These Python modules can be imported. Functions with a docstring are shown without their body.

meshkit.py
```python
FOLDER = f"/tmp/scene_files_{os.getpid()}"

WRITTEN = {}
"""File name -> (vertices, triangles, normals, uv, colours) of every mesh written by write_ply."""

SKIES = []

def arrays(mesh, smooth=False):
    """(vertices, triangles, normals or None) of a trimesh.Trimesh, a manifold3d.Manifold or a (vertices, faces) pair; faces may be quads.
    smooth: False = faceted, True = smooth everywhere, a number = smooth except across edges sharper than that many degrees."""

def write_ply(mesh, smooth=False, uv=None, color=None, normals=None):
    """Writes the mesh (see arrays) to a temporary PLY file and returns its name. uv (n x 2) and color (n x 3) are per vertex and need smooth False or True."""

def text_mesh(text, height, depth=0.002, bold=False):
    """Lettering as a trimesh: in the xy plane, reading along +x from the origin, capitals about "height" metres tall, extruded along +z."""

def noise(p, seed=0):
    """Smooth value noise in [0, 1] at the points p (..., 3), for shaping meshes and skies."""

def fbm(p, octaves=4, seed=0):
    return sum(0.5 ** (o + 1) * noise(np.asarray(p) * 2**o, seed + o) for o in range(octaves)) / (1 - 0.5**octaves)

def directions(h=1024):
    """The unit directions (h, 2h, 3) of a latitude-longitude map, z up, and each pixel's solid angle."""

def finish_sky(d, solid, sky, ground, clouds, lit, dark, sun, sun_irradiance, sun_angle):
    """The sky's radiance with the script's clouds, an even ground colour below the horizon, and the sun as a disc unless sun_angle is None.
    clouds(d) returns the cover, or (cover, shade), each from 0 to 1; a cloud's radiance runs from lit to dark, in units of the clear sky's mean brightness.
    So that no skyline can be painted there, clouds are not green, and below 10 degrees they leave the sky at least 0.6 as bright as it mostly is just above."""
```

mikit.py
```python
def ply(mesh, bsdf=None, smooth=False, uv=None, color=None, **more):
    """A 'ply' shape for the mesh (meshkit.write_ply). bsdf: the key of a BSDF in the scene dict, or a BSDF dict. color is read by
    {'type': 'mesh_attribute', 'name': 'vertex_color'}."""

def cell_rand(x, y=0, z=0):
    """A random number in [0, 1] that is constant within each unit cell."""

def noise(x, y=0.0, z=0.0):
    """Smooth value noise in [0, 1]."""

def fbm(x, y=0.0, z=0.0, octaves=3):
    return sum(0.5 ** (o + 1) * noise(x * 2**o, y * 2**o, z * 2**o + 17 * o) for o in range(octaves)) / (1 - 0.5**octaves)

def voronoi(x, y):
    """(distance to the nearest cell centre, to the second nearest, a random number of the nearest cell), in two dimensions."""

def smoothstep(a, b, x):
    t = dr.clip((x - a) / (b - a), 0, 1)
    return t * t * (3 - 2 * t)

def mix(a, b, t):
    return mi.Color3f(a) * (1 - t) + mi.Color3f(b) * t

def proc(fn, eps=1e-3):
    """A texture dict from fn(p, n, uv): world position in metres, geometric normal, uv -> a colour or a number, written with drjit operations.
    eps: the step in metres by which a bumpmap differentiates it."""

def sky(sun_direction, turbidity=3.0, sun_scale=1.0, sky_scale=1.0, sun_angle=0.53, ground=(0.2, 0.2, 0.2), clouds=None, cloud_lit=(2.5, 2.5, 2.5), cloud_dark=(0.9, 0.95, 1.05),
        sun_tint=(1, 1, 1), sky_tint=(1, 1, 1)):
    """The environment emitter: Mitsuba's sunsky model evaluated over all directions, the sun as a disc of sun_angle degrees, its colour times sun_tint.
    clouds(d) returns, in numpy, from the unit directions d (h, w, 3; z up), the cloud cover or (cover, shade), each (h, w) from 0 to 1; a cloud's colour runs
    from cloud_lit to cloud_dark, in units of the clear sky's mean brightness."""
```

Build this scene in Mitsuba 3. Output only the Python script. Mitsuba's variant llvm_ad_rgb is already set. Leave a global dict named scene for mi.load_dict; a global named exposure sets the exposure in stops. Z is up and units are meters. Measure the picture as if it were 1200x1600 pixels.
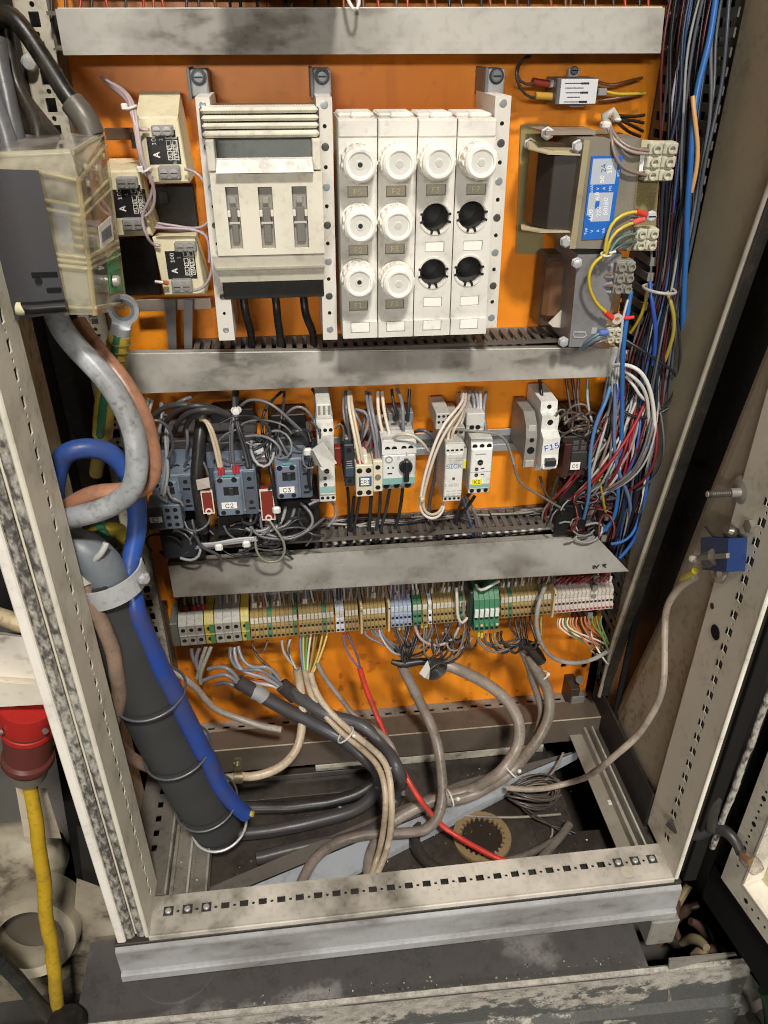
import math, random
import numpy as np, trimesh, shapely
import drjit as dr
import mitsuba as mi
import mikit, meshkit
from mikit import proc, smoothstep, mix
from shapely.geometry import Polygon, Point, box as sbox

T = mi.ScalarTransform4f
scene, labels = {}, {}

# ---------------------------------------------------------------- camera, lamps, exposure (metres)
EYE = np.array([0.2135, -0.6406, 1.0028])
FWD = np.array([0.10012, 0.84670, -0.52257])
scene['camera'] = {'type': 'perspective', 'fov': 52.379, 'fov_axis': 'x', 'near_clip': 0.02, 'far_clip': 40.0,
                   'to_world': T().look_at(origin=EYE.tolist(), target=(EYE + FWD).tolist(), up=[0.05904, 0.51923, 0.85259])}
exposure = 0.0
LAMPS = [  # name, label, centre, size x, size y, tilt towards the cabinet in degrees, radiance
    ('bay_lamp', 'square bay lamp high above the aisle in front of the cabinet', (0.50, -1.9, 3.2), 0.34, 0.34, 0, (390, 370, 336)),
    ('flood_lamp', 'wide flood lamp on the far side of the hall', (-0.9, -6.0, 2.2), 2.4, 0.3, 80, (78, 74.4, 69)),
]

# ---------------------------------------------------------------- helpers (millimetres; written out in metres)
def C(h):
    a = np.array([int(h[i:i + 2], 16) / 255 for i in (1, 3, 5)])
    return tuple(np.where(a < 0.04045, a / 12.92, ((a + 0.055) / 1.055) ** 2.4))
R = random.Random(7)
def jit(c, s=0.12, r=R):
    k = 1 + r.uniform(-s, s)
    return tuple(min(0.95, max(0.002, x * k * (1 + r.uniform(-s, s) * .25))) for x in c)
counts = {}
OFF = np.zeros(3)   # shift of the pieces being built, mm
def num(n):
    k = counts.get(n, 0); counts[n] = k + 1
    return n if k == 0 else '%s_%03d' % (n, k)
def thing(name, label, cat, group=None):
    k = num(name); labels[k] = {'label': label, 'category': cat}
    if group: labels[k]['group'] = group
    return k
def pack(ps):
    V, F, K, o = [], [], [], 0
    for m, c in ps:
        for v, f in (m if isinstance(m, list) else [m]):
            V.append(v + OFF); F.append(f + o); c = np.round(np.sqrt(np.asarray(c, float)) * 255); K.append(np.tile([c[0] * 256 + c[1], c[2]], (len(v), 1))); o += len(v)
    v = np.vstack(V) * .001
    return v, np.vstack(F), np.vstack(K)
def add(parent, name, ps, mat, label=None, kind=None):
    k = num((parent + '__' + name) if parent else name)
    v, f, c = pack(ps)
    scene[k] = mikit.ply(trimesh.Trimesh(v, f, process=False), 'mat_' + mat, smooth=True, uv=c)
    if label or kind:
        labels[k] = {}
        if label: labels[k]['label'] = label
        if kind: labels[k]['kind'] = kind
    return k
def solo(name, label, cat, ps, mat, group=None):
    k = add(None, name, ps, mat); labels[k] = {'label': label, 'category': cat}
    if group: labels[k]['group'] = group
    return k
def flat(v, f):
    v = np.asarray(v, float)[np.asarray(f)].reshape(-1, 3)
    return v, np.arange(len(v)).reshape(-1, 3)
def soft(m, ang=35):
    m = trimesh.graph.smooth_shade(m, angle=np.radians(ang), facet_minarea=None)
    return np.array(m.vertices), np.array(m.faces)
_c = np.array([[sx, sy, sz] for sx in (-1, 1) for sy in (-1, 1) for sz in (-1, 1)], float)
_pts = np.array([[np.where(np.arange(3) == k, s, s * .8)] for s in _c for k in range(3)]).reshape(-1, 3)
_h = trimesh.convex.convex_hull(_pts); _ht = np.array(_h.vertices); _hf = np.array(_h.faces)
_sg = np.sign(_ht); _in = np.abs(_ht) < .9
def box3(x0, x1, y0, y1, z0, z1, b=.8):
    lo = np.minimum([x0, y0, z0], [x1, y1, z1]); hi = np.maximum([x0, y0, z0], [x1, y1, z1])
    if b <= 0:
        m = trimesh.creation.box(bounds=[lo, hi]); return flat(m.vertices, m.faces)
    b = min(b, .45 * (hi - lo).min())
    v = np.where(_sg > 0, hi, lo) - _sg * _in * b
    return flat(v, _hf)
def bx(e, y0, y1, b=.8): return box3(e[0], e[1], y0, y1, e[2], e[3], b)
def hull(p): 
    m = trimesh.convex.convex_hull(np.asarray(p, float)); return flat(m.vertices, m.faces)
def slab(q, yf, yb, b=0):
    """prism between yf and yb of the front outline q (points x,z)"""
    return prism([(a[0], a[-1]) for a in q], 'y', yf, yb)
def ends(q, r0, r1, ax):
    a = np.asarray(q, float); return a
def prism(poly, ax, a0, a1):
    if not hasattr(poly, 'exterior'): poly = Polygon(poly)
    m = trimesh.creation.extrude_polygon(poly.buffer(0), abs(a1 - a0), engine='earcut')
    v = np.array(m.vertices); v[:, 2] += min(a0, a1)
    f = np.array(m.faces)
    if ax == 'y': v = v[:, [0, 2, 1]]; f = f[:, ::-1]
    if ax == 'x': v = v[:, [2, 0, 1]]
    return flat(v, f)
def sheet(q, th=1.5):
    q = np.asarray(q, float); n = np.cross(q[1] - q[0], q[-1] - q[0]); n /= np.linalg.norm(n)
    k = len(q); v = np.vstack([q, q + n * th]); f = [[0, i, i + 1] for i in range(1, k - 1)]
    f = [[a, c, b] for a, b, c in f] + [[a + k, b + k, c + k] for a, b, c in f]
    for i in range(k):
        j = (i + 1) % k; f += [[i, j, j + k], [i, j + k, i + k]]
    return flat(v, f)
def frames(p):
    t = np.gradient(p, axis=0); t /= np.linalg.norm(t, axis=1, keepdims=True) + 1e-9
    a = np.cross(t[0], [0.3, .9, .2] if abs(t[0][1]) < .9 else [1, 0, 0.1]); A = []
    for i in range(len(p)):
        a = a - t[i] * (a @ t[i]); a /= np.linalg.norm(a) + 1e-9; A.append(a)
    A = np.array(A); return t, A, np.cross(t, A)
def spline(pts, step=7):
    p = np.asarray(pts, float)
    if len(p) == 2: p = np.vstack([p[0], (p[0] + p[1]) / 2, p[1]])
    d = np.sqrt(np.linalg.norm(np.diff(p, axis=0), axis=1)) + 1e-6; t = np.r_[0, np.cumsum(d)]
    L = np.linalg.norm(np.diff(p, axis=0), axis=1).sum(); n = int(max(4, min(160, L / step)))
    from scipy.interpolate import PchipInterpolator, CubicSpline
    s = CubicSpline(t, p, bc_type='natural'); return s(np.linspace(0, t[-1], n))
def tube(pts, r, n=8, step=7, raw=False, wob=0):
    p = np.asarray(pts, float) if raw else spline(pts, step)
    if not raw and np.max(r) >= 3: p = p + (np.stack([meshkit.fbm(p * .017 + o, 2) for o in (0, 7.3, 19.1)], 1) - .5) * np.minimum(1, 4 * np.minimum(np.linspace(0, 1, len(p)), np.linspace(1, 0, len(p))))[:, None] * min(6, .5 * np.max(r) + 1)
    _, A, Bn = frames(p); k = len(p)
    rr = 1. * np.broadcast_to(np.interp(np.linspace(0, 1, k), np.linspace(0, 1, len(r)), r) if np.ndim(r) else r, (k,)).copy()
    if wob: rr = rr * (1 + wob * (meshkit.fbm(p * .05, 2) - .5))
    g = np.arange(n) * 2 * np.pi / n
    v = (p[:, None] + rr[:, None, None] * (np.cos(g)[None, :, None] * A[:, None] + np.sin(g)[None, :, None] * Bn[:, None])).reshape(-1, 3)
    i, j = np.meshgrid(np.arange(k - 1), np.arange(n), indexing='ij'); i, j = i.ravel(), j.ravel(); j1 = (j + 1) % n
    f = np.vstack([np.c_[i * n + j, i * n + j1, (i + 1) * n + j1], np.c_[i * n + j, (i + 1) * n + j1, (i + 1) * n + j]])
    c0, c1 = v[:n], v[-n:]; q = np.arange(1, n - 1)
    v2 = np.vstack([v, c0, c1]); m = len(v)
    f = np.vstack([f, np.c_[m + 0 * q, m + q + 1, m + q], np.c_[m + n + 0 * q, m + n + q, m + n + q + 1]])
    return v2, f
def cyl(p0, p1, r0, r1=None, n=14):
    return tube([p0, (np.asarray(p0, float) + p1) / 2, p1], [r0, r0 if r1 is None else r1], n, raw=True)
def lathe(prof, p, ax=(0, -1, 0), n=20, ang=32):
    """prof: (radius, height along ax) from p"""
    m = trimesh.creation.revolve(np.array(prof, float), sections=n)
    m.apply_transform(trimesh.geometry.align_vectors([0, 0, 1], np.asarray(ax, float) / np.linalg.norm(ax))); m.apply_translation(p)
    return soft(m, ang)
def ring(c, ax, R0, r, n=24, k=6):
    ax = np.asarray(ax, float) / np.linalg.norm(ax); a = np.cross(ax, [.2, .3, .9]); a /= np.linalg.norm(a); b = np.cross(ax, a)
    g = np.linspace(0, 2 * np.pi, n + 1)
    return tube(np.asarray(c, float) + R0 * (np.cos(g)[:, None] * a + np.sin(g)[:, None] * b), r, k, raw=True)
def txt(s, h, x, z, y, rot=0, th=.35, bold=False, anchor='c'):
    """lettering on a face that looks towards -y"""
    m = meshkit.text_mesh(s, h, th, bold); v = np.array(m.vertices); b = v.max(0); a = v.min(0)
    v[:, 0] -= (a[0] + b[0]) / 2 if anchor == 'c' else a[0]; v[:, 1] -= (a[1] + b[1]) / 2
    c, si = math.cos(math.radians(rot)), math.sin(math.radians(rot))
    X, Y = v[:, 0] * c - v[:, 1] * si, v[:, 0] * si + v[:, 1] * c
    return flat(np.c_[x + X, y - v[:, 2], z + Y], m.faces)
def turn(m, piv, ax, deg):
    M = trimesh.transformations.rotation_matrix(math.radians(deg), ax, piv)
    f = lambda q: (trimesh.transform_points(q[0], M), q[1])
    return [f(q) for q in m] if isinstance(m, list) else f(m)
def shift(m, d):
    f = lambda q: (q[0] + np.asarray(d, float), q[1])
    return [f(q) for q in m] if isinstance(m, list) else f(m)
def screw(x, z, y, r=4, c=None, ax=(0, -1, 0)):
    c = c or C('#b9bcc0')
    a = (x, y, z)
    out = [(lathe([(0, 0), (r, 0), (r, r * .35), (r * .75, r * .6), (0, r * .62)], a, ax, 12), c)]
    if ax == (0, -1, 0): out.append((box3(x - r * .7, x + r * .7, y - r * .7, y - r * .55, z - r * .12, z + r * .12, 0), C('#2a2a2a')))
    return out
def lerp(a, b, t): return tuple(np.asarray(a, float) * (1 - t) + np.asarray(b, float) * t)

# ---------------------------------------------------------------- materials
_rng = np.random.default_rng(4)
def _table(n, cells, gains):
    out = np.zeros((n, n, n)); tot = 0
    for c, g in zip(cells, gains):
        lat = _rng.random((c, c, c)); q = np.arange(n) / n * c; i = q.astype(int); t = q - i; t = t * t * (3 - 2 * t); j = (i + 1) % c
        ax = lambda a, k: np.take(a, i, k) * (1 - t).reshape([-1 if d == k else 1 for d in range(3)]) + np.take(a, j, k) * t.reshape([-1 if d == k else 1 for d in range(3)])
        out += g * ax(ax(ax(lat, 0), 1), 2); tot += g
    return out / tot
_TAB = mi.Texture3f(mi.TensorXf(_table(96, (12, 24, 48, 96), (.5, .25, .14, .08))[..., None].astype(np.float32)), wrap_mode=dr.WrapMode.Repeat)
def fbm(x, y=0., z=0., octaves=3):
    """value noise of four octaves from a table made above; one unit = one cell of its coarsest octave"""
    return _TAB.eval(mi.Point3f(mi.Float(x) / 12, mi.Float(y) / 12, mi.Float(z) / 12))[0]
def noise(x, y=0., z=0.): return fbm(x * .7, y * .7, z * .7)
def _own(p, n, uv):   # each piece's own plain colour, packed in its uv (see pack)
    a = dr.floor(uv.x / 256 + .0008); r = a / 255; g = (uv.x - a * 256) / 255; b = uv.y / 255
    return mi.Color3f(r * r, g * g, b * b)
VC = proc(_own)
def prin(rough, spec=.5, metal=0., base=VC): return {'type': 'principled', 'base_color': base, 'roughness': rough, 'specular': spec, 'metallic': metal}
def rgb(*a): return {'type': 'rgb', 'value': list(a)}
def blend(a, b, w): return {'type': 'twosided', 'bsdf': {'type': 'blendbsdf', 'weight': w, 'bsdf_0': a, 'bsdf_1': b}}
DUST = {'type': 'diffuse', 'reflectance': rgb(.075, .062, .048)}
def d_light(p, n, uv):
    a = fbm(p.x * 22, p.y * 22, p.z * 22); g = fbm(p.x * 190, p.y * 190, p.z * 190)
    return smoothstep(.42, .8, a) * .22 + smoothstep(.5, .8, g) * .22 * smoothstep(.3, .7, a)
def d_heavy(p, n, uv):
    a = fbm(p.x * 5, p.y * 5, p.z * 5); s = fbm(p.x * 34 + 3, p.y * 34, p.z * 8); g = fbm(p.x * 130, p.y * 130, p.z * 130)
    k = smoothstep(.36, .66, a)
    return dr.clip(.05 + .20 * k + .30 * smoothstep(.48, .8, s) * k + .34 * smoothstep(.5, .78, g) * (.25 + .75 * k), 0, .9)
def d_duct(p, n, uv):
    a = fbm(p.x * 8, p.y * 8, p.z * 15); s = fbm(p.x * 30 + 5, p.y * 30, p.z * 75); g = fbm(p.x * 170, p.y * 170, p.z * 170)
    k = smoothstep(.38, .68, a)
    soot = smoothstep(.27, .05, p.x + .12 * (s - .5)) * smoothstep(.31, .33, p.z) * smoothstep(.44, .42, p.z)   # sooty left end of the lowest cover
    return dr.clip(.02 + .6 * soot + .40 * k + .34 * smoothstep(.44, .74, s) * (.15 + .85 * k) + .12 * smoothstep(.48, .8, g), 0, .9)
def d_cable(p, n, uv):
    return smoothstep(.38, .75, fbm(p.x * 30, p.y * 30, p.z * 30)) * .42 + smoothstep(.5, .8, fbm(p.x * 240, p.y * 240, p.z * 240)) * .3
scene['mat_plastic'] = blend(prin(.42), DUST, proc(d_light))
scene['mat_clean'] = {'type': 'twosided', 'bsdf': prin(.4)}
scene['mat_paint'] = blend(prin(.45), DUST, proc(d_heavy))
scene['mat_duct'] = blend(prin(.5), DUST, proc(d_duct))
scene['mat_cable'] = blend(prin(.38), DUST, proc(d_cable))
scene['mat_wire'] = {'type': 'twosided', 'bsdf': prin(.33)}
scene['mat_matte'] = {'type': 'twosided', 'bsdf': prin(.85, .25)}
scene['mat_metal'] = {'type': 'twosided', 'bsdf': prin(.36, .5, .55)}
scene['mat_dull_metal'] = blend(prin(.45, .5, .85), DUST, proc(d_duct))
def orange(p, n, uv):
    k = fbm(p.x * 7, 3, p.z * 7, 4); s = fbm(p.x * 60, 1, p.z * 8, 3)
    low = smoothstep(.30, .02, p.z)
    spot = smoothstep(.66, .76, fbm(p.x * 55, 5, p.z * 55, 3)) * (.12 + .35 * low)
    c = mix((.88, .30, .018), (.74, .22, .014), smoothstep(.35, .7, k))
    c = mix(c, (.42, .11, .012), smoothstep(.5, .8, s) * (.22 + .12 * low))
    return mix(c, (.05, .02, .008), dr.clip(spot, 0, .8))
scene['mat_orange_paint'] = {'type': 'twosided', 'bsdf': prin(.36, .5, 0., proc(orange))}
def chips(p, n, uv):
    a = fbm(p.x * 13, p.y * 30, p.z * 34); b = fbm(p.x * 75 + 4, p.y * 120, p.z * 120); d = fbm(p.x * 400, p.y * 400, p.z * 500)
    up = smoothstep(-.22, -.15, p.z)
    w = smoothstep(.45, .55, a * .56 + b * .3 + d * .14 - .08 * up + .05 * (1 - up) - .06 * smoothstep(-.165, -.15, p.z))
    c = mix((.44, .415, .365), (.22, .20, .175), smoothstep(.3, .75, b * .6 + d * .4))
    return mix(c, mix((.055, .06, .056), (.12, .12, .112), d), w)
scene['mat_chipped_paint'] = {'type': 'twosided', 'bsdf': prin(.55, .4, 0., proc(chips))}
def stains(p, n, uv):
    a = fbm(p.x * 6 + 3, p.y * 11, p.z * 20); b = fbm(p.x * 55, p.y * 70, 2); d = fbm(p.x * 300, p.y * 300, 5)
    c = mix((.078, .073, .069), (.30, .29, .275), smoothstep(.50, .66, a * .72 + b * .2 + d * .08))
    return mix(c, (.035, .032, .03), smoothstep(.45, .85, b * .6 + d * .4) * .6)
scene['mat_stained_steel'] = {'type': 'twosided', 'bsdf': prin(.5, .5, 0., proc(stains))}
def fuzz(p, n, uv):
    a = fbm(p.x * 260, p.y * 260, p.z * 160, 3); b = fbm(p.x * 25, p.y * 25, p.z * 12, 3)
    c = mix((.085, .08, .072), (.43, .41, .36), smoothstep(.34, .66, a * .6 + b * .4))
    return c
scene['mat_fuzzy_seal'] = {'type': 'twosided', 'bsdf': {'type': 'bumpmap', 'arbitrary': proc(lambda p, n, uv: fbm(p.x * 300, p.y * 300, p.z * 300, 2) * .002), 'bsdf': {'type': 'diffuse', 'reflectance': proc(fuzz)}}}
def grime(p, n, uv):
    a = fbm(p.x * 6, p.y * 6, p.z * 6); b = fbm(p.x * 28, p.y * 28, p.z * 28); d = fbm(p.x * 200, p.y * 200, p.z * 200)
    c = mix((.46, .41, .31), (.24, .205, .15), smoothstep(.3, .7, a * .6 + b * .4))
    return mix(c, (.05, .042, .034), smoothstep(.52, .66, a * .5 + b * .35 + d * .15) * .75)
scene['mat_grimy_casting'] = {'type': 'twosided', 'bsdf': prin(.5, .4, 0., proc(grime))}
def cloudy(p, n, uv): return .10 + .30 * smoothstep(.35, .7, fbm(p.x * 40, p.y * 40, p.z * 40, 3))
scene['mat_clear_plastic'] = {'type': 'blendbsdf', 'weight': proc(cloudy), 'bsdf_0': {'type': 'thindielectric', 'int_ior': 1.5},
                          'bsdf_1': {'type': 'twosided', 'bsdf': prin(.3)}}
def oily(p, n, uv):
    a = fbm(p.x * 12, p.y * 12, 1, 4)
    return mix((.030, .026, .022), (.062, .053, .045), smoothstep(.35, .7, a * .7 + .3 * fbm(p.x * 160, p.y * 160, 3)))
scene['mat_oily_steel'] = {'type': 'twosided', 'bsdf': prin(.3, .5, 0., proc(oily))}
def concrete(p, n, uv):
    return mix((.05, .046, .042), (.15, .14, .125), smoothstep(.35, .7, fbm(p.x * 5, p.y * 5, 1, 5)))
scene['mat_concrete'] = {'type': 'twosided', 'bsdf': prin(.8, .3, 0., proc(concrete))}

# ---------------------------------------------------------------- the lamps of the hall
for nm, lb, c, sx, sy, tilt, rad in LAMPS:
    t = thing(nm, lb, 'lamp')
    x, y, z = (a * 1000 for a in c); sx, sy = sx * 500, sy * 500
    add(t, 'housing', [(turn(box3(x - sx - 20, x + sx + 20, y - sy - 20, y + sy + 20, z + 4, z + 70, 4), (x, y, z), (1, 0, 0), tilt), C('#8d8f90'))], 'metal')
    q = np.array([[x - sx, y - sy, z], [x - sx, y + sy, z], [x + sx, y + sy, z], [x + sx, y - sy, z]])
    q = turn((q, None), (x, y, z), (1, 0, 0), tilt)[0] * .001
    k = num(t + '__diffuser')
    scene[k] = mikit.ply((q, np.array([[0, 1, 2], [0, 2, 3]])), {'type': 'diffuse', 'reflectance': rgb(.7, .7, .7)}, emitter={'type': 'area', 'radiance': rgb(*rad)})

# ================================================================ THE SETTING AND THE CABINET
BEIGE, WHITE, DGREY = C('#d6d0c1'), C('#e6e2d8'), C('#4b4a48')
v = np.array([[-4000, -4000, -300], [5000, -4000, -300], [5000, 5000, -300], [-4000, 5000, -300.]]) * .001
scene['floor'] = mikit.ply((v, np.array([[0, 1, 2], [0, 2, 3]])), 'mat_concrete'); labels['floor'] = {'kind': 'structure'}

cab = thing('control_cabinet', 'open beige steel control cabinet with perforated frame posts and an orange back plate', 'cabinet')
def holes_poly(a0, a1, b0, b1, centres, w, h, dots=None, rd=2.2):
    pl = sbox(a0, b0, a1, b1)
    cut = [sbox(x - w / 2, y - h / 2, x + w / 2, y + h / 2) for x, y in centres] + [Point(x, y).buffer(rd, 3) for x, y in (dots or [])]
    return pl.difference(shapely.union_all(cut))
ZT = 1500
zs = [782.4 - 25 * k for k in range(-28, 31)]
# left front post: inner flange with a row of square holes, dirty front face with the old door seal
pl = holes_poly(-30, 46, 0, ZT, [(12, z) for z in zs], 8, 12, [(12, z + 12.5) for z in zs], 2)
add(cab, 'post', [(prism(pl, 'x', -22.5, -21), BEIGE), (box3(-25.8, -23, -20, 44, 0, ZT, 0), (.01, .01, .01)), (box3(-26, -20.5, -33, -29, 0, ZT, 1.2), BEIGE), (box3(-40, -26, -26, 40, 0, ZT, .5), C('#cfc6b3')),  # black strip behind the flange paints the holes dark
                  (box3(-62, -51, -33, -20, -6, ZT, 1.5), WHITE), (box3(-60, -40, -20, 44, -6, ZT, .5), C('#b9b09e'))], 'plastic', 'left front post with a row of square holes and a dirty door seal')
p = [(-51 + 25 * t, -31, 0) for t in (0, 1)]
sl = add('control_cabinet__post', 'seal', [(box3(-51, -40, -30.5, -24, -4, ZT, 2.5), (1, 1, 1)), (box3(-37, -26.5, -30, -24, -4, ZT, 2.5), (1, 1, 1))], 'fuzzy_seal', 'dusty rubber door seal on the left post')
add('control_cabinet__post', 'seal', [(box3(-40, -37, -25.5, -20, -4, ZT, 0), (.01, .01, .01))], 'matte')
# right front post
zr = [561.8 - 25 * k for k in range(-36, 22)]
pl = holes_poly(-31, 60, -2, ZT, [(6.4, z) for z in zr], 8, 11, [(6.4, z + 12.5) for z in zr], 1.8)
add(cab, 'post', [(prism(pl, 'x', 694, 695), BEIGE), (box3(696, 697, -26, 58, -2, ZT, 0), (.008, .008, .008)), (box3(693.5, 699, -34, -30, 0, ZT, 1.2), C('#e4dfd2')), (box3(699.5, 712, -22, 55, 0, ZT, .5), C('#171615'))], 'plastic', 'right front post with a row of square holes')  # black backing paints the darkness inside the holes
# a wedge-like notch beside each hole of the right post
add(cab, 'perforation_row', [(prism([(10.5, z - 5), (14, z - 7), (14, z + 3), (10.5, z + 1)], 'x', 693.6, 695.5), (.012, .011, .01)) for z in zr], 'matte', kind='stuff')
# bottom front rail
hx = [25 * k for k in range(3, 25)]
pl = holes_poly(-22, 695, -31, 24, [(x, 1) for x in hx], 11, 9.5, [(25 * k + 12.5, 0) for k in range(0, 27)], 2.2)
k = add(cab, 'bottom_rail', [(prism(pl, 'z', -2, 0), C('#d2ccc0')), (box3(-22, 695, -33, -30, -14, 1, 1), C('#d8d2c6')), (box3(-22, 695, 22, 25, -40, -1, .5), C('#8a857b'))], 'duct', 'front bottom rail with a row of square holes')
for x in (0, 25, 50, 625, 650, 675):
    add(k, 'screw', [(box3(x - 6.5, x + 6.5, -6, 7, 0, .8, .2), C('#55524c'))] + [(lathe([(0, 0), (4.2, 0), (4, 1.5), (2.8, 2.6), (0, 2.8)], (x, .5, .8), (0, 0, 1), 12), C('#c4c6c8'))], 'metal')
add(k, 'knockout', [(lathe([(0, 0), (9, 0), (9, .6), (7.5, 1), (0, .7)], (632, -14, 0), (0, 0, 1), 20), C('#bcb4a4'))], 'paint')
# rear posts, side walls, back wall
zl = [764 - 25 * k for k in range(-30, 31)]
pl = holes_poly(-38, -6, -60, ZT, [(-22, z) for z in zl], 10, 13, [(-22, z + 12.5) for z in zl], 2.5)
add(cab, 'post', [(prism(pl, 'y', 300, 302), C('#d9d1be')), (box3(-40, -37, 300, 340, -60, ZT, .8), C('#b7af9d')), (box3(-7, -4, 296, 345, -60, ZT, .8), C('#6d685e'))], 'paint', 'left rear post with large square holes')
zq = [1009 - 25 * k for k in range(-20, 41)]
pl = holes_poly(298, 352, -60, ZT, [(338, z) for z in zq], 12, 13, [(338, z + 12.5) for z in zq], 2.5)
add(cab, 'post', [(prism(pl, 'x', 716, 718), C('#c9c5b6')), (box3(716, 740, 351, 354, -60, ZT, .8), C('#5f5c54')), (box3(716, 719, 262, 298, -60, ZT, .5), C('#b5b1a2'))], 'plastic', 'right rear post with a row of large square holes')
add(cab, 'side_wall', [(box3(-64, -61, 48, 205, -70, ZT, 0), C('#b9ad95')), (box3(-84, -81, 40, 420, -70, ZT, 0), C('#121211')), (box3(-80, -40, 303, 306, -60, ZT, 0), C('#121211'))], 'paint', 'stained left side wall with black sheets behind it for shade')  # the black sheets paint the shade at the rear of the wall
add(cab, 'side_wall', [(box3(722, 725, 61, 420, -70, ZT, 0), C('#a59c88')), (sheet([(700, 60, -20), (700, 236, -20), (700, 150, 300), (700, 112, 520), (700, 60, 800)], 1.2), C('#b1a793'))] + [(sheet([(700 + o0, yb0 + d0, zb0), (700 + o1, yb0 + d1, zb0), (700 + o1, yb1 + d1, zb1), (700 + o0, yb1 + d0, zb1)], 1.2), C('#b1a793')) for (yb0, zb0), (yb1, zb1) in (((236, -20), (150, 300)), ((150, 300), (112, 520)), ((112, 520), (60, 800))) for o0, o1, d0, d1 in ((0, 2, 0, 12), (2, 7, 12, 24), (7, 16, 24, 36))] + [(box3(720, 722, 20, 420, -60, ZT, 0), C('#141312'))], 'paint', 'stained right side wall with a dark slanting gap')  # black sheet behind puts the darkness of the slanting gap into colour
add(cab, 'corner_seal', [(box3(697, 705, 229, 236, -20, ZT, 1), C('#151515'))], 'matte')
# loose sheet leaning on the right wall: its bright folded front edge runs from the bottom back up to the front
q = [(686, 262, 60), (686, 252, 190), (690, 148, 805), (692, 70, 1240), (694, 262, 1300)]
solo('leaning_sheet', 'dark dirty sheet with a pale folded edge leaning along the right inside wall', 'sheet',
     [(sheet([(a, b, c) for a, b, c in q], 1.6), C('#a0967f')), (tube([(683, 262, 60), (683, 252, 190), (687, 148, 805), (690, 68, 1240)], 3.2, 6, raw=True), C('#a29b8d')), (sheet([(683, 263, 60), (698, 263, 60), (704, 72, 1240), (690, 72, 1240)], 1.2), C('#1c1b19'))], 'paint')
add(cab, 'rear_wall', [(box3(-80, 760, 430, 433, -80, ZT, 0), C('#3b3a38'))], 'paint')
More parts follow.
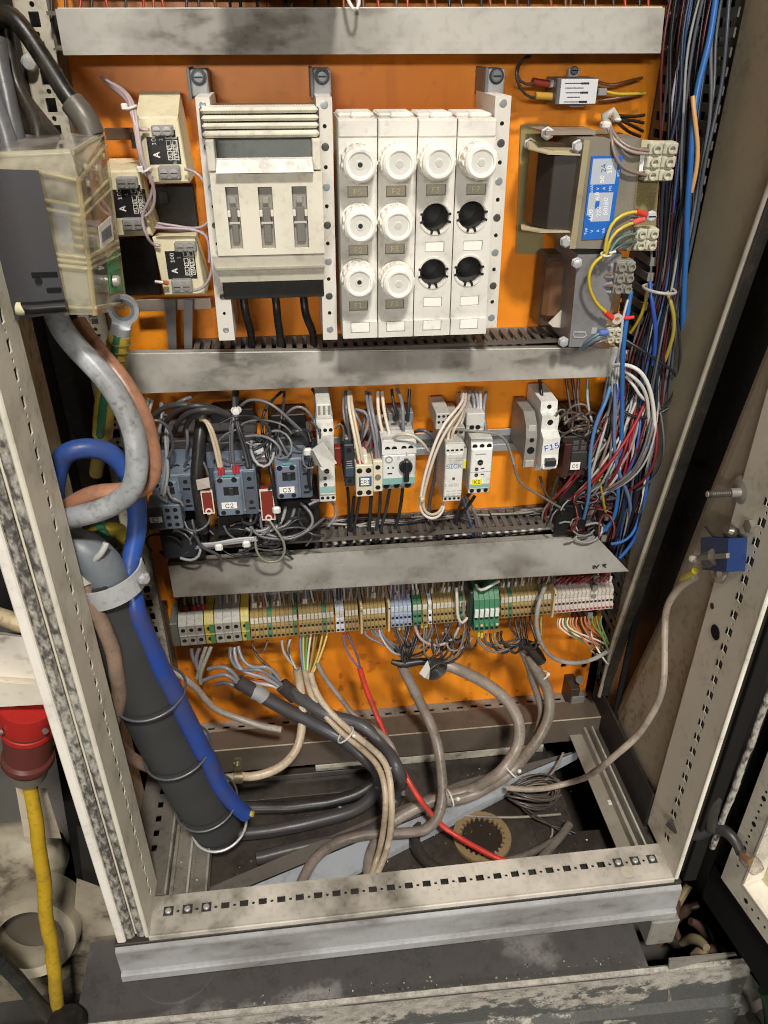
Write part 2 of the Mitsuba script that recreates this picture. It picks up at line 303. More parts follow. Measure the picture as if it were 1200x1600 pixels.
# floor frame
add(cab, 'depth_rail', [(prism(holes_poly(-60, -8, 26, 330, [(-32, 101 + 25 * j) for j in range(0, 8)], 8, 11), 'z', -3, -1), C('#6e6a63')), (box3(-9, -6, 26, 330, -28, 3, .8), C('#a7a197'))], 'paint', 'left floor rail with square holes running to the back')
add(cab, 'floor_plate', [(box3(-4, 27, 26, 210, -12, -10, .4), C('#837d74')), (box3(20, 23, 26, 205, -10, -1, .5), C('#b6b1a7')), (box3(24, 46, 26, 118, -13, -11, .4), C('#7b766d')), (box3(44, 47, 26, 112, -30, -9, .5), C('#a29c92')), (cyl((14, 136, -9.6), (14, 136, -9), 6), (.005, .005, .005)), (box3(-4, 1, 26, 300, -10, -6, .5), C('#8c877d'))], 'paint', 'dusty folded floor strips in the left bottom corner')
add(cab, 'depth_rail', [(box3(662, 667, 26, 300, -40, -4, .6), C('#9b958a')), (box3(667, 676, 26, 300, -14, -12, .3), C('#4a4742')), (box3(676, 679, 26, 300, -34, -3, .6), C('#b3ada2')), (prism(holes_poly(679, 716, 26, 330, [(700, 60 + 25 * j) for j in range(0, 10)], 7, 10), 'z', -14, -12), C('#3f3c37')), (box3(690, 694, 61, 300, -12, 60, .5), C('#161514'))], 'paint', 'right floor rails running to the back')
add(cab, 'depth_rail', [(box3(640, 662, 26, 300, -22, -20, .4), C('#8d877c')), (box3(655, 661, 110, 118, -20, -17, .5), C('#cfccc4'))], 'paint')
add(cab, 'rear_rail', [(box3(-10, 700, 300, 318, -36, -20, .8), C('#cfc9ba')), (box3(-10, 700, 285, 300, -48, -45, .5), C('#bdb6a6'))], 'paint', 'pale rear bottom rail behind the cables')
pl = holes_poly(-5, 700, 305, 330, [(10 + 25 * j, 316) for j in range(0, 28)], 11, 5)
add(cab, 'rear_rail', [(prism(pl, 'z', 3, 5), C('#8f8b84')), (box3(-5, 700, 303, 306, -10, 6, .5), C('#7a766f'))], 'paint', 'perforated rail under the orange plate')
pan = add(cab, 'floor_pan', [(prism(sbox(-60, 20, 720, 420).difference(sbox(606, 100, 664, 300)), 'z', -66, -63), (1, 1, 1)), (box3(-60, 720, 20, 420, -150, -148, 0), (1, 1, 1)),
              (box3(540, 543, 40, 300, -63, -61.5, 0), (1, 1, 1)), (box3(50, 330, 205, 212, -63, -48, .8), (1, 1, 1)), (box3(50, 330, 252, 256, -63, -52, .8), (1, 1, 1))], 'oily_steel', 'oily dark floor plates inside the cabinet')
add(cab, 'rear_rail', [(box3(205, 600, 262, 277, -63, -46, .8), C('#c6c0b0'))], 'paint')
solo('floor_cable', 'thin bright rod lying on the floor plate behind the toothed ring', 'rod', [(tube([(426.6,146.4,-57),(510.4,132.3,-56),(588.5,128.5,-55)], 2.2, 8), C('#8e877c'))], 'cable')
# toothed cable gland ring
g = (455.9,105.5,-60)
th = np.linspace(0, 2 * np.pi, 145)[:-1]
inner = [(g[0] + (31 + (4.5 if (i % 6) < 3 else 0)) * math.cos(a), g[1] + (31 + (4.5 if (i % 6) < 3 else 0)) * math.sin(a)) for i, a in enumerate(th)]
pl = Point(g[0], g[1]).buffer(45, 24).difference(Polygon(inner))
solo('gland_ring', 'round brass coloured ring with inner teeth set in the cabinet floor', 'ring', [(prism(pl, 'z', -63, -57), C('#8e7a58')), (prism(Point(g[0], g[1]).buffer(36, 20), 'z', -63, -62.4), C('#2c2521'))], 'plastic')
# brown box beam in front of the plate foot
solo('cross_beam', 'brown painted box beam across the cabinet below the orange plate', 'beam', [(box3(36, 720, 255, 297, -36, 18, 1.5), C('#5d5349')), (box3(37, 719, 254.6, 256.4, 16.6, 18.3, .3), C('#b7ab92'))], 'paint')
solo('foot_bracket', 'small greasy bolt and bracket at the right foot of the orange plate', 'bracket',
     [(bx((646,662.3,-28,49.9), 292, 330), C('#2b2724')), (bx((648.9,672.1,-5.6,33.3), 290, 298), C('#77746e')), (lathe([(0, 0), (11, 0), (11, 9), (7, 12), (7, 22), (0, 22)], (656.6,318,37.8), (0, -1, .2), 8), C('#3a3530')), (cyl((670.5,318,45.3), (661.9,300,63.3), 7), C('#4a443c'))], 'paint')
# mounting plate
pl = sbox(-13, 5, 690, 1500).difference(shapely.union_all([Point(*q).buffer(5.5, 8) for q in [((642.6,330,70)[0], (642.6,330,70)[2]), ((679.8,330,66.1)[0], (679.8,330,66.1)[2])]]))
v, f = prism(pl, 'y', 330, 333)
solo('mounting_plate', 'bright orange steel mounting plate at the back of the cabinet', 'plate', [((v, f), (1, 1, 1))], 'orange_paint')
# plinth, base plate and channel in front
pf = [(-37, -17), (-32, -13), (30, -13), (30, -80), (-42, -80), (-43, -78), (-43, -66), (-41, -64), (-37, -63), (-38, -61), (-38, -19)]
solo('plinth_beam', 'grey grooved plinth beam under the front of the cabinet', 'beam', [(prism(pf, 'x', -66, 706), C('#a3a5a6')), (box3(-66, 706, -34, 20, -13, -7, 1), C('#2a2928'))], 'duct')
sp = [(-140, -64), (668, -80), (672, 40), (-140, 60)]
solo('base_plate', 'dark steel base plate with pale stains below the plinth', 'plate', [(prism(sp, 'z', -152, -149), (1, 1, 1))], 'stained_steel')
ch = [(-300, -150), (760, -150), (820, -190), (820, -300), (-300, -300)]
cf = np.array([(-72, -146), (-66, -144), (-60, -152), (-60, -240), (-78, -246), (-78, -300), (-84, -300), (-84, -240), (-74, -228), (-72, -154)])
solo('base_channel', 'steel base channel with chipped pale paint in the foreground', 'channel', [(shift(turn(prism(cf, 'x', -420, 822), (300, -70, -150), (0, 0, 1), -1.2), (0, 0, 0)), (1, 1, 1))], 'chipped_paint')
solo('channel_gusset', 'grey gusset plate closing the right end of the chipped base channel', 'plate', [(sheet([(800,-70,-141.5),(889.2,-70,-286.1),(911.9,-90,-410.2),(727.8,-90,-362.4),(690.7,-78,-120.8)], 3), C('#8a8780'))], 'paint')
solo('support_block', 'square grey steel block under the right end of the plinth', 'block', [(box3(672, 714, -46, -10, -138, -81, 2), C('#8c8a84'))], 'paint')
rr = random.Random(3); dbl = thing('debris', 'greasy brown scraps on the floor right of the support block', 'scraps')
for i in range(9):
    a = np.array([rr.uniform(700, 790), rr.uniform(-60, 30), rr.uniform(-196, -170)]); d = np.array([rr.uniform(-30, 30), rr.uniform(-25, 25), rr.uniform(5, 40)])
    add(dbl, 'scrap', [(tube([a - d, a + [3, 4, 9], a + d], [5, 9, 6], 7), jit(C(rr.choice(['#6b4a3a', '#8b7a52', '#a89a78', '#4a2f2a'])), .2))], 'paint')
GR = random.Random(44)
def grit(n, f, cols, smin, smax):
    out = []
    for i in range(n):
        x, y, z = f(); s = GR.uniform(smin, smax); q = np.array([[GR.uniform(-1, 1) * s, GR.uniform(-1, 1) * s, GR.uniform(0, 1) * s * .7] for _ in range(6)]) + (x, y, z)
        out.append((hull(q), jit(C(GR.choice(cols)), .3, GR)))
    return out
k = add(None, 'floor_grit', grit(260, lambda: (GR.uniform(40, 650), GR.uniform(30, 250), -62.8), ['#8b857a', '#4a453e', '#c9c5ba', '#2a2622', '#77706a'], .6, 2.0) + grit(70, lambda: (GR.uniform(-5, 45), GR.uniform(28, 200), -9.8), ['#8b857a', '#c9c5ba', '#55504a'], .5, 1.5) + grit(150, lambda: (GR.uniform(-130, 660), GR.uniform(-70, -45), -148.8), ['#8b857a', '#3a3631', '#a9a49a'], .6, 2.2) + grit(60, lambda: (GR.uniform(-15, 690), GR.uniform(-26, 20), .1), ['#8b857a', '#55504a'], .4, 1.0), 'matte'); labels[k] = {'label': 'loose grit and dust crumbs scattered over the cabinet floor and ledges', 'category': 'grit', 'kind': 'stuff'}
for i, (x, y, a, L, cc, nm_) in enumerate(((330, 110, .4, 30, '#8e8a84', 'grey'), (250, 170, 2.2, 24, '#b5a58a', 'beige'), (560, 90, 1.2, 26, '#9a9286', 'pale'))):
    solo('wire_offcut', 'short %s wire offcut lying on the cabinet floor' % nm_, 'wire offcut', [(tube([(x, y, -60), (x + L * .5 * math.cos(a) + 3, y + L * .5 * math.sin(a), -60), (x + L * math.cos(a), y + L * math.sin(a), -59)], 1.8, 6), C(cc))], 'wire')
# open door at the right
dr_ = thing('cabinet_door', 'open beige cabinet door at the right with a perforated inner frame', 'door')
def DP(s, z, o=0):  # s: mm along the door from the hinge, o: towards the cabinet
    d = np.array([.158, -.987]); nn = np.array([-.987, -.158]); q = np.array([762.0, -10.0]) + d * s + nn * o
    return (q[0], q[1], z)
def dbox(s0, s1, z0, z1, o0, o1): return hull([DP(s, z, o) for s in (s0, s1) for z in (z0, z1) for o in (o0, o1)])
add(dr_, 'shade_plate', [(dbox(0, 700, -92, -14, -40, -4), C('#0f0f0f'))], 'matte')  # black plate put in for the deep shade beneath the door
add(dr_, 'skin', [(dbox(0, 600, -40, 1500, -30, -27), C('#c9bf9f'))], 'paint')
add(dr_, 'inner_frame', [(dbox(22, 58, -10, 1500, -2, 1), C('#cbc4b4')), (dbox(56, 59, 30, 1500, -27, 2), C('#ded8ca')), (dbox(22, 25, -10, 1500, -27, -1), C('#4a4640')), (dbox(22, 560, -10, 26, -2, 1), C('#cbc4b4')), (dbox(56, 560, 24, 27, -27, 2), C('#ded8ca'))], 'paint', 'perforated inner frame of the door')
add(dr_, 'frame_hole', [(cyl(DP(40, z, .8), DP(40, z, 1.5), rd, n=12), (.006, .006, .006)) for i, (z, rd) in enumerate([(30 + 12.5 * k, 3.6 if k % 4 == 0 else 1.7) for k in range(1, 60)])] + [(cyl(DP(s, 8, .8), DP(s, 8, 1.5), rd, n=12), (.006, .006, .006)) for s, rd in [(70 + 12.5 * k, 3.6 if k % 4 == 0 else 1.7) for k in range(0, 30)]], 'matte', kind='stuff')
add(dr_, 'seal', [(tube([(740, -30, 1500), (740, -30, 700), (738, -30, 140), (736, -30, 60)], 4.5, 8, wob=.5), (1, 1, 1))], 'fuzzy_seal', 'whitish worn door seal')
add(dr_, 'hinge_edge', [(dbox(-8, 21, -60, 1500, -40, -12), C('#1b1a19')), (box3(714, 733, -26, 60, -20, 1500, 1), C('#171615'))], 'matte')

# ================================================================ UPPER HALF OF THE PLATE
BLACK, DUCT = C('#1b1b1c'), C('#b3b0a9')
def duct(label, tl, tr, br, bl, yf, zt, zb, x0, x1, th=3, top=True, DUCT=DUCT):
    d = thing('wiring_duct', label, 'cable duct')
    add(d, 'cover', [(sheet([tl, tr, br, bl], -th), DUCT), (sheet([tl, tr, (tr[0], 322, tr[2] - 1), (tl[0], 322, tl[2] - 1)][:2] + [(tr[0], tr[1] + 14, tr[2] - .5), (tl[0], tl[1] + 14, tl[2] - .5)], -1.2), C('#a19e96'))], 'duct', 'stained pale grey cover')
    add(d, 'cover_edge', [(tube([np.add(tl, (2, -.6, 0)), np.add(tr, (-2, -.6, 0))], 1.1, 6, raw=True), C('#bdbab2'))], 'plastic')  # pale tube paints the highlight along the top edge of the cover
    add(d, 'trough', [(box3(x0, x1, 325, 329, zb + 4, zt - 4, .5), C('#77746e')), (box3(x0, x1, yf + 8, 329, zb + 3, zb + 5, 0), C('#6a6761'))], 'duct')
    n = int((x1 - x0) / 12.5)
    ps = []
    for i in range(n):
        x = x0 + 4 + i * 12.5
        if top: ps.append((box3(x, x + 7, yf + 10, 326, zt - 6, zt - 4, 0), C('#5f5c57')))
        ps.append((box3(x, x + 7, yf + 10, 326, zb + 5, zb + 7, 0), C('#7d7a73')))
    ps += [(box3(x0, x1, yf + 8, yf + 13, zt - 7, zt - 3.5, 0), C('#63605a'))]
    add(d, 'slot_fingers', ps, 'duct', kind='stuff')
    return d
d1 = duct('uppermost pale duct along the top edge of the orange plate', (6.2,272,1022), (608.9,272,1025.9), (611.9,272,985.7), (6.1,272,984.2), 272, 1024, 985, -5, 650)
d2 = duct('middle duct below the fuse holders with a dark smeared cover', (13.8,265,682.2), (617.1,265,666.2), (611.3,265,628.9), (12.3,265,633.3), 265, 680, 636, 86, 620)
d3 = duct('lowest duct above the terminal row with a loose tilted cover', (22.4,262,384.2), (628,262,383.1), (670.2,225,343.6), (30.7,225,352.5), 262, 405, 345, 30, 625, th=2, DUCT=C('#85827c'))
add(d3, 'cover_mark', [(txt('X 3', 9, *[(628.1,228,351.7)[i] for i in (0, 2)], 229, 3, .6, True), (.02, .02, .02)), (box3((620.9,229,351.5)[0] - 4, (620.9,229,351.5)[0] - 1, 228, 229, (620.9,229,351.5)[2] - 4, (620.9,229,351.5)[2] + 4, 0), C('#3a3835'))], 'matte', 'handwritten mark X 3 on the cover')
# vertical duct at the right edge of the plate, open, with comb fingers
vd = thing('wiring_duct', 'upright open comb duct at the right edge of the orange plate', 'cable duct')
add(vd, 'trough', [(box3(640, 690, 325, 329.5, 180, 1200, .5), C('#2e2d2c')), (box3(640, 642, 318, 326, 180, 1200, 0), C('#55534e'))], 'duct')
add(vd, 'slot_fingers', [(box3(x, x + 2, 268, 326, z, z + 9, 0), C('#5e5f58')) for x in (640, 688) for z in np.arange(190, 1195, 18)] + [(box3(640, 648, 266, 269, z, z + 10, 0), C('#7c7d75')) for z in np.arange(190, 1195, 18)], 'duct', kind='stuff')

# --- perforated carrier bars of the fuse holders
def carrier(label, x0, x1, xb0, xb1, zt, zb, y=228, slots=8, foot=None):
    t = thing('carrier_bar', label, 'carrier bar', None)
    add(t, 'bar', [(hull([(x0[0], y, zt), (x0[1], y, zt), (x1[1], y, zb), (x1[0], y, zb), (x0[0], 318, zt), (x0[1], 318, zt), (x1[1], 318, zb), (x1[0], 318, zb)]), C('#d0cdc4'))], 'plastic')
    w = x0[1] - x0[0]
    for i in range(13):
        f = (i + .35) / 13; cx = (x0[0] + x0[1]) / 2 * (1 - f) + (x1[0] + x1[1]) / 2 * f; z = zt * (1 - f) + zb * f
        if i % 2 == 0:
            k = add(t, 'screw', [(lathe([(0, 0), (w * .25, 0), (w * .25, .4), (w * .18, .8), (0, .3)], (cx, y, z), (0, -1, 0), 14), C('#a4a8ad') if i % 4 == 0 else C('#5d5c58'))], 'metal')
        else: add(t, 'pin_hole', [(cyl((cx, y + .5, z), (cx, y - .15, z), w * .13, n=10), (.008, .008, .008))], 'matte')
    if xb0:
        k = add(t, 'bracket', [(box3(xb0[0], xb0[1], 282, 322, xb1[1], xb1[0], 1.5), C('#8f9192')), (box3(xb0[0] - 3, xb0[0], 280, 329, xb1[1] - 2, xb1[0] + 1, .5), C('#5f6163'))], 'plastic', 'grey fixing bracket')
        cx = (xb0[0] + xb0[1]) / 2; cz = xb1[0] * .72 + xb1[1] * .28
        add(t, 'bracket_screw', [(cyl((cx, 282.5, cz), (cx, 281.2, cz), 8), C('#3a3c3e'))] + screw(cx, cz, 281.4, 6, C('#7d8286')), 'metal')
    return t
c1 = carrier('perforated pale carrier bar left of the three window fuse switch', (131.2,144.7,942.1,942.6)[:2], (128.3,146,708,708.8)[:2], (123.5,140.7,964.3,964.9)[:2], ((132.6,282,971.7)[2], (129.6,282,946.5)[2]), (137.6,228,949.8)[2], (133.7,228,706.7)[2])
c2 = carrier('perforated pale carrier bar between the fuse switch and the round screw caps', (247.9,263.7,941.3,941.9)[:2], (245.6,261.8,703.6,704.3)[:2], (247.9,266.3,964,964.6)[:2], ((256.7,282,972)[2], (255.7,282,947)[2]), (255.1,228,949.2)[2], (252.9,228,702.9)[2])
c3 = carrier('perforated pale carrier bar right of the empty fuse sockets', (428,444.6,940.2,940.8)[:2], (434.3,448,712.6,713.4)[:2], (431.7,450.3,963.4,964)[:2], ((440,282,971.7)[2], (441.9,282,947.3)[2]), (435.2,228,949.4)[2], (441.3,228,710.3)[2])

# --- the three-window fuse switch
CR = C('#d9d4c4')
OFF[:] = (0, -20, 0)
fs = thing('fuse_switch', 'large cream three pole fuse switch with three narrow windows and a white handle', 'fuse switch')
e = (140,249.6,806.8,885.5); x0, x1, z0, z1 = e
wins = [(153.4,166.2,812.2,873), (185.4,199.5,812,872.5), (218.9,233.8,811.8,872.6)]
pl = sbox(x0, z0, x1, z1).difference(shapely.union_all([sbox(*[w[i] for i in (0, 2, 1, 3)]) for w in wins]))
add(fs, 'lid', [(prism(pl, 'y', 218, 230), CR), (box3(x0, x1, 229, 262, z0, z1, 1), C('#c9c4b5'))], 'plastic', 'cream lid with three windows')
for w in wins:
    k = add(fs, 'window', [(bx(w, 226, 229, .3), C('#8b8880')), (box3(w[0] + 3, w[1] - 3, 222, 227, w[2] + 6, w[3] - 20, .8), C('#716e68'))], 'clean', 'narrow grey viewing window')
    mx = (w[0] + w[1]) / 2
    add(fs + '__' + k.split('__')[1], 'fuse_tag', [(box3(w[0] + 1, w[1] - 1, 221, 223, w[3] - 36, w[3] - 34, .2), C('#b9b6ac')), (box3(mx - 3, mx + 3, 220.5, 222, w[3] - 16, w[3] - 10, .3), C('#96938b')), (box3(w[0], w[0] + 3, 219, 224, w[2] + 32, w[2] + 38, .4), C('#d5d0c2')), (box3(w[1] - 3, w[1], 219, 224, w[2] + 32, w[2] + 38, .4), C('#d5d0c2'))], 'clean')
hx0, hx1, hz0, hz1 = (146.8,241.5,886.9,898.4)
add(fs, 'handle', [(hull([(hx0, 208, hz0), (hx1, 208, hz0), (hx1 - 2, 212, hz1), (hx0 + 2, 212, hz1), (hx0, 226, hz0), (hx1, 226, hz0), (hx1, 226, hz1), (hx0, 226, hz1)]), C('#efece4'))], 'plastic', 'white grip of the lid')
rx0, rx1, rz0, rz1 = (146.4,241.5,894.9,914.4)
add(fs, 'grip_recess', [(box3(rx0, rx1, 254, 257, rz0 - 4, rz1, .5), C('#8e948f')), (box3(rx1, rx1 + 8, 222, 258, rz0 - 8, rz1, .8), CR), (box3(rx0 - 8, rx0, 222, 258, rz0 - 8, rz1, .8), CR), (box3(rx0, rx1, 236, 256, rz0 - 6, rz0 - 3, .4), C('#787d79'))], 'plastic', 'dark recess behind the grip')
for i, v in enumerate([166, 179, 192, 205]): pass
ribs = [(135.9,248.9,936.8,942.3), (136.3,249.3,930.2,935.2), (136.1,249,923.4,928.5), (135.9,249.3,915.5,921.8)]
for a in ribs: add(fs, 'vent_rib', [(bx(a, 230, 262, 2.5), CR)], 'plastic')
ex = (134.4,250.1,914.1,941.2); add(fs, 'upper_body', [(bx(ex, 242, 300, 1), C('#55524b'))], 'plastic')
lx0, lx1, lz0, lz1 = (132.7,249.2,777,805.6)
add(fs, 'lower_skirt', [(hull([(lx0, 220, lz1), (lx1, 220, lz1), (lx1, 228, lz0), (lx0 + 6, 228, lz0), (lx0, 300, lz1), (lx1, 300, lz1), (lx1, 300, lz0), (lx0 + 6, 300, lz0)]), C('#cdc8b8')), (box3(lx0 + 3, lx1, 219, 224, lz0 + 14, lz0 + 16, .4), C('#8d897d'))], 'plastic', 'grey cream lower skirt')
add(fs, 'base', [(bx((138.7,248.5,753.3,777), 246, 318, 1), C('#1c1b1a')), (bx((142.9,249.8,759.9,930.5), 300, 320, 1), C('#2a2928'))], 'plastic', 'black base under the skirt')
OFF[:] = 0
for q in ([(157.3,268,745.3),(158.7,262,726.1),(161.5,280,697.2),(159.8,292,672.3)], [(193.8,268,744.1),(194.6,262,724.9),(195.7,280,695.9),(195.6,292,670.8)], [(226.1,268,743.1),(227.9,262,723.8),(234.8,280,696.1),(236.4,292,669.2)]):
    fci = counts.get('fuse_cable', 0); solo('fuse_cable', ('leftmost', 'middle', 'rightmost')[fci] + ' of the three short black cables below the fuse switch', 'cable', [(tube(q, 4.6, 10), C('#191919'))], 'cable', 'black cables below the fuse switch')

# --- four fuse modules with screw caps and sockets
OFF[:] = (0, -30, 0)
top = [527, 590, 653, 715, 777]; bot = [535, 590, 645, 702, 759]
WH = C('#d8d5ce')
names = ['fuse holder at the left end of the row with three screw caps', 'second fuse holder with three plain faced screw caps', 'third fuse holder with one screw cap over two empty sockets', 'fuse holder at the right end with one ribbed cap over two empty sockets']
E1 = [(267.3,210,931.4), (306.9,210,931.1), (347,210,930.8), (386.8,210,930.5), (427.1,210,930.2)]
E2 = [(266.6,210,710.8), (306.4,210,710.7), (346.6,210,710.7), (388.6,210,710.6), (431,210,711.3)]
caps = [[(286.1,176,894.2), (285.6,176,837.4), (283.7,176,781.3)], [(324.7,176,894.7), (323.8,176,837), (325.3,176,778.5)], [(363.6,176,895.1), None, None], [(406,176,895), None, None]]
socks = [[], [], [(367.9,210,837.3), (367.5,210,780.4)], [(406.9,210,838.8), (407.1,210,781.7)]]
tags = [[(286.3,210,864.3), (286.1,210,806.2), (285.2,210,746.5)], [(326,210,864.2), (325.2,210,806.6), (325.7,210,747.3)], [(367.4,210,864.8), (368.1,210,807.5), (368.1,210,748.1)], [(409.9,210,864.7), (410,210,807.8), (410.1,210,748.1)]]
tagtx = [['F5', 'F2', 'F1'], ['F2', 'F3', 'F1'], ['F3', '', ''], ['F7', '', '']]
for c in range(4):
    m = thing('fuse_module', names[c], 'fuse holder', 'white fuse holders beside the fuse switch')
    (xa, _, zt), (xb, _, _) = E1[c], E1[c + 1]; (xc, _, zb), (xd, _, _) = E2[c], E2[c + 1]
    xa += .6; xb -= .6; xc += .6; xd -= .6
    pl = Polygon([(xa, zt), (xb, zt), (xd, zb), (xc, zb)])
    for s in socks[c]: pl = pl.difference(Point(s[0], s[2]).buffer(14.5, 16))
    for q, t in zip(tags[c], tagtx[c]): pl = pl.difference(sbox(q[0] - 10.5, q[2] - 5.5, q[0] + 10.5, q[2] + 5.5))
    H = 270
    add(m, 'housing', [(prism(pl, 'y', 240, 246), WH), (hull([(xa, 246.2, zt), (xb, 246.2, zt), (xd, 246.2, zb), (xc, 246.2, zb), (xa, 318, zt), (xb, 318, zt), (xd, 318, zb), (xc, 318, zb)]) if not socks[c] else hull([(xa, 288, zt), (xb, 288, zt), (xd, 288, zb), (xc, 288, zb), (xa, 318, zt), (xb, 318, zt), (xd, 318, zb), (xc, 318, zb)]), C('#d8d5cc')),
        (hull([(xa, 246, zt), (xa + 2, 246, zt), (xc + 2, 246, zb), (xc, 246, zb), (xa, 300, zt), (xa + 2, 300, zt), (xc + 2, 300, zb), (xc, 300, zb)]), WH), (hull([(xb - 2, 246, zt), (xb, 246, zt), (xd, 246, zb), (xd - 2, 246, zb), (xb - 2, 300, zt), (xb, 300, zt), (xd, 300, zb), (xd - 2, 300, zb)]), WH),
        (box3(xa, xb, 246, 300, zt - 3, zt, .6), WH), (box3(xc, xd, 246, 300, zb, zb + 3, .6), WH)], 'plastic')
    add(m, 'top_cover', [(box3(xa, xb, 238, 252, zt - 16, zt - .5, 1), WH), (box3(xa + 1, xb - 1, 256, 306, zt, zt + 4, 2), C('#dedbd3')), (box3((xa + xb) / 2 - 6, (xa + xb) / 2 + 15, 250, 280, zt, zt + 5, 1.5), C('#e8e5dd'))], 'plastic')
    add(m, 'foot_cover', [(hull([(xc, 237, zb + 18), (xd, 237, zb + 18), (xd, 237, zb), (xc, 237, zb), (xc, 241, zb + 18), (xd, 241, zb + 18), (xd, 241, zb), (xc, 241, zb)]), WH), (box3((xc + xd) / 2 - 10, (xc + xd) / 2 + 10, 236.4, 237.5, zb + 7, zb + 17.5, .4), C('#efece5')), (box3((xc + xd) / 2 - 10.6, (xc + xd) / 2 + 10.6, 236.8, 237.2, zb + 6.3, zb + 18, 0), C('#807d75'))], 'plastic')
    for q, t in zip(tags[c], tagtx[c]):
        if t: k = add(m, 'label_window', [(box3(q[0] - 10, q[0] + 10, 241.5, 245, q[2] - 5, q[2] + 5, .5), C('#aaa594')), (txt(t, 5.5, q[0], q[2], 241.4), C('#d3cda6'))], 'clean', 'dull label window marked ' + t)
        else: add(m, 'label_window', [(box3(q[0] - 10, q[0] + 10, 240.8, 245, q[2] - 5, q[2] + 5, .5), C('#ece9e2'))], 'clean')
    for i, q in enumerate(caps[c]):
        if q is None: continue
        cx, _, cz = q; nk = 14 if (c, i) not in ((1, 0), (2, 0), (1, 2)) else 22
        g = np.linspace(0, 2 * np.pi, nk * 4, endpoint=False) + R.uniform(0, 1); dep = 1.5 if nk == 14 else .5
        rr_ = 18 - dep * (np.arange(nk * 4) % 4 < 2)
        pl = Polygon(np.c_[cx + rr_ * np.cos(g), cz + rr_ * np.sin(g)])
        k = add(m, 'screw_cap', [(prism(pl, 'y', 212, 228), jit(C('#e6e2d9'), .05)), (lathe([(17, 0), (17.5, 12), (18.6, 12), (18.6, 14), (17, 14)], (cx, 242, cz), (0, -1, 0), 28), C('#dedbd2')), (lathe([(16.6, 0), (16.2, 6), (14, 8), (12, 8), (11.4, 6), (0, 5.2)], (cx, 212, cz), (0, -1, 0), 32), C('#efece6'))], 'plastic')
        kk = m + '__' + k.split('__')[1]
        dark = c == 0
        add(kk, 'lens', [(lathe([(11.2, 0), (10.6, 1), (4, .6), (3.4, 1.6), (0, 1.6)] if not dark else [(11.2, 0), (10.6, 1), (4.5, .6), (4.2, 1.4), (2.6, 1.4), (2.4, .2), (0, .2)], (cx, 207, cz), (0, -1, 0), 26), C('#cfcdc6'))] + ([(cyl((cx, 206.6, cz), (cx, 206.2, cz), 2.3), (.02, .02, .02))] if dark else [(cyl((cx, 206, cz), (cx, 205.2, cz), 3), C('#c2c0b9'))]), 'clean')
    for s in socks[c]:
        cx, _, cz = s
        add(m, 'fuse_socket', [(lathe([(14.4, -5), (15.5, 1.5), (17.2, 1.5), (17.2, -1)], (cx, 240, cz), (0, -1, 0), 28), C('#d6d3ca')), (lathe([(14.4, -46), (13.2, -40), (14.4, -5)], (cx, 240, cz), (0, -1, 0), 28), C('#4a4845')), (cyl((cx, 284, cz), (cx, 282, cz), 14), (.006, .006, .006))] +
            [(turn(box3(cx - 1.2, cx + 1.2, 238, 246, cz + 12.8, cz + 17, 0), (cx, 240, cz), (0, 1, 0), a), (.012, .012, .012)) for a in (75, 105, 165, 195, 255, 285)], 'clean', 'empty dark fuse socket')

OFF[:] = 0
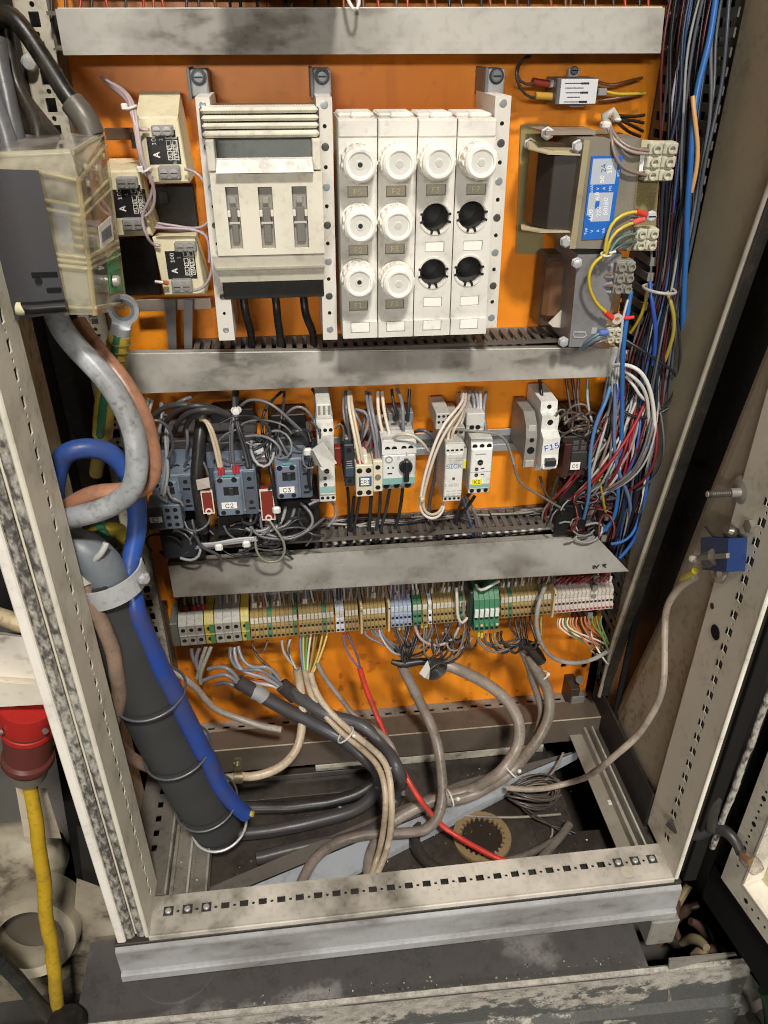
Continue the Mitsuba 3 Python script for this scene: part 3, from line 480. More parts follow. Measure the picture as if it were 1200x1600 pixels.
# --- current transformers
def ct(label, bk, fr, th, tb, y=246, tilt=0):
    t = thing('current_transformer', label, 'current transformer', 'cream current transformers')
    x0, x1, z0, z1 = fr; X0, X1, Z0, Z1 = bk
    add(t, 'housing', [(hull([(x0 + 1, y, z1 - 2), (x1 - 1, y, z1 - 2), (x1 + 3, y, z0 + 2), (x0 + 5, y, z0 + 2), (x0, y + 2, z1), (x1, y + 2, z1), (x1 + 4, y + 2, z0), (x0 + 4, y + 2, z0), (X0, 316, Z1), (X1, 316, Z1), (x1 + 4, 316, z0), (x0 + 4, 316, z0)]), C('#e2d8b6'))], 'plastic', 'cream plastic housing')
    lx0, lx1, lz0, lz1 = th
    w, h = lx1 - lx0, lz1 - lz0; cx = (lx0 + lx1) / 2; cz = (lz0 + lz1) / 2; yy = y - .6
    ps = [(box3(lx0, lx1, yy, y + .5, lz0, lz1, .2), C('#1a1a1c'))]
    ps += [(txt('A', 6, lx0 + 8, lz0 + 9, yy, 90, .3, True), WHITE), (txt('100', 4, lx0 + 7, lz0 + 23, yy, 90), WHITE), (txt('1', 3.4, lx0 + 14, lz0 + 23, yy, 90), WHITE)]
    for j in range(3):
        for i in range(2): ps.append((box3(lx0 + 19 + i * 6, lx0 + 24 + i * 6, yy - .2, yy, lz0 + 4 + j * 10, lz0 + 12.5 + j * 10, 0), C('#d9d6cc')))
        for i in range(2): ps.append((box3(lx0 + 19.7 + i * 6, lx0 + 23.3 + i * 6, yy - .3, yy - .1, lz0 + 4.7 + j * 10, lz0 + 11.8 + j * 10, 0), C('#1a1a1c')))
    ps += [(txt('KL 0,5', 3, lx0 + 21.5, lz0 + 12, yy - .3, 90), WHITE), (txt('VA 2,5', 3, lx0 + 27.5, lz0 + 12, yy - .3, 90), WHITE), (txt('0,5 kV 50 Hz', 3, lx1 - 6, cz, yy, 90), C('#bdbab2')), (txt('40 - 60 Hz', 2.6, lx1 - 2.4, cz, yy, 90), C('#bdbab2'))]
    add(t, 'nameplate', ps, 'clean', 'black nameplate with white print')
    for (a, b, c_, d) in tb:
        k = add(t, 'terminal', [(box3(a, b, y - 9, y + 1, c_, d, 1.2), C('#8d8c8a'))], 'clean', 'grey clear terminal cover')
        for i in (.27, .73): add(k, 'screw', [(lathe([(0, 0), (4.6, 0), (4.2, 1.6), (0, 1.8)], (a + (b - a) * i, y - 9, (c_ + d) / 2), (0, -1, 0), 12), C('#a7a6a2')), (box3(a + (b - a) * i - 3.5, a + (b - a) * i + 3.5, y - 11.2, y - 10.6, (c_ + d) / 2 - .5, (c_ + d) / 2 + .5, 0), C('#4a4a48'))], 'metal')
    return t
ct('cream current transformer uppermost of the three beside the fuse switch', (66.8,108.4,850.6,950.6), (69.4,110.6,869.9,932), (77,108.7,888.2,913.7), [(84.1,105.2,915.1,924.8), (85.2,106.9,874.8,887.4)])
ct('cream current transformer behind the clear cover, left of the other two', (24.5,56.1,851.4,886), (27.7,64.6,818,883.2), (34.9,68,837.3,865), [(41.9,62.8,866.3,877.8), (41.4,64.2,825.5,837.6)])
ct('cream current transformer lowest of the three above the middle duct', (64.8,108.4,780.4,807.6), (68.2,113.9,753.8,816.7), (79.4,110.7,772.1,802.1), [(91.2,114,802.6,812.5), (82.8,104.7,759,772.9)])
solo('copper_bar', 'flat copper coloured busbar stub left of the top current transformer', 'busbar', [(bx((27.6,56.4,906,917.5), 296, 300, .5), C('#a5714e')), (bx((54.1,65.3,898.2,912.9), 290, 300, .5), C('#77706a'))], 'dull_metal')
solo('bus_strip', 'flat tinned strip with two fixing legs under the lowest current transformer', 'busbar', [(bx((30,116.7,721.2,735), 300, 304, .5), C('#b4a698')), (hull([(64.1,290,737.4),(77.3,290,737),(70.4,290,674.9),(61.4,290,675.3),(63.7,293,736.6),(76.8,293,736.1),(69.9,293,673.9),(60.9,293,674.2)]), C('#807f7e')), (hull([(86.8,290,736.7),(97,290,736.4),(88.6,290,674.2),(79.5,290,674.6),(86.4,293,735.8),(96.7,293,735.5),(88.2,293,673.1),(79.1,293,673.5)]), C('#8b8b8c'))], 'dull_metal')
solo('backing_block', 'black backing block behind the current transformers', 'block', [(bx((61.4,110.9,812.8,857.8), 312, 326, 1), C('#141313')), (bx((13.4,58.4,736.1,802.1), 314, 326, 1), C('#1d1715')), (bx((71.8,81.6,839.9,852), 308, 314, .5), C('#3b3d3e'))], 'plastic')
# lilac measuring wires
LI = C('#b9a7a8'); lw = thing('wire_bundle', 'pale lilac measuring wires tied together beside the current transformers', 'wire bundle')
for q in ([(32.5,300,964.4),(53.2,270,955.6),(67.3,240,945),(70.9,226,923.8),(71.2,224,901.2),(74.1,224,883.6),(79,232,873.4),(79,236,868.5)], [(35,300,961),(57,262,952.1),(68.9,236,939.7),(71.1,224,915.5),(73.3,222,892.7),(76.9,230,882.7),(78.7,238,885.2)],
          [(40.6,300,959.8),(60.8,262,952.6),(71.3,236,939.7),(73.5,224,915.5),(76.4,222,888.5),(80,226,874.8),(72.4,232,855.1),(63.2,234,839.2),(65.8,232,820.4),(69.9,240,810.7),(76.3,240,809.2)], [(36.5,300,958.7),(58.4,258,949.5),(70.5,232,934.5),(73.2,222,904.3),(76.9,222,883.8),(80.1,228,864.8),(73.2,234,845.3),(65.7,236,840.1)],
          [(64.7,250,949.9),(69.7,230,931.8),(72.3,232,923.2),(75.1,240,920.7),(81.4,240,921.2)]): add(lw, 'wire', [(tube(q, 1.7, 6, 6), jit(LI, .1))], 'wire')
for q in ([(111.8,238,884.7),(123,236,881.2),(132.1,234,869.2),(135.3,234,851.7),(130.6,236,834.3),(118.9,238,827),(99,240,828.3),(77.3,238,832.4)], [(75.7,238,830.5),(98.5,240,824.5),(118.4,240,824),(127.9,240,813.3),(128.8,240,797.2),(127.1,238,780.7),(117,238,765),(106.2,238,761.1)], [(74.4,236,828.4),(95.9,236,827.3),(115.3,238,824.5),(125.9,238,817.7),(126,240,790.5)]): add(lw, 'wire', [(tube(q, 1.6, 6, 6), jit(C('#a3949a'), .1))], 'wire')
for c_, ax in (((68.5,236,940.8), (.3, 0, -1)), ((76.6,222,886.2), (.5, 0, -1))): add(lw, 'cable_tie', [(ring(c_, ax, 5, 1.3), C('#dcdad5')), (box3(c_[0] - 9, c_[0] - 3, c_[1] - 4, c_[1] + 1, c_[2] - 2, c_[2] + 4, 1), C('#dcdad5'))], 'clean')
solo('wire_stub', 'short white wire end sticking out left of the lowest current transformer', 'wire', [(tube([(66.4,238,772),(72.8,236,771.7),(79.1,238,769.6)], 1.8, 6), C('#d9cfbe')), (tube([(74.1,236,771.7),(79.7,238,769.6)], 2.4, 6), C('#b5563c'))], 'wire')

# --- small line filter
lf = thing('line_filter', 'small grey line filter with a white printed label near the top right', 'filter')
e = (509,554.7,936.9,962.5)
add(lf, 'housing', [(bx(e, 285, 326, 1), C('#5e5e60'))], 'plastic')
x0, x1, z0, z1 = e; ex = (x0 + 4, x1 - 1, z0 + 1, z1 - 1)
ps = [(bx(ex, 284, 286, .2), C('#c9cacd'))]
for i, (w, o) in enumerate([(.6, .1), (.5, .12), (.45, .15), (.35, .2), (.6, .12), (.4, .3)]):
    z = ex[3] - 4 - i * 4.4; L = ex[1] - ex[0]; ps.append((box3(ex[0] + L * o, ex[0] + L * (o + w), 283.8, 284.2, z - .55, z + .55, 0), C('#55565a')))
for i in (0, 2, 4): z = ex[3] - 4 - i * 4.4; ps.append((box3(ex[0] + 22, ex[0] + 31, 283.7, 284.2, z - 1, z + 1, 0), C('#26262a')))
add(lf, 'label_plate', ps, 'clean', 'white printed label')
add(lf, 'tab', [(bx((530.8,543.3,961,970.9), 318, 322, .5), C('#b9bbbe'))] + screw((536.7,317,968.5)[0], (536.7,317,968.5)[2], 317, 4.5, C('#7e848c')), 'metal')
for q in ((503.2,511.8,952.7,960.7), (504.6,513.3,940.3,947.8), (560.7,570.9,944.4,951.9)): add(lf, 'connector', [(bx(q, 298, 310, 1), C('#a9aaac'))], 'metal')
for nm_, q, c_ in (('dark wire looping from the top duct to the line filter, upper', [(480.6,300,982.3),(467.8,292,975.4),(465.5,290,964.8),(473.8,292,957.5),(487.6,298,956.6),(503.2,300,956.4)], '#4a3a38'), ('dark wire looping from the top duct to the line filter, lower', [(477.8,300,982.3),(464.3,288,972.6),(464.8,286,960.8),(477.1,290,946.7),(492.6,298,943),(504.6,300,944.1)], '#3d3634'), ('brown wire from the line filter to the upright duct, upper', [(561.1,305,957.8),(575.7,302,954.8),(585.6,300,956.7),(614,312,961.1)], '#7a5238'), ('brown wire from the line filter to the upright duct, lower', [(563.8,305,939.7),(577.9,302,941.1),(591.6,300,943),(616.9,312,944.7)], '#5d4232'), ('yellow green wire leaving the right side of the line filter', [(570.9,300,948.1),(583.7,300,946.2),(599.3,302,946),(620.4,312,945.9)], '#b8a235')):
    solo('filter_wire', nm_, 'wire', [(tube(q, 1.7, 6), C(c_))], 'wire')
solo('wire_sleeve', 'red sleeve on the upper left lug of the line filter', 'sleeve', [(tube([(484.9,297,959.1),(504.6,300,956.4)], 4, 8), C('#7c3028'))], 'clean')
solo('wire_sleeve', 'yellow sleeve on the lower left lug of the line filter', 'sleeve', [(tube([(489.3,297,945),(509,300,944.1)], 4, 8), C('#b08a36'))], 'clean')

# --- transformers
OL = C('#8f845a'); STL = C('#7d776c')
tf = thing('control_transformer', 'large control transformer with a blue and silver nameplate', 'transformer')
add(tf, 'mounting_foot', [(hull([(484.3,326,914.8),(517.4,326,914.5),(526.1,326,768.3),(491.6,326,770.7),(485.1,329,914.5),(518.3,329,914.3),(527.1,329,767.5),(492.5,329,770)]), OL)], 'plastic', 'olive mounting foot')
cx0, cx1, cz0, cz1 = (493,529.9,816.4,892.7)
add(tf, 'coil', [(prism(Polygon([(cx0, 268), (cx0 + 10, 248), (cx1, 240), (cx1 + 12, 240), (cx1 + 12, 316), (cx0 + 8, 316), (cx0, 300)]).buffer(3, 4), 'z', cz0, cz1), C('#2e2823'))], 'clean', 'dark brown coil')
for sgn, zz in ((1, cz1), (-1, cz0)):
    q = [(cx0 - 16, 262, zz + sgn * 3), (cx0 - 2, 236, zz + sgn * 1), (cx1 + 8, 228, zz), (cx1 + 12, 300, zz + 2 * sgn), (cx0 - 6, 300, zz + sgn * 6)]
    add(tf, 'insulation_flap', [(sheet(q, 1.4 * sgn), C('#b8ad8d')), (sheet([lerp(a, (cx1, 280, zz), .25) for a in q], 3.4 * sgn), C('#9d9274'))], 'plastic', 'cream insulating flap')
yF = 226
x0, x1, z0, z1 = (525.2,572.7,795.1,908.8)
X1 = (545.3,594.5,794.6,908.6)[1]
fq = [(524.7,226,908.9), (585.8,226,909.5), (592.8,226,795.7), (523.2,226,798.8)]
add(tf, 'core', [(hull(fq + [(a, 316, c_) for a, b, c_ in fq]), STL), (sheet([(524.6,225.4,908.4), (530.8,225.4,908.3), (529.6,225.4,798.7), (523,225.4,798.9)], -2), C('#9b9072'))], 'plastic', 'grey brown laminated core')
add(tf, 'top_plate', [(hull([(a, b, c_) for a, b, c_ in [(fq[0][0] - 34, 250, fq[0][2] + 6), (fq[1][0] - 40, 250, fq[0][2] + 6), (fq[0][0] - 34, 318, fq[0][2] + 4), (fq[1][0] - 30, 318, fq[0][2] + 4), (fq[0][0] - 34, 250, fq[0][2] + 2), (fq[1][0] - 40, 250, fq[0][2] + 2)]]), C('#8a8072'))], 'plastic')
def Q(a, b, c_, d, u, v): 
    return lerp(lerp(a, b, u), lerp(d, c_, u), v)
nq = [(534.9,224.8,893.1), (569.2,224.8,893.3), (569.3,224.8,809), (536.2,224.8,808.4)]
ps = [(sheet(nq, -.8), C('#1f62b8'))]
def panel(u0, u1, v0, v1, c_, dy=.5): 
    return (sheet([tuple(np.array(Q(*nq, u, v)) - [0, dy, 0]) for u, v in ((u0, v0), (u1, v0), (u1, v1), (u0, v1))], -.4), c_)
SV = C('#aeb6c2')
ps += [panel(.06, .86, .03, .33, SV), panel(.06, .86, .43, .78, SV), panel(.30, .44, .53, .62, C('#2a63b5'), .9), panel(.06, .2, .70, .78, C('#2a63b5'), .9)]
ang = 97
def nt(s, u, v, h, c_): 
    a = Q(*nq, u, v); ps.append((txt(s, h, a[0], a[2], a[1] - 1, ang), c_))
nt('400', .2, .70, 4.6, C('#f0f0f0')); nt('220', .44, .66, 4.2, C('#e9eef4')); nt('4,0', .34, .47, 4.2, C('#f2f2f2')); nt('50/60', .66, .6, 4.6, C('#e9eef4')); nt('24', .42, .14, 5, C('#55606e')); nt('10', .62, .16, 5, C('#f2f2f2')); nt('50', .42, .27, 4.4, C('#f2f2f2'))
for i, s in enumerate(('kVA', 'V', 'A', 'Hz')): nt(s, .12 + i * .2, .38, 3, C('#cfe0f4'))
for i, s in enumerate(('V', 'A', 'VA')): nt(s, .3 + i * .2, .9, 3, C('#cfe0f4'))
nt('Typ', .1, .9, 3, C('#cfe0f4')); nt('PRI', .93, .2, 3, C('#cfe0f4'))
add(tf, 'nameplate', ps, 'clean', 'blue and silver nameplate')
add(tf, 'side_bracket', [(hull([(582.3,244,906.5),(626.9,262,901.6),(640.3,262,784.8),(594.8,244,790.1),(583.9,248,906),(628.7,266,901.1),(642.2,266,783.8),(596.5,248,789.1)]), OL), (hull([(583.2,226,908.3),(588.1,226,908.3),(596.1,226,794.2),(590.8,226,794.3),(593.4,250,905.7),(598.5,250,905.7),(606.6,250,788.4),(601.2,250,788.5)]), C('#6e6650'))], 'plastic', 'olive side bracket')
for q in ((523.6,238,901.5), (519.9,230,805.6), (496.2,262,911.7), (494.6,318,895)): add(tf, 'bolt', [(lathe([(0, 0), (7, 0), (7, 2), (5.5, 2), (5.5, 8), (4, 9), (0, 9)], q, (-.25, -1, 0), 6, 20), C('#c2c3c4'))], 'metal')
def tblock(label, u0, v0, u1, v1, y, rows, cols, tilt=0, c_='#b9b6a2', dirt='plastic'):
    x0, x1, z0, z1 = (u0, u1, v0, v1); t = thing('terminal_block', label, 'terminal block')
    add(t, 'body', [(box3(x0 + 1, x1 - 1, y + 3, y + 16, z0, z1, 1), C(c_))], dirt)
    for i in range(rows):
        for j in range(cols):
            cx = x0 + (x1 - x0) * (j + .5) / cols; cz = z0 + (z1 - z0) * (i + .5) / rows; w = (x1 - x0) / cols * .48; h = (z1 - z0) / rows * .44
            add(t, 'clamp', [(box3(cx - w, cx + w, y - 1, y + 8, cz - h, cz + h, 1.2), jit(C(c_), .08)), (lathe([(h * .62, 0), (h * .86, 0), (h * .8, 5), (h * .55, 5), (h * .5, 2), (0, 2)], (cx, y, cz), (0, -1, 0), 14), C(c_)), (box3(cx - h * .5, cx + h * .5, y - 2.7, y - 2, cz - .6, cz + .6, 0), C('#6b6b60'))], dirt)
    return t
e = (597,630,866.5,905.6); tblock('cream terminal block with three rows at the upper right of the transformer', e[0], e[2], e[1], e[3], 226, 3, 2)
e = (600.2,627.4,792.8,817.3); tblock('cream terminal block with two rows under the red crimp lugs', e[0], e[2], e[1], e[3], 230, 2, 2)
add(tf, 'terminal_tag', [(hull([(588.6,232,907.7),(615.7,232,906.2),(615.8,232,898.7),(588.5,232,900.3),(592,240,906.8),(619.4,240,905.3),(619.5,240,897.8),(591.9,240,899.3)]), C('#b6ae92')), (hull([(590.2,230,894.2),(595.9,230,894.2),(596.2,230,876.5),(590.5,230,876.6),(591,232,894),(596.7,232,893.9),(597.1,232,876.2),(591.3,232,876.3)]), C('#dedfe4'))], 'plastic')
# lower transformer
t2 = thing('control_transformer', 'lower brown transformer half hidden behind the middle duct', 'transformer')
add(t2, 'coil', [(bx((516.1,564,687.9,777.7), 285, 322, 4), C('#4a382c')), (bx((518,553.3,700.8,770.9), 276, 300, 6), C('#6b4a34'))], 'plastic', 'brown wound coil')
fq = [(536.7,232,790), (588.6,232,790.1), (581.3,232,680.1), (540.3,232,681.8)]
add(t2, 'core', [(hull(fq + [(a, 316, c_) for a, b, c_ in fq]), C('#77777a'))], 'plastic', 'grey front face')
add(t2, 'side_bracket', [(hull([(583.4,244,784.6),(607.1,250,781.1),(599.1,250,670.6),(580.2,244,673.5),(585.9,250,783.1),(609.8,256,779.6),(601.7,256,668.4),(582.6,250,671.3)]), C('#8d7353')), (hull([(601.5,246,745.2),(606.3,246,745.1),(606.5,246,734.4),(601.7,246,734.5),(602,247,744.9),(606.7,247,744.8),(607,247,734.1),(602.2,247,734.2)]), (.01, .01, .01)), (hull([(601.7,246,729.9),(606.5,246,729.8),(606.7,246,718.9),(601.9,246,719.1),(602.2,247,729.6),(606.9,247,729.5),(607.2,247,718.6),(602.4,247,718.8)]), (.01, .01, .01))], 'plastic', 'brown slotted bracket')
add(t2, 'insulation_flap', [(sheet([(524.5,270,699.2),(542.3,270,718.5),(543.1,270,692.9),(530.8,270,694.1)], 2), C('#c3bdaf'))], 'plastic', 'pale paper flap')
for q in ((533.7,236,687.8), (534.9,228,782.6)): add(t2, 'bolt', [(lathe([(0, 0), (6.5, 0), (6.5, 2), (5, 2), (5, 8), (0, 9)], q, (-.25, -1, 0), 6, 20), C('#c2c3c4'))], 'metal')
add(t2, 'core_mark', [(tube([(543.9,231,700.2),(557.4,231,699.7),(559.5,231,695.6),(556.7,231,693.4),(544.8,231,693.8),(542.7,231,697.1),(543.9,231,700.2)], .7, 5, raw=True), C('#b5b5b8')), (bx((565.2,571.6,696.7,704.6), 231, 232, 0), C('#a5a5a8'))], 'clean')
e = (580.5,603.5,745.6,783.5); tblock('dirty terminal block with three rows on the lower transformer', e[0], e[2], e[1], e[3], 224, 3, 2, c_='#85837a')
e = (582.2,600.5,686.6,704.8); tblock('small pale terminal block at the foot of the lower transformer', e[0], e[2], e[1], e[3], 226, 2, 2)
# wires of the transformers
def wire(label, pts, r, c_, n=6, group=None, mat='wire', name='wire', cat='wire', step=6): return solo(name, label, cat, [(tube(pts, r, n, step), C(c_))], mat, group)
wire('grey brown wire from the tie to the top row of the cream terminal block', [(559.5,252,925.6),(558.6,236,915.5),(568.4,224,904.4),(581.6,220,899.9),(596,222,898.2)], 1.9, '#8a7a72')
wire('grey brown wire arching over the nameplate to the terminal block, upper of two', [(556.7,252,925.7),(555.4,232,912.9),(564.4,222,902.9),(577.7,218,897.1),(593.8,222,895.2)], 1.9, '#9b8c82')
wire('grey brown wire arching over the nameplate to the lowest row of the terminal block', [(559.1,250,923.4),(555,228,910.3),(559.7,220,892.7),(572.1,218,881),(587.9,220,876.1),(598.6,224,873.5)], 2.0, '#857267')
tie = solo('cable_tie', 'dusty white cable tie knot above the large transformer', 'cable tie', [(tube([(556.6,250,920.9),(552.1,248,927.3),(554.8,246,932.2),(561.9,246,931.6),(564.9,246,926.1)], 4.6, 8), C('#a9a59c')), (bx((548.1,557.9,917,924.3), 238, 250, 2), C('#d4d1ca')), (bx((561.3,568.3,923.6,927.8), 238, 250, 2), C('#cfcdc6'))], 'plastic')
for i, q in enumerate(([(565.2,250,929.4),(589.9,270,926.4),(617.8,300,925.1)], [(565.6,250,927),(591.3,270,918.3),(619.3,300,908.8)], [(566.8,252,924.4),(588.6,270,912.6),(615.5,296,904)], [(566.6,252,925.6),(591.4,272,922.5),(618.5,300,917.3)])): wire(('uppermost', 'second', 'lowest', 'third')[i] + ' dark brown wire from the tie knot into the upright duct', q, 1.9, '#3a2a22', group='dark wires from the tie knot')
wire('yellow wire bent from the upper red crimp lug down the nameplate', [(595.8,222,836.7),(579.8,218,835.8),(565.2,214,827.5),(560.4,214,811.5),(561.2,216,797.3)], 1.9, '#c9b545')
wire('yellow wire bent from the lower red crimp lug down past the nameplate', [(594,222,826),(579.9,218,822.4),(567.3,214,814.1),(563.3,214,802.6),(563.3,216,793.1)], 1.9, '#c2ad45')
wire('green grey wire from the two row terminal block, upper', [(598.7,226,812.9),(584.6,220,812.4),(573.5,216,808),(567.5,214,799),(564.9,214,792.2)], 1.6, '#5f7a72')
wire('green grey wire from the two row terminal block, lower', [(601.2,228,803.4),(587.5,220,804.1),(576.1,216,801.1),(568.8,214,795.5)], 1.6, '#485b5e')
solo('cable_tie', 'pale tie holding the yellow wires below the nameplate', 'cable tie', [(ring((562.4,214,794.3), (.1, .2, -1), 5.5, 1.2), C('#cfc7a9')), (tube([(564.3,210,795.9),(571.4,210,797.8)], 1.6, 6), C('#c8c7c4'))], 'clean')
wire('yellow wire hanging in a bow from the tie to the lowest red crimp lug', [(561,214,793.6),(549.1,212,784.7),(545.5,212,768.5),(552.7,214,749.7),(563,216,736.3),(579.6,220,723.2)], 2.0, '#c8ad2e')
for lb, a, b in (('upper red crimp lug screwed to the olive bracket', (996,330), (1010,338)), ('lower red crimp lug screwed to the olive bracket', (992,348), (1006,343))): pass
solo('crimp_lug', 'upper red crimp lug screwed to the olive bracket', 'crimp lug', [(tube([(592.4,221,837),(606.1,224,832.8)], 3.6, 8), C('#c4453a'))] + screw((612.3,224,831.3)[0], (612.3,224,831.3)[2], 226, 6), 'clean')
solo('crimp_lug', 'lower red crimp lug just above the two row terminal block', 'crimp lug', [(tube([(590.9,221,825),(603.9,224,828.8)], 3.4, 8), C('#cf5a52'))] + screw((592.8,226,830)[0], (592.8,226,830)[2], 228, 5.5, C('#8b8b8b')), 'clean')
solo('crimp_lug', 'red crimp lug at the end of the bowed yellow wire', 'crimp lug', [(tube([(573.1,219,727.5),(585,222,718.6)], 3.4, 8), C('#d2402f')), (lathe([(2.6, 0), (6.5, 0), (6.5, 1.5), (2.6, 1.5)], (592.3,226,716.3), (0, -1, 0), 14), C('#b8b6b0'))], 'clean')
wire('short red wire stub right of the lowest crimp lug', [(600.1,226,716.8),(606.4,226,716.6),(612.5,226,717.9)], 2.4, '#d23a30')
for i, (q, c_) in enumerate((([(582.3,226,700.4),(570.7,222,699.8),(560.8,224,691.7),(556.6,240,675.9)], '#5e7784'), ([(582.8,226,697.3),(571.3,222,695.9),(561.5,228,685.5),(556.8,246,671.3)], '#6d7d82'), ([(583.4,226,693.3),(571.6,222,693.5),(563.9,226,686.1),(563.1,246,672.7)], '#4d5e66'), ([(583.8,226,690.9),(572.9,222,690.3),(568.4,230,681.4)], '#8d6a62'))): wire('blue grey wire from the small pale terminal block, %s' % ('uppermost', 'second', 'third', 'lowest')[i], q, 1.8, c_)
solo('wire_sleeve', 'blue sleeve beside the small pale terminal block', 'sleeve', [(tube([(571.2,222,701.4),(582.5,225,701.5)], 3.6, 8), C('#5a78c0'))], 'clean')
for i, (q, c_) in enumerate((([(576,226,779.1),(571.4,236,773.9),(567.6,240,768.6),(572.9,232,764.7),(579.6,226,766)], '#8d8d98'), ([(577.6,226,769),(571.4,234,764.2),(570.1,238,757.3),(574.5,232,754.3),(581.3,226,755.8)], '#8a6d63'), ([(579.3,226,758.8),(573,232,754.4),(574,236,747.3),(583.3,228,747.8)], '#9a9aa6'))): wire('short looped wire left of the dirty terminal block, %s' % ('uppermost', 'middle', 'lowest')[i], q, 2.2, c_)

# --- main switch with a clear yellowed cover, left
sw = thing('main_switch', 'black main switch with a yellowed clear plastic cover at the left edge', 'switch')
add(sw, 'body', [(hull([(-32.3,40,914.5),(23.8,40,911.9),(23.3,40,800.4),(-44.2,40,792.8),(-79.2,170,897.7),(-12.4,170,894.6),(-13.1,170,761.7),(-93.5,170,752.7)]), C('#3a3a3e')), (hull([(-17,38,804.5),(24.1,38,807.5),(23.5,38,804.3),(-17.8,38,801.3),(-18.4,42,803.4),(23,42,806.4),(22.3,42,803.1),(-19.1,42,800.1)]), C('#62646a'))], 'plastic', 'black front plate of the switch')
for q in ((48,429,86,431), (72,454,92,456)): 
    e = ((0.9,39,834.5), (21.4,39,830.3)) if q[0] == 48 else ((10.3,39,821.6), (21.8,39,817.6))
    add(sw, 'slot', [(box3(e[0][0], e[1][0], 38.6, 40.5, e[1][2], e[0][2], .4), (.006, .006, .007))], 'matte')
add(sw, 'slot', [(cyl((5.1,40,827.3), (5.5,38.8,827.7), 3), (.006, .006, .007))], 'matte')
add(sw, 'locking_rod', [(tube([(-11,33,806.9),(25.4,33,808.4)], 5, 10), C('#101011')), (tube([(-14.5,33,807),(-9.3,33,807.4)], 5.4, 10), C('#c9c2a0'))], 'clean', 'black rod with a pale tip')
CL = C('#c9c4ae')
cA = [(23.5,44,910.5), (52,44,912.8), (44.1,44,791.7), (20.8,44,792.5)]
def cv(q0, yb, th=2.2): return sheet(q0, th)
xl, xr = (20.2,44,895.6)[0], (49.5,44,895.1)[0]
cov = []
F4 = [(22.2,44,913.3), (51.2,44,906.4), (43.9,44,796.2), (21.2,44,797)]
B4 = [(52.2,165,923.3), (45.1,165,765.2)]
TL = [(-37.5,60,919.3), (46.5,60,922), (51.2,165,923.9), (-32.5,165,923.1)]
cov.append((sheet(F4, 2), CL)); cov.append((sheet([F4[1], B4[0], B4[1], F4[2]], 2), CL))
cov.append((sheet(TL, 2), C('#a8a69b'))); cov.append((sheet([TL[0], TL[1], F4[1], (-34.7,44,910.4)], 2), CL))
cov.append((sheet([TL[1], TL[2], B4[0], F4[1]], 2), CL))
add(sw, 'cover', cov, 'clear_plastic', 'yellowed clear plastic cover')
def on_front(u, v, d=0): a = Q(*F4, u, v); return (a[0], a[1] - d, a[2])
S4 = [F4[1], B4[0], B4[1], F4[2]]
nrm = np.cross(np.subtract(S4[1], S4[0]), np.subtract(S4[3], S4[0])); nrm /= -np.linalg.norm(nrm)
if nrm[0] < 0: nrm = -nrm
def on_side(u, v, d=0): return tuple(np.array(Q(*S4, u, v)) + nrm * d)
for v_ in (.02, .2, .26, .56, .6, .64, .94): add(sw, 'cover_rib', [(tube([on_front(.02, v_, 1.5), on_front(.98, v_, 1.5)], 2.0, 6, raw=True), C('#d2c79c')), (tube([on_side(.0, v_, 1.5), on_side(.97, v_ + .02, 1.5)], 1.6, 6, raw=True), C('#d2c79c'))], 'clear_plastic')
for v_ in (.3, .36, .42, .48): add(sw, 'cover_rib', [(tube([on_front(.66, v_, 2), on_front(.98, v_, 2)], 2.6, 6, raw=True), C('#cdbf8c'))], 'clear_plastic')
for a in (.0, 1.0): add(sw, 'cover_edge', [(tube([on_front(a, 0, 0), on_front(a, 1, 0)], 2.6, 8, raw=True), C('#c9b98a'))], 'clear_plastic')
add(sw, 'cover_edge', [(tube([on_side(1, 0), on_side(1, 1)], 2.2, 8, raw=True), C('#c9b98a')), (tube([TL[1], TL[2]], 2.2, 8, raw=True), C('#d7d0b4')), (tube([TL[0], TL[1]], 3, 8, raw=True), C('#d7d0b4'))], 'clear_plastic')
add(sw, 'inner_block', [(hull([on_front(u, v, -d) for u in (.1, .55) for v in (.24, .52) for d in (12, 30)]), C('#868a94')), (hull([on_front(u, v, -d) for u in (.1, .6) for v in (.62, .92) for d in (14, 34)]), C('#8f8b80')), (hull([on_side(u, v, -14) for u in (.1, .9) for v in (.1, .9)] + [on_side(u, v, -30) for u in (.2, .9) for v in (.1, .9)]), C('#85796a'))], 'plastic', 'grey blocks behind the clear cover')
def spanel(u0, u1, v0, v1, c_, d): return (sheet([on_side(u, v, d) for u, v in ((u0, v0), (u1, v0), (u1, v1), (u0, v1))], .5), c_)
add(sw, 'sticker', [spanel(.40, .86, .42, .56, C('#e6e6e6'), 1.0)] + [spanel(.46 + .05 * i, .48 + .05 * i, .46, .53, C('#55585c'), 1.8) for i in range(7)], 'clean', 'small white sticker with dark bars')
add(sw, 'sticker', [spanel(.52, .96, .64, .88, C('#3f9a63'), 1.0)] + [spanel(.56, .92, .68 + .06 * i, .695 + .06 * i, C('#2c7449'), 1.8) for i in range(3)], 'clean', 'green sticker')
s_ = on_side(.62, .80, 2); add(sw, 'cover_screw', [(lathe([(0, 0), (5.5, 0), (5.5, 4), (4, 6), (0, 6)], s_, tuple(nrm), 14), C('#c6c3b8'))], 'metal')
for (u, v) in ((.2, .1), (.5, .08), (.8, .07), (.2, .0)): 
    s_ = on_side(u, v, 1); add(sw, 'cover_stud', [(lathe([(0, 0), (3.2, 0), (2.6, 2.6), (0, 3)], s_, tuple(nrm), 10), C('#ded3a6'))], 'clear_plastic')
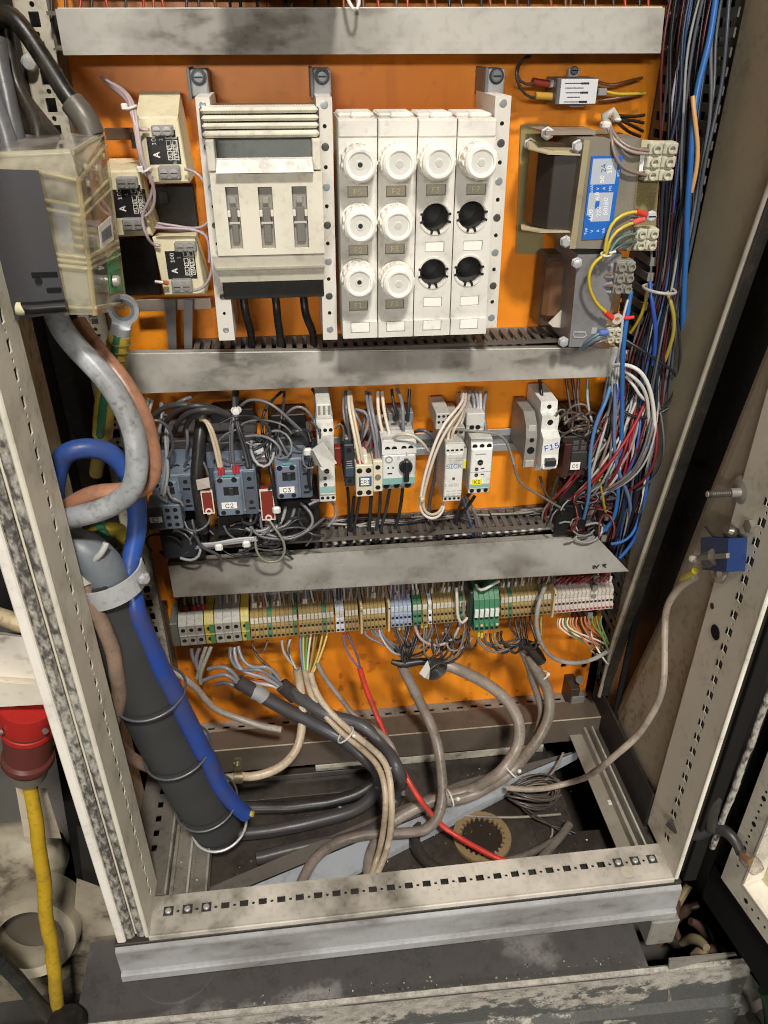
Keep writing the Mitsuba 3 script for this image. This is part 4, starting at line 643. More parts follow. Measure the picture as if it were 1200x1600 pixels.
# feeding cables above the switch
for lb, q, r, c_ in (('black power cable arching from the upper left down behind the clear cover', [(-35,190,1007.9),(-14.6,185,1016.3),(-1,180,1005.6),(13.2,175,979.5),(25.6,170,954.9),(38.1,165,937.5),(45.6,160,918.7)], [8, 8, 8.5], '#161715'),
                     ('thin black cable crossing down to the top of the main switch', [(-20.7,200,1017.5),(-22.3,195,991.2),(-18.4,185,959.3),(-4.3,175,937),(13.2,160,919)], [6, 7], '#131411'),
                     ('dark cable hanging straight into the top of the main switch', [(-24.1,170,998.6),(-22.8,160,970.4),(-19.9,150,949.1),(-17.3,140,921.5)], [8, 8], '#5c5e62'),
                     ('pale grey cable at the extreme left above the main switch', [(-31.3,140,971.2),(-26.4,135,947.7),(-23.2,130,933.5),(-20.3,125,918.1)], [8, 9], '#6c6e74'),
                     ('slim dark cable below the arching power cable', [(-22.7,190,970.1),(-13.8,180,949.5),(-6.3,170,934.8),(-3.4,160,919.2)], [6.5, 7], '#191a14')):
    solo('power_cable', lb, 'cable', [(tube(q, r, 12), C(c_))], 'cable')
solo('cable_sleeve', 'taped grey end of the arching black power cable', 'sleeve', [(tube([(28.9,168,950),(38.1,165,937.5),(44.1,161,923.8)], 11, 12, wob=.2), C('#56524a'))], 'cable')
solo('plastic_knob', 'round white plastic knob on the rear post at the upper left', 'knob', [(lathe([(0, 0), (7, 0), (8, 4), (6, 9), (0, 11)], (-34.2,296,977.1), (.2, -1, 0), 14), C('#b7b8b4'))], 'plastic')
add(cab, 'panel_strip', [(bx((-89.6,-33.9,896.7,1062.1), 330, 333, 0), C('#7b8072'))], 'paint')
solo('shade_box', 'unseen dark box added to shade the uppermost duct', 'relay', [(box3(172, 276, 196, 326, 1046, 1180, 2), C('#4a4a4c'))], 'plastic')  # box above the view, added to cast shade on the top duct
solo('darkening_strip', 'dark brown strip added to darken the plate above the uppermost duct', 'strip', [(box3(15, 640, 306, 328, 1034, 1090, 1), C('#2b231e'))], 'plastic')  # dark strip added so the plate above the duct reads as shaded
# top wires peeking over the upper duct
tw = thing('wire_bundle', 'many thin orange and dark wires running above the uppermost duct', 'wire bundle')
for i in range(46):
    u = 110 + i * 20 + R.uniform(-6, 6)
    x = -5 + (u - 110) / 900 * 640
    add(tw, 'wire', [(tube([(x, 320, 1060 + R.uniform(0, 30)), (x + R.uniform(-3, 3), 300, 1030), (x + R.uniform(-5, 5), 290, 1012)], 1.6, 5), C(R.choice(['#6d4a38', '#3a3432', '#8a4a2a', '#55504c', '#2b2b30', '#a33b26'])))], 'wire')
wire('white wire loop hanging over the uppermost duct cover', [(279.4,262,1040.7),(283.9,252,1029.1),(287.8,248,1022.8),(291.5,248,1022.8),(293.6,250,1028),(294.2,262,1040.8)], 1.8, '#dcd8d2')

# ================================================================ THE CONTACTOR ROW
rail = thing('mounting_rail', 'shiny steel top hat rail carrying the contactors and relays', 'rail')
for nm, a, b in (('rail', 38, 600),):
    zc = (362.2,318,522.7)[2]
    add(rail, 'rail', [(box3(40, 610, 318, 319.5, zc + 2, zc + 12, .3), C('#b5b8bb')), (box3(40, 610, 318, 319.5, zc - 22, zc - 12, .3), C('#b5b8bb')), (box3(40, 610, 326, 328, zc - 13, zc + 3, .3), C('#8b8e92')), (box3(40, 610, 319, 328, zc + 1, zc + 3, .3), C('#9a9da0')), (box3(40, 610, 319, 328, zc - 13, zc - 11, .3), C('#9a9da0'))], 'metal')
BG, BG2 = C('#6b7687'), C('#525c6a')
HOLE = (.008, .008, .009)
def hole(x, z, y, rx=3.4): return [(cyl((x, y + .3, z), (x, y - .25, z), rx, n=10), HOLE)]
def tagbox(x, z, y, w, h, s, th, c=None, tc=(.03, .03, .04), rot=0): return [(box3(x - w / 2, x + w / 2, y - .6, y, z - h / 2, z + h / 2, .15), c or C('#e9e7e0')), (txt(s, th, x, z, y - .6, rot), tc)]
def contactor(label, up, fr, yu, yf, tag=None, ts=6, col=BG):
    t = thing('contactor', label, 'contactor')
    x0, x1, z0, z1 = fr; a0, a1, b0, b1 = up; w = x1 - x0
    add(t, 'rear_body', [(box3(min(a0, x0) + 1, max(a1, x1) - 1, yu, 318, min(z0, b0) + 2, b1, 1.2), BG2), (box3(a0, a1, yu - 2, yu + 8, b1 - 3, b1 + 9, 1), C('#3b3a3c'))], 'plastic')
    add(t, 'terminal_deck', [(box3(a0, a1, yu - 1, yu + 10, b0, b1, 1), col)] + [h for i in range(3) for h in hole(a0 + (a1 - a0) * (.2 + .3 * i), b0 + (b1 - b0) * .35, yu - 1, 4.4)], 'plastic')
    k = add(t, 'front', [(box3(x0, x1, yf, yu + 6, z0, z1, 1.6), col), (box3(x0 + 1, x0 + w * .63, yf - 4, yf + 2, z0 + 2, z1 - 8, 1.4), jit(C('#6f7b8c'), .05)), (box3(x0 + w * .68, x1 - 1, yf - 2, yf + 2, z0 + 1, z1 - 1, 1), BG2)] +
        [h for i in (.14, .48) for h in hole(x0 + w * i, z1 - 11, yf - 4, 3.6)] + [h for i in (.14, .48) for h in hole(x0 + w * i, z0 + 7, yf - 4, 3.2)] +
        [(box3(x0 + w * .2, x0 + w * .56, yf - 4.6, yf - 3.8, (z0 + z1) / 2 + 0, (z0 + z1) / 2 + 12, .2), (.01, .01, .012)), (box3(x0 + w * .33, x0 + w * .44, yf - 6.4, yf - 4, (z0 + z1) / 2 + 1, (z0 + z1) / 2 + 11, .5), C('#2c3038'))] +
        [(box3(x0 + w * .22, x0 + w * .5, yf - 4.4, yf - 3.9, z1 - 6.5, z1 - 3.5, 0), C('#58a0a0'))] +
        [h for q in ((.84, .82), (.84, .3)) for h in hole(x0 + w * q[0], z0 + (z1 - z0) * q[1], yf - 2, 3)] +
        [(box3(x0 + w * .76, x0 + w * .93, yf - 2.6, yf - 1.9, z0 + (z1 - z0) * q, z0 + (z1 - z0) * q + 3, 0), HOLE) for q in (.6, .14)], 'plastic', 'blue grey front')
    if tag: add(t, 'tag', tagbox(x0 + w * .3, z0 + (z1 - z0) * .27, yf - 4, 19, 9, tag, ts), 'clean', 'white tag marked ' + tag)
    return t
contactor('leftmost blue grey contactor behind the thick grey cable', (33,76.5,516.4,560), (23.6,74.6,479.4,533.1), 262, 238)
contactor('blue grey contactor marked C2 in the middle of the three', (93.2,156.9,530.1,557.3), (103.8,155,478.7,543.2), 256, 222, 'C2')
contactor('smaller blue grey contactor marked C3 right of the red suppressors', (180,227.1,535.4,559.2), (178.5,224,496.1,553.9), 258, 226, 'C3')
ax_ = thing('auxiliary_contact', 'dark auxiliary contact block marked C1 at the left end of the contactor row', 'contact block')
x0, x1, z0, z1 = (20.7,60.7,473.1,508.2)
add(ax_, 'body', [(box3(x0, x1, 206, 236, z0, z1, 1.2), C('#5e6673')), (box3(x0, x0 + (x1 - x0) * .46, 204.5, 208, z0 + 3, z1 - 2, .8), C('#37393d'))] + [h for i in (.6, .84) for j in (.2, .5, .8) for h in hole(x0 + (x1 - x0) * i, z0 + (z1 - z0) * j, 206, 3)], 'plastic')
add(ax_, 'tag', tagbox(x0 + (x1 - x0) * .22, (z0 + z1) / 2 - 1, 204.5, 15, 8, 'C1', 5, C('#d2d3d1')), 'clean', 'grey tag marked C1')
def bar_thing(nm, label, cat, e, yf, yb, c_, mat='plastic', b=1.2): return solo(nm, label, cat, [(bx(e, yf, yb, b), C(c_))], mat)
bar_thing('overload_relay', 'dark overload relay hanging below the leftmost contactor', 'relay', (24,77.9,408.7,452.7), 236, 318, '#24262a')
bar_thing('overload_relay', 'black relay block hanging below contactor C2', 'relay', (97.5,157.4,426.8,462.8), 246, 318, '#1d1e21')
bar_thing('overload_relay', 'black relay block hanging below contactor C3', 'relay', (174.7,232.4,414.3,478.8), 250, 318, '#191a1c')
bar_thing('interlock_strip', 'dark grey busbar cover above contactors C2 and the leftmost one', 'strip', (35.8,156.9,557.9,573.9), 262, 318, '#4a4a4c')
bar_thing('terminal_cover', 'black cover above contactor C3', 'cover', (173,220.9,547.6,584), 290, 322, '#121214')
bar_thing('terminal_cover', 'black cover block behind the arching cables at the left', 'cover', (100,155.2,554.1,592), 296, 322, '#161618')
solo('loom_tube', 'wide black loom tube running down between the two left contactors', 'loom', [(tube([(94.1,262,598.5),(89.4,240,576.2),(83.5,228,538.5),(81.5,226,493.7),(80.8,232,451.3)], [8, 8, 7], 12, wob=.2), C('#202023'))], 'cable')
for lb, e, y in (('red brown suppressor module between the loom tube and contactor C2', (86.7,99.9,487.7,519.1), 216), ('red brown suppressor module between contactors C2 and C3', (158.3,174.4,469.3,512.7), 222), ('red brown suppressor half hidden right of the narrow white relay', (255.7,264,520.6,546.7), 262)):
    t = thing('suppressor', lb, 'suppressor'); x0, x1, z0, z1 = e
    add(t, 'body', [(bx(e, y, y + 14, 1), C('#7d2a1c'))], 'plastic'); 
    if y < 240: add(t, 'rim', [(box3(x0 - .6, x1 + .6, y - .4, y + 3, z1 - 1, z1 + .6, 0), C('#d9cfc4')), (box3(x0 - .6, x1 + .6, y - .4, y + 3, z0 - .6, z0 + 1, 0), C('#d9cfc4')), (box3(x0 - .6, x0 + .6, y - .4, y + 3, z0, z1, 0), C('#d9cfc4')), (box3(x1 - .6, x1 + .6, y - .4, y + 3, z0, z1, 0), C('#d9cfc4')), (lathe([(2.5, 0), (4.5, 0), (4.5, 1), (2.5, 1)], ((x0 + x1) / 2, y, z0 + 3), (0, -1, 0), 12), C('#d9cfc4'))], 'clean')
solo('paper_tag', 'crumpled beige paper tag above the left red brown suppressor', 'tag', [(sheet([(83,214,537.2),(99.3,210,542),(99.5,208,528.8),(83.6,214,522.8)], .6), C('#b7b1a4'))], 'plastic')
solo('metal_clip', 'shiny bent metal clip between contactors C2 and C3', 'clip', [(hull([(154.2,250,565),(176.4,250,564.7),(174.4,246,547.9),(153.6,246,548.2),(154,252,564),(176.3,252,563.7),(174.3,249,546.4),(153.4,249,546.7)]), C('#c4c8cc')), (bx((155.3,179.4,557.5,568.2), 262, 266, .5), C('#56585c'))], 'metal')
# narrow relays
def relay(label, e, y, c_='#d8d7d0', teal=None, holes=(), tops=3, name='relay', prof=8):
    t = thing(name, label, 'relay'); x0, x1, z0, z1 = e; w = x1 - x0; h = z1 - z0
    add(t, 'housing', [(box3(x0, x1, y + prof, 318, z0, z1, 1), C('#bcbab3')), (box3(x0 + .2, x1 - .2, y, y + prof + 3, z0 + h * .10, z0 + h * .84, 1.2), C(c_)), (hull([(x0, y + prof, z0 + h * .84), (x1, y + prof, z0 + h * .84), (x0, y + 1, z0 + h * .84), (x1, y + 1, z0 + h * .84), (x0, y + 26, z1), (x1, y + 26, z1), (x0, y + prof, z1 - 2), (x1, y + prof, z1 - 2)]), C(c_)), (box3(x0, x1, y + 3, y + prof + 4, z0, z0 + h * .1, .8), C('#c9c8c1'))], 'plastic')
    ps = []
    for i in range(tops): 
        ps += hole(x0 + w * (i + .5) / tops, z0 + h * .88, y + 2, w * .32 / tops * 1.1); ps += hole(x0 + w * (i + .5) / tops, z0 + h * .05, y + 3, w * .3 / tops * 1.1)
    add(t, 'screw_hole', ps, 'matte', kind='stuff')
    if teal: add(t, 'stripe', [(box3(x0 + .5, x1 - .5, y - .5, y + .4, z0 + h * teal[0], z0 + h * teal[1], 0), C('#8ab0a8'))], 'clean', 'pale teal stripe')
    for (u, v, r_) in holes: add(t, 'dial', [(lathe([(0, 0), (r_, 0), (r_ * .9, 1.2), (0, 1.3)], (x0 + w * u, y, z0 + h * v), (0, -1, 0), 14), C('#1a1a1b')), (box3(x0 + w * u - r_ * .7, x0 + w * u + r_ * .7, y - 1.6, y - 1.2, z0 + h * v - .4, z0 + h * v + .4, 0), C('#6a6a6a'))], 'clean')
    return t
e1 = (233.1,253.8,486.7,602.9); n1 = relay('narrow white relay with a teal stripe and three dials right of contactor C3', e1, 226, teal=(.13, .21), holes=((.5, .40, 3.4), (.38, .315, 2.4), (.38, .235, 2.4)))
add(n1, 'terminal_head', [(box3(e1[0] + 1, e1[1] - 2, 238, 300, e1[3] - 2, e1[3] + 16, 1), C('#dcdbd4'))] + [(box3(e1[0] + 3 + 6 * i, e1[0] + 6 + 6 * i, 237.6, 238.4, e1[3] + 2, e1[3] + 14, 0), C('#8a8a86')) for i in range(3)], 'plastic')
solo('hinged_tag', 'white card tag swung out in front of the narrow white relay', 'tag', [(sheet([(224,206,573.5),(238.8,196,589.6),(254.7,196,559.4),(236.7,204,545.7)], 1), C('#e6e5df')), (sheet([(224,205,574),(237.2,204,576.3),(241.5,203,548.6),(228.5,204,555)], 1), C('#6d6f6b'))], 'plastic')
b1 = thing('auxiliary_contact', 'narrow black contact block between the narrow white relay and the CR1 contactor', 'contact block')
e = (267,280.2,496.9,557.5); x0, x1, z0, z1 = e
add(b1, 'body', [(bx(e, 248, 318, 1), C('#2d3036')), (box3(x0 + 1, x1 - 1, 244, 250, z0 + 16, z0 + 30, .8), C('#3a4656'))] + hole((x0 + x1) / 2, z1 - 8, 248, 3.6) + hole((x0 + x1) / 2, z0 + 8, 248, 3.2) + [(box3(x0 + 3, x1 - 3, 247.6, 248.2, z1 - 24 - 3 * i, z1 - 23 - 3 * i, 0), C('#9a9ca0')) for i in range(3)], 'plastic')
add(b1, 'upper_terminal', [(bx((267.3,280.6,546.7,562.3), 266, 300, 1), C('#5a5b58')), (lathe([(0, 0), (5, 0), (4.4, 2), (0, 2)], (274,266,555), (0, -1, 0), 12), C('#a9a89a'))], 'plastic')
# small cream contactor CR1
c_ = thing('contactor', 'small cream contactor with a blue framed tag in the middle of the row', 'contactor'); e = (280.3,315,490,536.1); x0, x1, z0, z1 = e
e2 = (280.1,302.3,490.6,536.6); f0, f1, g0, g1 = e2
add(c_, 'body', [(box3(f0, f1, 230, 300, g0, g1, 1), C('#cdc6ae')), (box3(f1 + .5, x1, 232, 300, g0 + 5, g1 + 4, 1), C('#d2ccb6')), (box3(f0 + 6, f1 - 6, 238, 262, g1 - 4, g1 + 10, 1), C('#e0dccb'))] + [h for i in (.22, .74) for j in (.83, .13) for h in hole(f0 + (f1 - f0) * i, g0 + (g1 - g0) * j, 230, 3.8)] + [h for j in (.8, .16) for h in hole((f1 + x1) / 2, g0 + (g1 - g0) * j + 4, 232, 3.4)], 'plastic')
add(c_, 'tag', [(box3(f0 + 4, f1 - 2, 228.6, 230.6, (g0 + g1) / 2 - 7, (g0 + g1) / 2 + 7, .4), C('#3a5a8c')), (box3(f0 + 6, f1 - 5, 228, 229.5, (g0 + g1) / 2 - 5, (g0 + g1) / 2 + 5, .3), C('#e4e3dc')), (txt('CR1', 5, (f0 + f1) / 2 + .5, (g0 + g1) / 2, 228), (.03, .03, .04)), (cyl(((f1 + x1) / 2, 233, (g0 + g1) / 2 + 4), ((f1 + x1) / 2, 230.4, (g0 + g1) / 2 + 4), 4), C('#7c7764'))], 'clean', 'tag marked CR1 in a blue frame')
add(c_, 'rear_terminal', [(bx((291.6,320.1,519.7,546.9), 262, 312, 1), C('#5d5b56'))] + [h for i in (.2, .55, .85) for h in hole(e[0] + (x1 - x0) * i, g1 + 16, 262, 3.6)], 'plastic')
# motor protection switch
mp = thing('motor_switch', 'white motor protection switch with a black rotary knob', 'motor switch'); e = (313.9,357.5,504.9,564.8); x0, x1, z0, z1 = e; w = x1 - x0; h = z1 - z0
add(mp, 'body', [(box3(x0, x1, 236, 316, z0 - 6, z1 + 2, 1.5), C('#b9b9b6')), (box3(x0 + .5, x1 - .5, 230, 240, z0 + 1, z1 - 16, 1.6), C('#d6d7d6')), (hull([(x0, 230, z1 - 15), (x1, 230, z1 - 15), (x0, 233, z1), (x1, 233, z1), (x0, 260, z1 + 4), (x1, 260, z1 + 4), (x0, 260, z1 - 15), (x1, 260, z1 - 15)]), C('#cfcfcc'))], 'plastic', 'light grey body')
ps = []
for i in (.16, .36, .64, .84): ps += hole(x0 + w * i, z1 - 8, 231.6, 3.6)
for i in (.16, .46, .8): ps += hole(x0 + w * i, z0 - 2, 236, 4)
add(mp, 'screw_hole', ps, 'matte', kind='stuff')
add(mp, 'stripe', [(box3(x0 + 1, x1 - 1, 229.4, 230.4, z0 + 2, z0 + 11, 0), C('#7fa9a4'))], 'clean', 'teal stripe')
add(mp, 'foot', [(box3(x0 + 1, x1 - 4, 236, 250, z0 - 9, z0 + 1, 1), C('#77787a'))] + [q for i in (.14, .45, .78) for q in hole(x0 + w * i, z0 - 4, 236, 4)], 'plastic')
kx, kz = x0 + w * .69, z0 + h * .46
add(mp, 'knob', [(lathe([(0, 0), (9, 0), (8.4, 5), (0, 5.4)], (kx, 230, kz), (0, -1, 0), 22), C('#1b1b1d')), (box3(kx - 3, kx + 3, 217, 227, kz - 17, kz + 13, 1.6), C('#202023')), (box3(kx - 3.4, kx + 3.4, 219, 231, kz - 18, kz - 8, 1), C('#39393c'))], 'clean', 'black rotary knob')
add(mp, 'dial', [(lathe([(3.4, 0), (5, 0), (5, .8), (3.4, .8)], (x0 + w * .2, 230, z1 - 22), (0, -1, 0), 16), C('#8e908e')), (box3(x0 + w * .16, x0 + w * .3, 229.4, 230.2, z0 + 17, z0 + 18.6, 0), C('#1f1f20')), (cyl((x0 + w * .18, 230.2, z0 + 26), (x0 + w * .18, 229.4, z0 + 26), 1.2), HOLE), (cyl((x0 + w * .32, 230.2, z0 + 26), (x0 + w * .32, 229.4, z0 + 26), 1.2), HOLE), (txt('0', 4, kx - 9, kz + 12, 230), C('#77797a')), (txt('1', 4, kx + 1, kz + 17, 230), C('#77797a'))], 'clean')
add(mp, 'rear_terminal', [(bx((319.1,357.7,544.9,568.8), 268, 312, 1), C('#a9a8a4')), (bx((328.1,362.1,557.2,580.2), 288, 316, 1), C('#77777a'))] + [h for i in (.2, .5, .8) for h in hole(x0 + w * i, z1 + 17, 268, 4.4)], 'plastic', 'grey terminals above')
# safety relay and timer relay
sk = relay('grey safety relay lettered SICK with white wires looping to its left', (393.8,417.2,478.8,564.1), 222, '#dcdbd7', tops=4, prof=4); e = (393.8,417.2,478.8,564.1); x0, x1, z0, z1 = e; w = x1 - x0
mx = (x0 + x1) / 2
add(sk, 'print', [(txt('SICK', 6.2, mx, z0 + (z1 - z0) * .63, 222, 0, .3, True), C('#7d8ea6')), (txt('1 6020', 4, mx - 2, z0 + (z1 - z0) * .31, 222), C('#8a8a88')), (cyl((mx, 222.2, z0 + (z1 - z0) * .42), (mx, 221.5, z0 + (z1 - z0) * .42), 2), C('#4a4a4a'))] + [(box3(x0 + 3 + i * w * .3, x0 + 3 + i * w * .3 + w * .24, 221.7, 222.2, z0 + (z1 - z0) * q, z0 + (z1 - z0) * q + .8, 0), C('#9a9a96')) for i in range(3) for q in (.72, .76, .15, .2, .12)], 'clean', 'grey lettering SICK')
add(sk, 'terminal_head', [(bx((387.3,405.8,565.7,588.4), 262, 318, 1), C('#c8c7c1')), (bx((399.3,420.9,554.7,578.2), 240, 318, 1), C('#b5b2a6')), (bx((422.5,427.6,515.1,543.4), 250, 300, .6), C('#c3c1ba')), (bx((421.9,427.1,513.7,526.1), 249, 252, .2), C('#e3d73a'))] + [q for i in range(3) for j in range(2) for q in hole((391,262,585.1)[0] + i * 6, (391,262,584.2)[2] - j * 8, 262, 2)] + [q for i in range(3) for q in hole(x0 + 8 + i * 7, z1 + 8, 240, 3)], 'plastic', 'upper terminals')
k1 = relay('narrow white timer relay with a yellow tag K1', (429.2,457.2,483.1,562.4), 232, '#e2e2de', teal=(.13, .20), holes=((.45, .60, 4), (.3, .48, 2.4), (.3, .37, 2.6)), prof=6); e = (429.2,457.2,483.1,562.4); x0, x1, z0, z1 = e; w = x1 - x0
add(k1, 'tag', tagbox(x0 + w * .35, z0 + (z1 - z0) * .245, 231.4, 13, 9, 'K1', 5.4, C('#e9e02c')), 'clean', 'yellow tag marked K1')
add(k1, 'terminal_head', [(bx((424.7,448.1,566.6,591.8), 250, 318, 1), C('#c5c4be'))] + [q for i in range(2) for q in hole((431.8,250,572.3)[0] + i * 8, (431.8,250,572.3)[2], 250, 3.4)], 'plastic', 'grey upper terminals')
add(k1, 'print', [(box3(x0 + w * .2, x0 + w * .7, 231.5, 232.2, z0 + (z1 - z0) * .74, z0 + (z1 - z0) * .76, 0), C('#8fa3a3')), (box3(x0 + 1, x1 - 1, 231.6, 232.2, z0 + (z1 - z0) * .42, z0 + (z1 - z0) * .425, 0), C('#55565a'))] + [(box3(x0 + w * .5, x0 + w * .66, 231.5, 232.2, z0 + (z1 - z0) * q, z0 + (z1 - z0) * q + 1.4, 0), C('#333')) if False else (box3(x0 + w * .5, x0 + w * .66, 231.5, 232.2, z0 + (z1 - z0) * q, z0 + (z1 - z0) * q + 1.4, 0), C('#333333')) for q in (.48, .37)], 'clean')
# right hand small devices
gt = thing('terminal_block', 'grey feed through terminal left of the white circuit breaker', 'terminal block'); e = (504.8,518.6,511.8,579.2); x0, x1, z0, z1 = e
add(gt, 'body', [(prism([(246, z0), (252, z0), (252, z0 + 8), (262, z0 + 10), (318, z0 + 10), (318, z1 + 2), (268, z1 + 4), (252, z1 - 8), (246, z1 - 24)], 'x', x0 - 1, x1), C('#85837e')), (box3(x0 + 1, x1 - 1, 244, 248, z0 + 1, z0 + 11, .6), C('#a8a69f')), (box3(x0 + 2, x1 - 2, 249, 252, z1 - 19, z1 - 8, .5), C('#b7b5ae'))], 'plastic')
add(gt, 'clamp_hole', [h for q, rr_ in ((.6, 3), (.38, 5), (.1, 3.6)) for h in hole((x0 + x1) / 2, z0 + (z1 - z0) * q, 245, rr_)], 'matte', kind='stuff')
cbk = thing('circuit_breaker', 'white circuit breaker with blue handwriting F15', 'circuit breaker'); e = (522.5,544.8,503.2,600.4); x0, x1, z0, z1 = e; h = z1 - z0
pf = [(252, z0), (246, z0 + h * .10), (246, z0 + h * .12), (232, z0 + h * .14), (229, z0 + h * .22), (232, z0 + h * .34), (232, z0 + h * .58), (246, z0 + h * .64), (246, z0 + h * .84), (256, z0 + h * .86), (258, z1), (318, z1), (318, z0)]
add(cbk, 'housing', [(prism(pf, 'x', x0, x1), C('#dddcd7'))], 'plastic', 'white housing')
add(cbk, 'handwriting', [(txt('F15', 8, (x0 + x1) / 2 + 1, z0 + h * .46, 231.8, 14), C('#2a4f9c'))], 'clean', 'blue handwriting F15')
add(cbk, 'toggle', [(box3(x0 + 4, x1 - 4, 224, 234, z0 + h * .20, z0 + h * .30, 1), C('#2a2a2a')), (box3(x0 + 2, x1 - 2, 228, 233, z0 + h * .15, z0 + h * .20, .6), C('#ececea'))], 'clean', 'black toggle')
add(cbk, 'screw_hole', hole((x0 + x1) / 2, z0 + h * .75, 246, 4) + hole((x0 + x1) / 2 - 2, z0 + h * .05, 250, 3) + hole((x0 + x1) / 2, z0 + h * .93, 256, 3), 'matte', kind='stuff')
k5 = thing('contactor', 'black contactor with a small white tag C5 at the right end of the row', 'contactor'); e = (551.5,588.3,497.9,557.1); x0, x1, z0, z1 = e; w = x1 - x0; h = z1 - z0
add(k5, 'body', [(bx(e, 240, 318, 1.2), C('#232222')), (box3(x0 + 12, x1, 234, 242, z0 + 14, z1 - 20, 1), C('#2c2c2d')), (box3(x0, x0 + 10, 230, 244, z0 + 4, z1 - 6, 1), C('#3a1915'))] + [(box3(x0 + 14 + i * 11, x0 + 22 + i * 11, 238.6, 240.4, z1 - 12 - j * 8, z1 - 6 - j * 8, .3), C('#4a4a4a')) for i in range(2) for j in range(2)], 'plastic')
add(k5, 'tag', tagbox(x0 + w * .52, z0 + h * .32, 234, 13, 11, 'C5', 5) , 'clean', 'white tag marked C5')
add(k5, 'upper_body', [(bx((559.6,593.2,542,572.1), 266, 316, 1), C('#201f1e')), (box3(x0 + 6, x0 + 12, 262, 268, z1 + 12, z1 + 18, .5), C('#c9b52c'))], 'plastic')
bt = thing('terminal_block', 'beige terminal block with three screw holes at the right end of the row', 'terminal block'); e = (612.5,626,488.5,540.3); x0, x1, z0, z1 = e
add(bt, 'body', [(bx(e, 246, 312, 1), C('#a8a18c')), (box3(x0 - 14, x0, 250, 312, z0 + 6, z1 - 2, 1), C('#77725f'))], 'plastic')
add(bt, 'screw_hole', [h for q in (.82, .52, .2) for h in hole((x0 + x1) / 2, z0 + (z1 - z0) * q, 246, 3.8)], 'matte', kind='stuff')
bar_thing('relay_socket', 'black block under the C5 contactor', 'relay', (566.4,611.5,387.8,477.2), 262, 320, '#141415')

# ================================================================ THE TERMINAL ROW
TR = random.Random(11)
ROWL, ROWR = (278, 946, 1008), (961, 912, 948)
def trow(u): # world x and z-range of the row at photo column u (same rail everywhere)
    return None
YT = 262
zT0, zT1 = (44.9,262,302.1)[2], (661.5,262,292.7)[2]
zB0, zB1 = (36.6,262,235.9)[2], (668.5,262,247.9)[2]
xL, xR = (21.1,262,271.4)[0], (675.9,262,272.1)[0]
r2 = thing('mounting_rail', 'rail behind the row of terminals', 'rail'); add(r2, 'rail', [(sheet([(xL - 5, 316, zT0 - 12), (xR + 5, 316, zT1 - 12), (xR + 5, 316, zT1 - 42), (xL - 5, 316, zT0 - 42)], -2), C('#a0a2a4'))], 'metal')
BRASS, CREAM, GRY = C('#968053'), C('#cbbf9f'), C('#8f8f88')
def tpiece(x0, x1, dz, kind):
    """one terminal: stepped body, marker plate, two tiers with clamp windows"""
    w = x1 - x0; m = (x0 + x1) / 2; g = .25
    top, bot = -4 + dz, -40 + dz
    P_ = lambda pr, a, b: prism(pr, 'x', a, b)
    if kind in ('grey', 'pe'):
        body = C('#96958c') if kind == 'grey' else C('#b09f3c')
        pr = [(262, bot), (262, bot + 17), (260, bot + 18), (262, bot + 19), (262, bot + 36), (278, bot + 50), (314, bot + 50), (314, bot)]
        ps = [(P_(pr, x0 + g, x1 - g), jit(body, .06, TR))]
        if kind == 'pe': ps += [(box3(m, x1 - g, 261.5, 262.3, bot + 1, bot + 35, 0), C('#4a7d58'))]
        for z in (bot + 9, bot + 28): ps += [(cyl((m, 262.5, z), (m, 261.6, z), w * .28, n=8), HOLE)]
        ps += [(box3(m - w * .32, m + w * .32, 266, 270, bot + 37, bot + 41, .3), C('#bdbcb4'))]
        return ps
    col = {'brass': BRASS, 'cream': CREAM, 'green': C('#47775a'), 'blue': C('#8f9bb0'), 'white': C('#c6c9d0'), 'red': C('#c3b7ae')}[kind]
    pr = [(268, bot), (262, bot + 1), (262, bot + 10), (266, bot + 11), (266, bot + 21), (271, bot + 23), (271, bot + 34), (290, bot + 41), (314, bot + 41), (314, bot)]
    ps = [(P_(pr, x0 + g, x1 - g), jit(col, .1, TR))]
    mk = C('#c3bfb2') if kind != 'blue' else C('#b3bac6')
    ps += [(box3(x0 + .5, x1 - .5, 268.5, 271.5, bot + 24, bot + 33, .3), jit(mk, .06, TR))]
    lo = {'red': C('#d9cfc9')}.get(kind, jit(col, .12, TR))
    for z, y in ((bot + 5.5, 262), (bot + 16, 266)):
        ps += [(box3(m - w * .30, m + w * .30, y - .5, y + .3, z - 2.6, z + 2.2, 0), HOLE), (box3(m - w * .32, m + w * .32, y - 1.2, y - .2, z + 2, z + 3.4, 0), lo)]
    if kind == 'red': ps += [(box3(m - w * .25, m + w * .25, 261.2, 262.2, bot + 4, bot + 7, 0), C('#b8232f'))]
    return ps
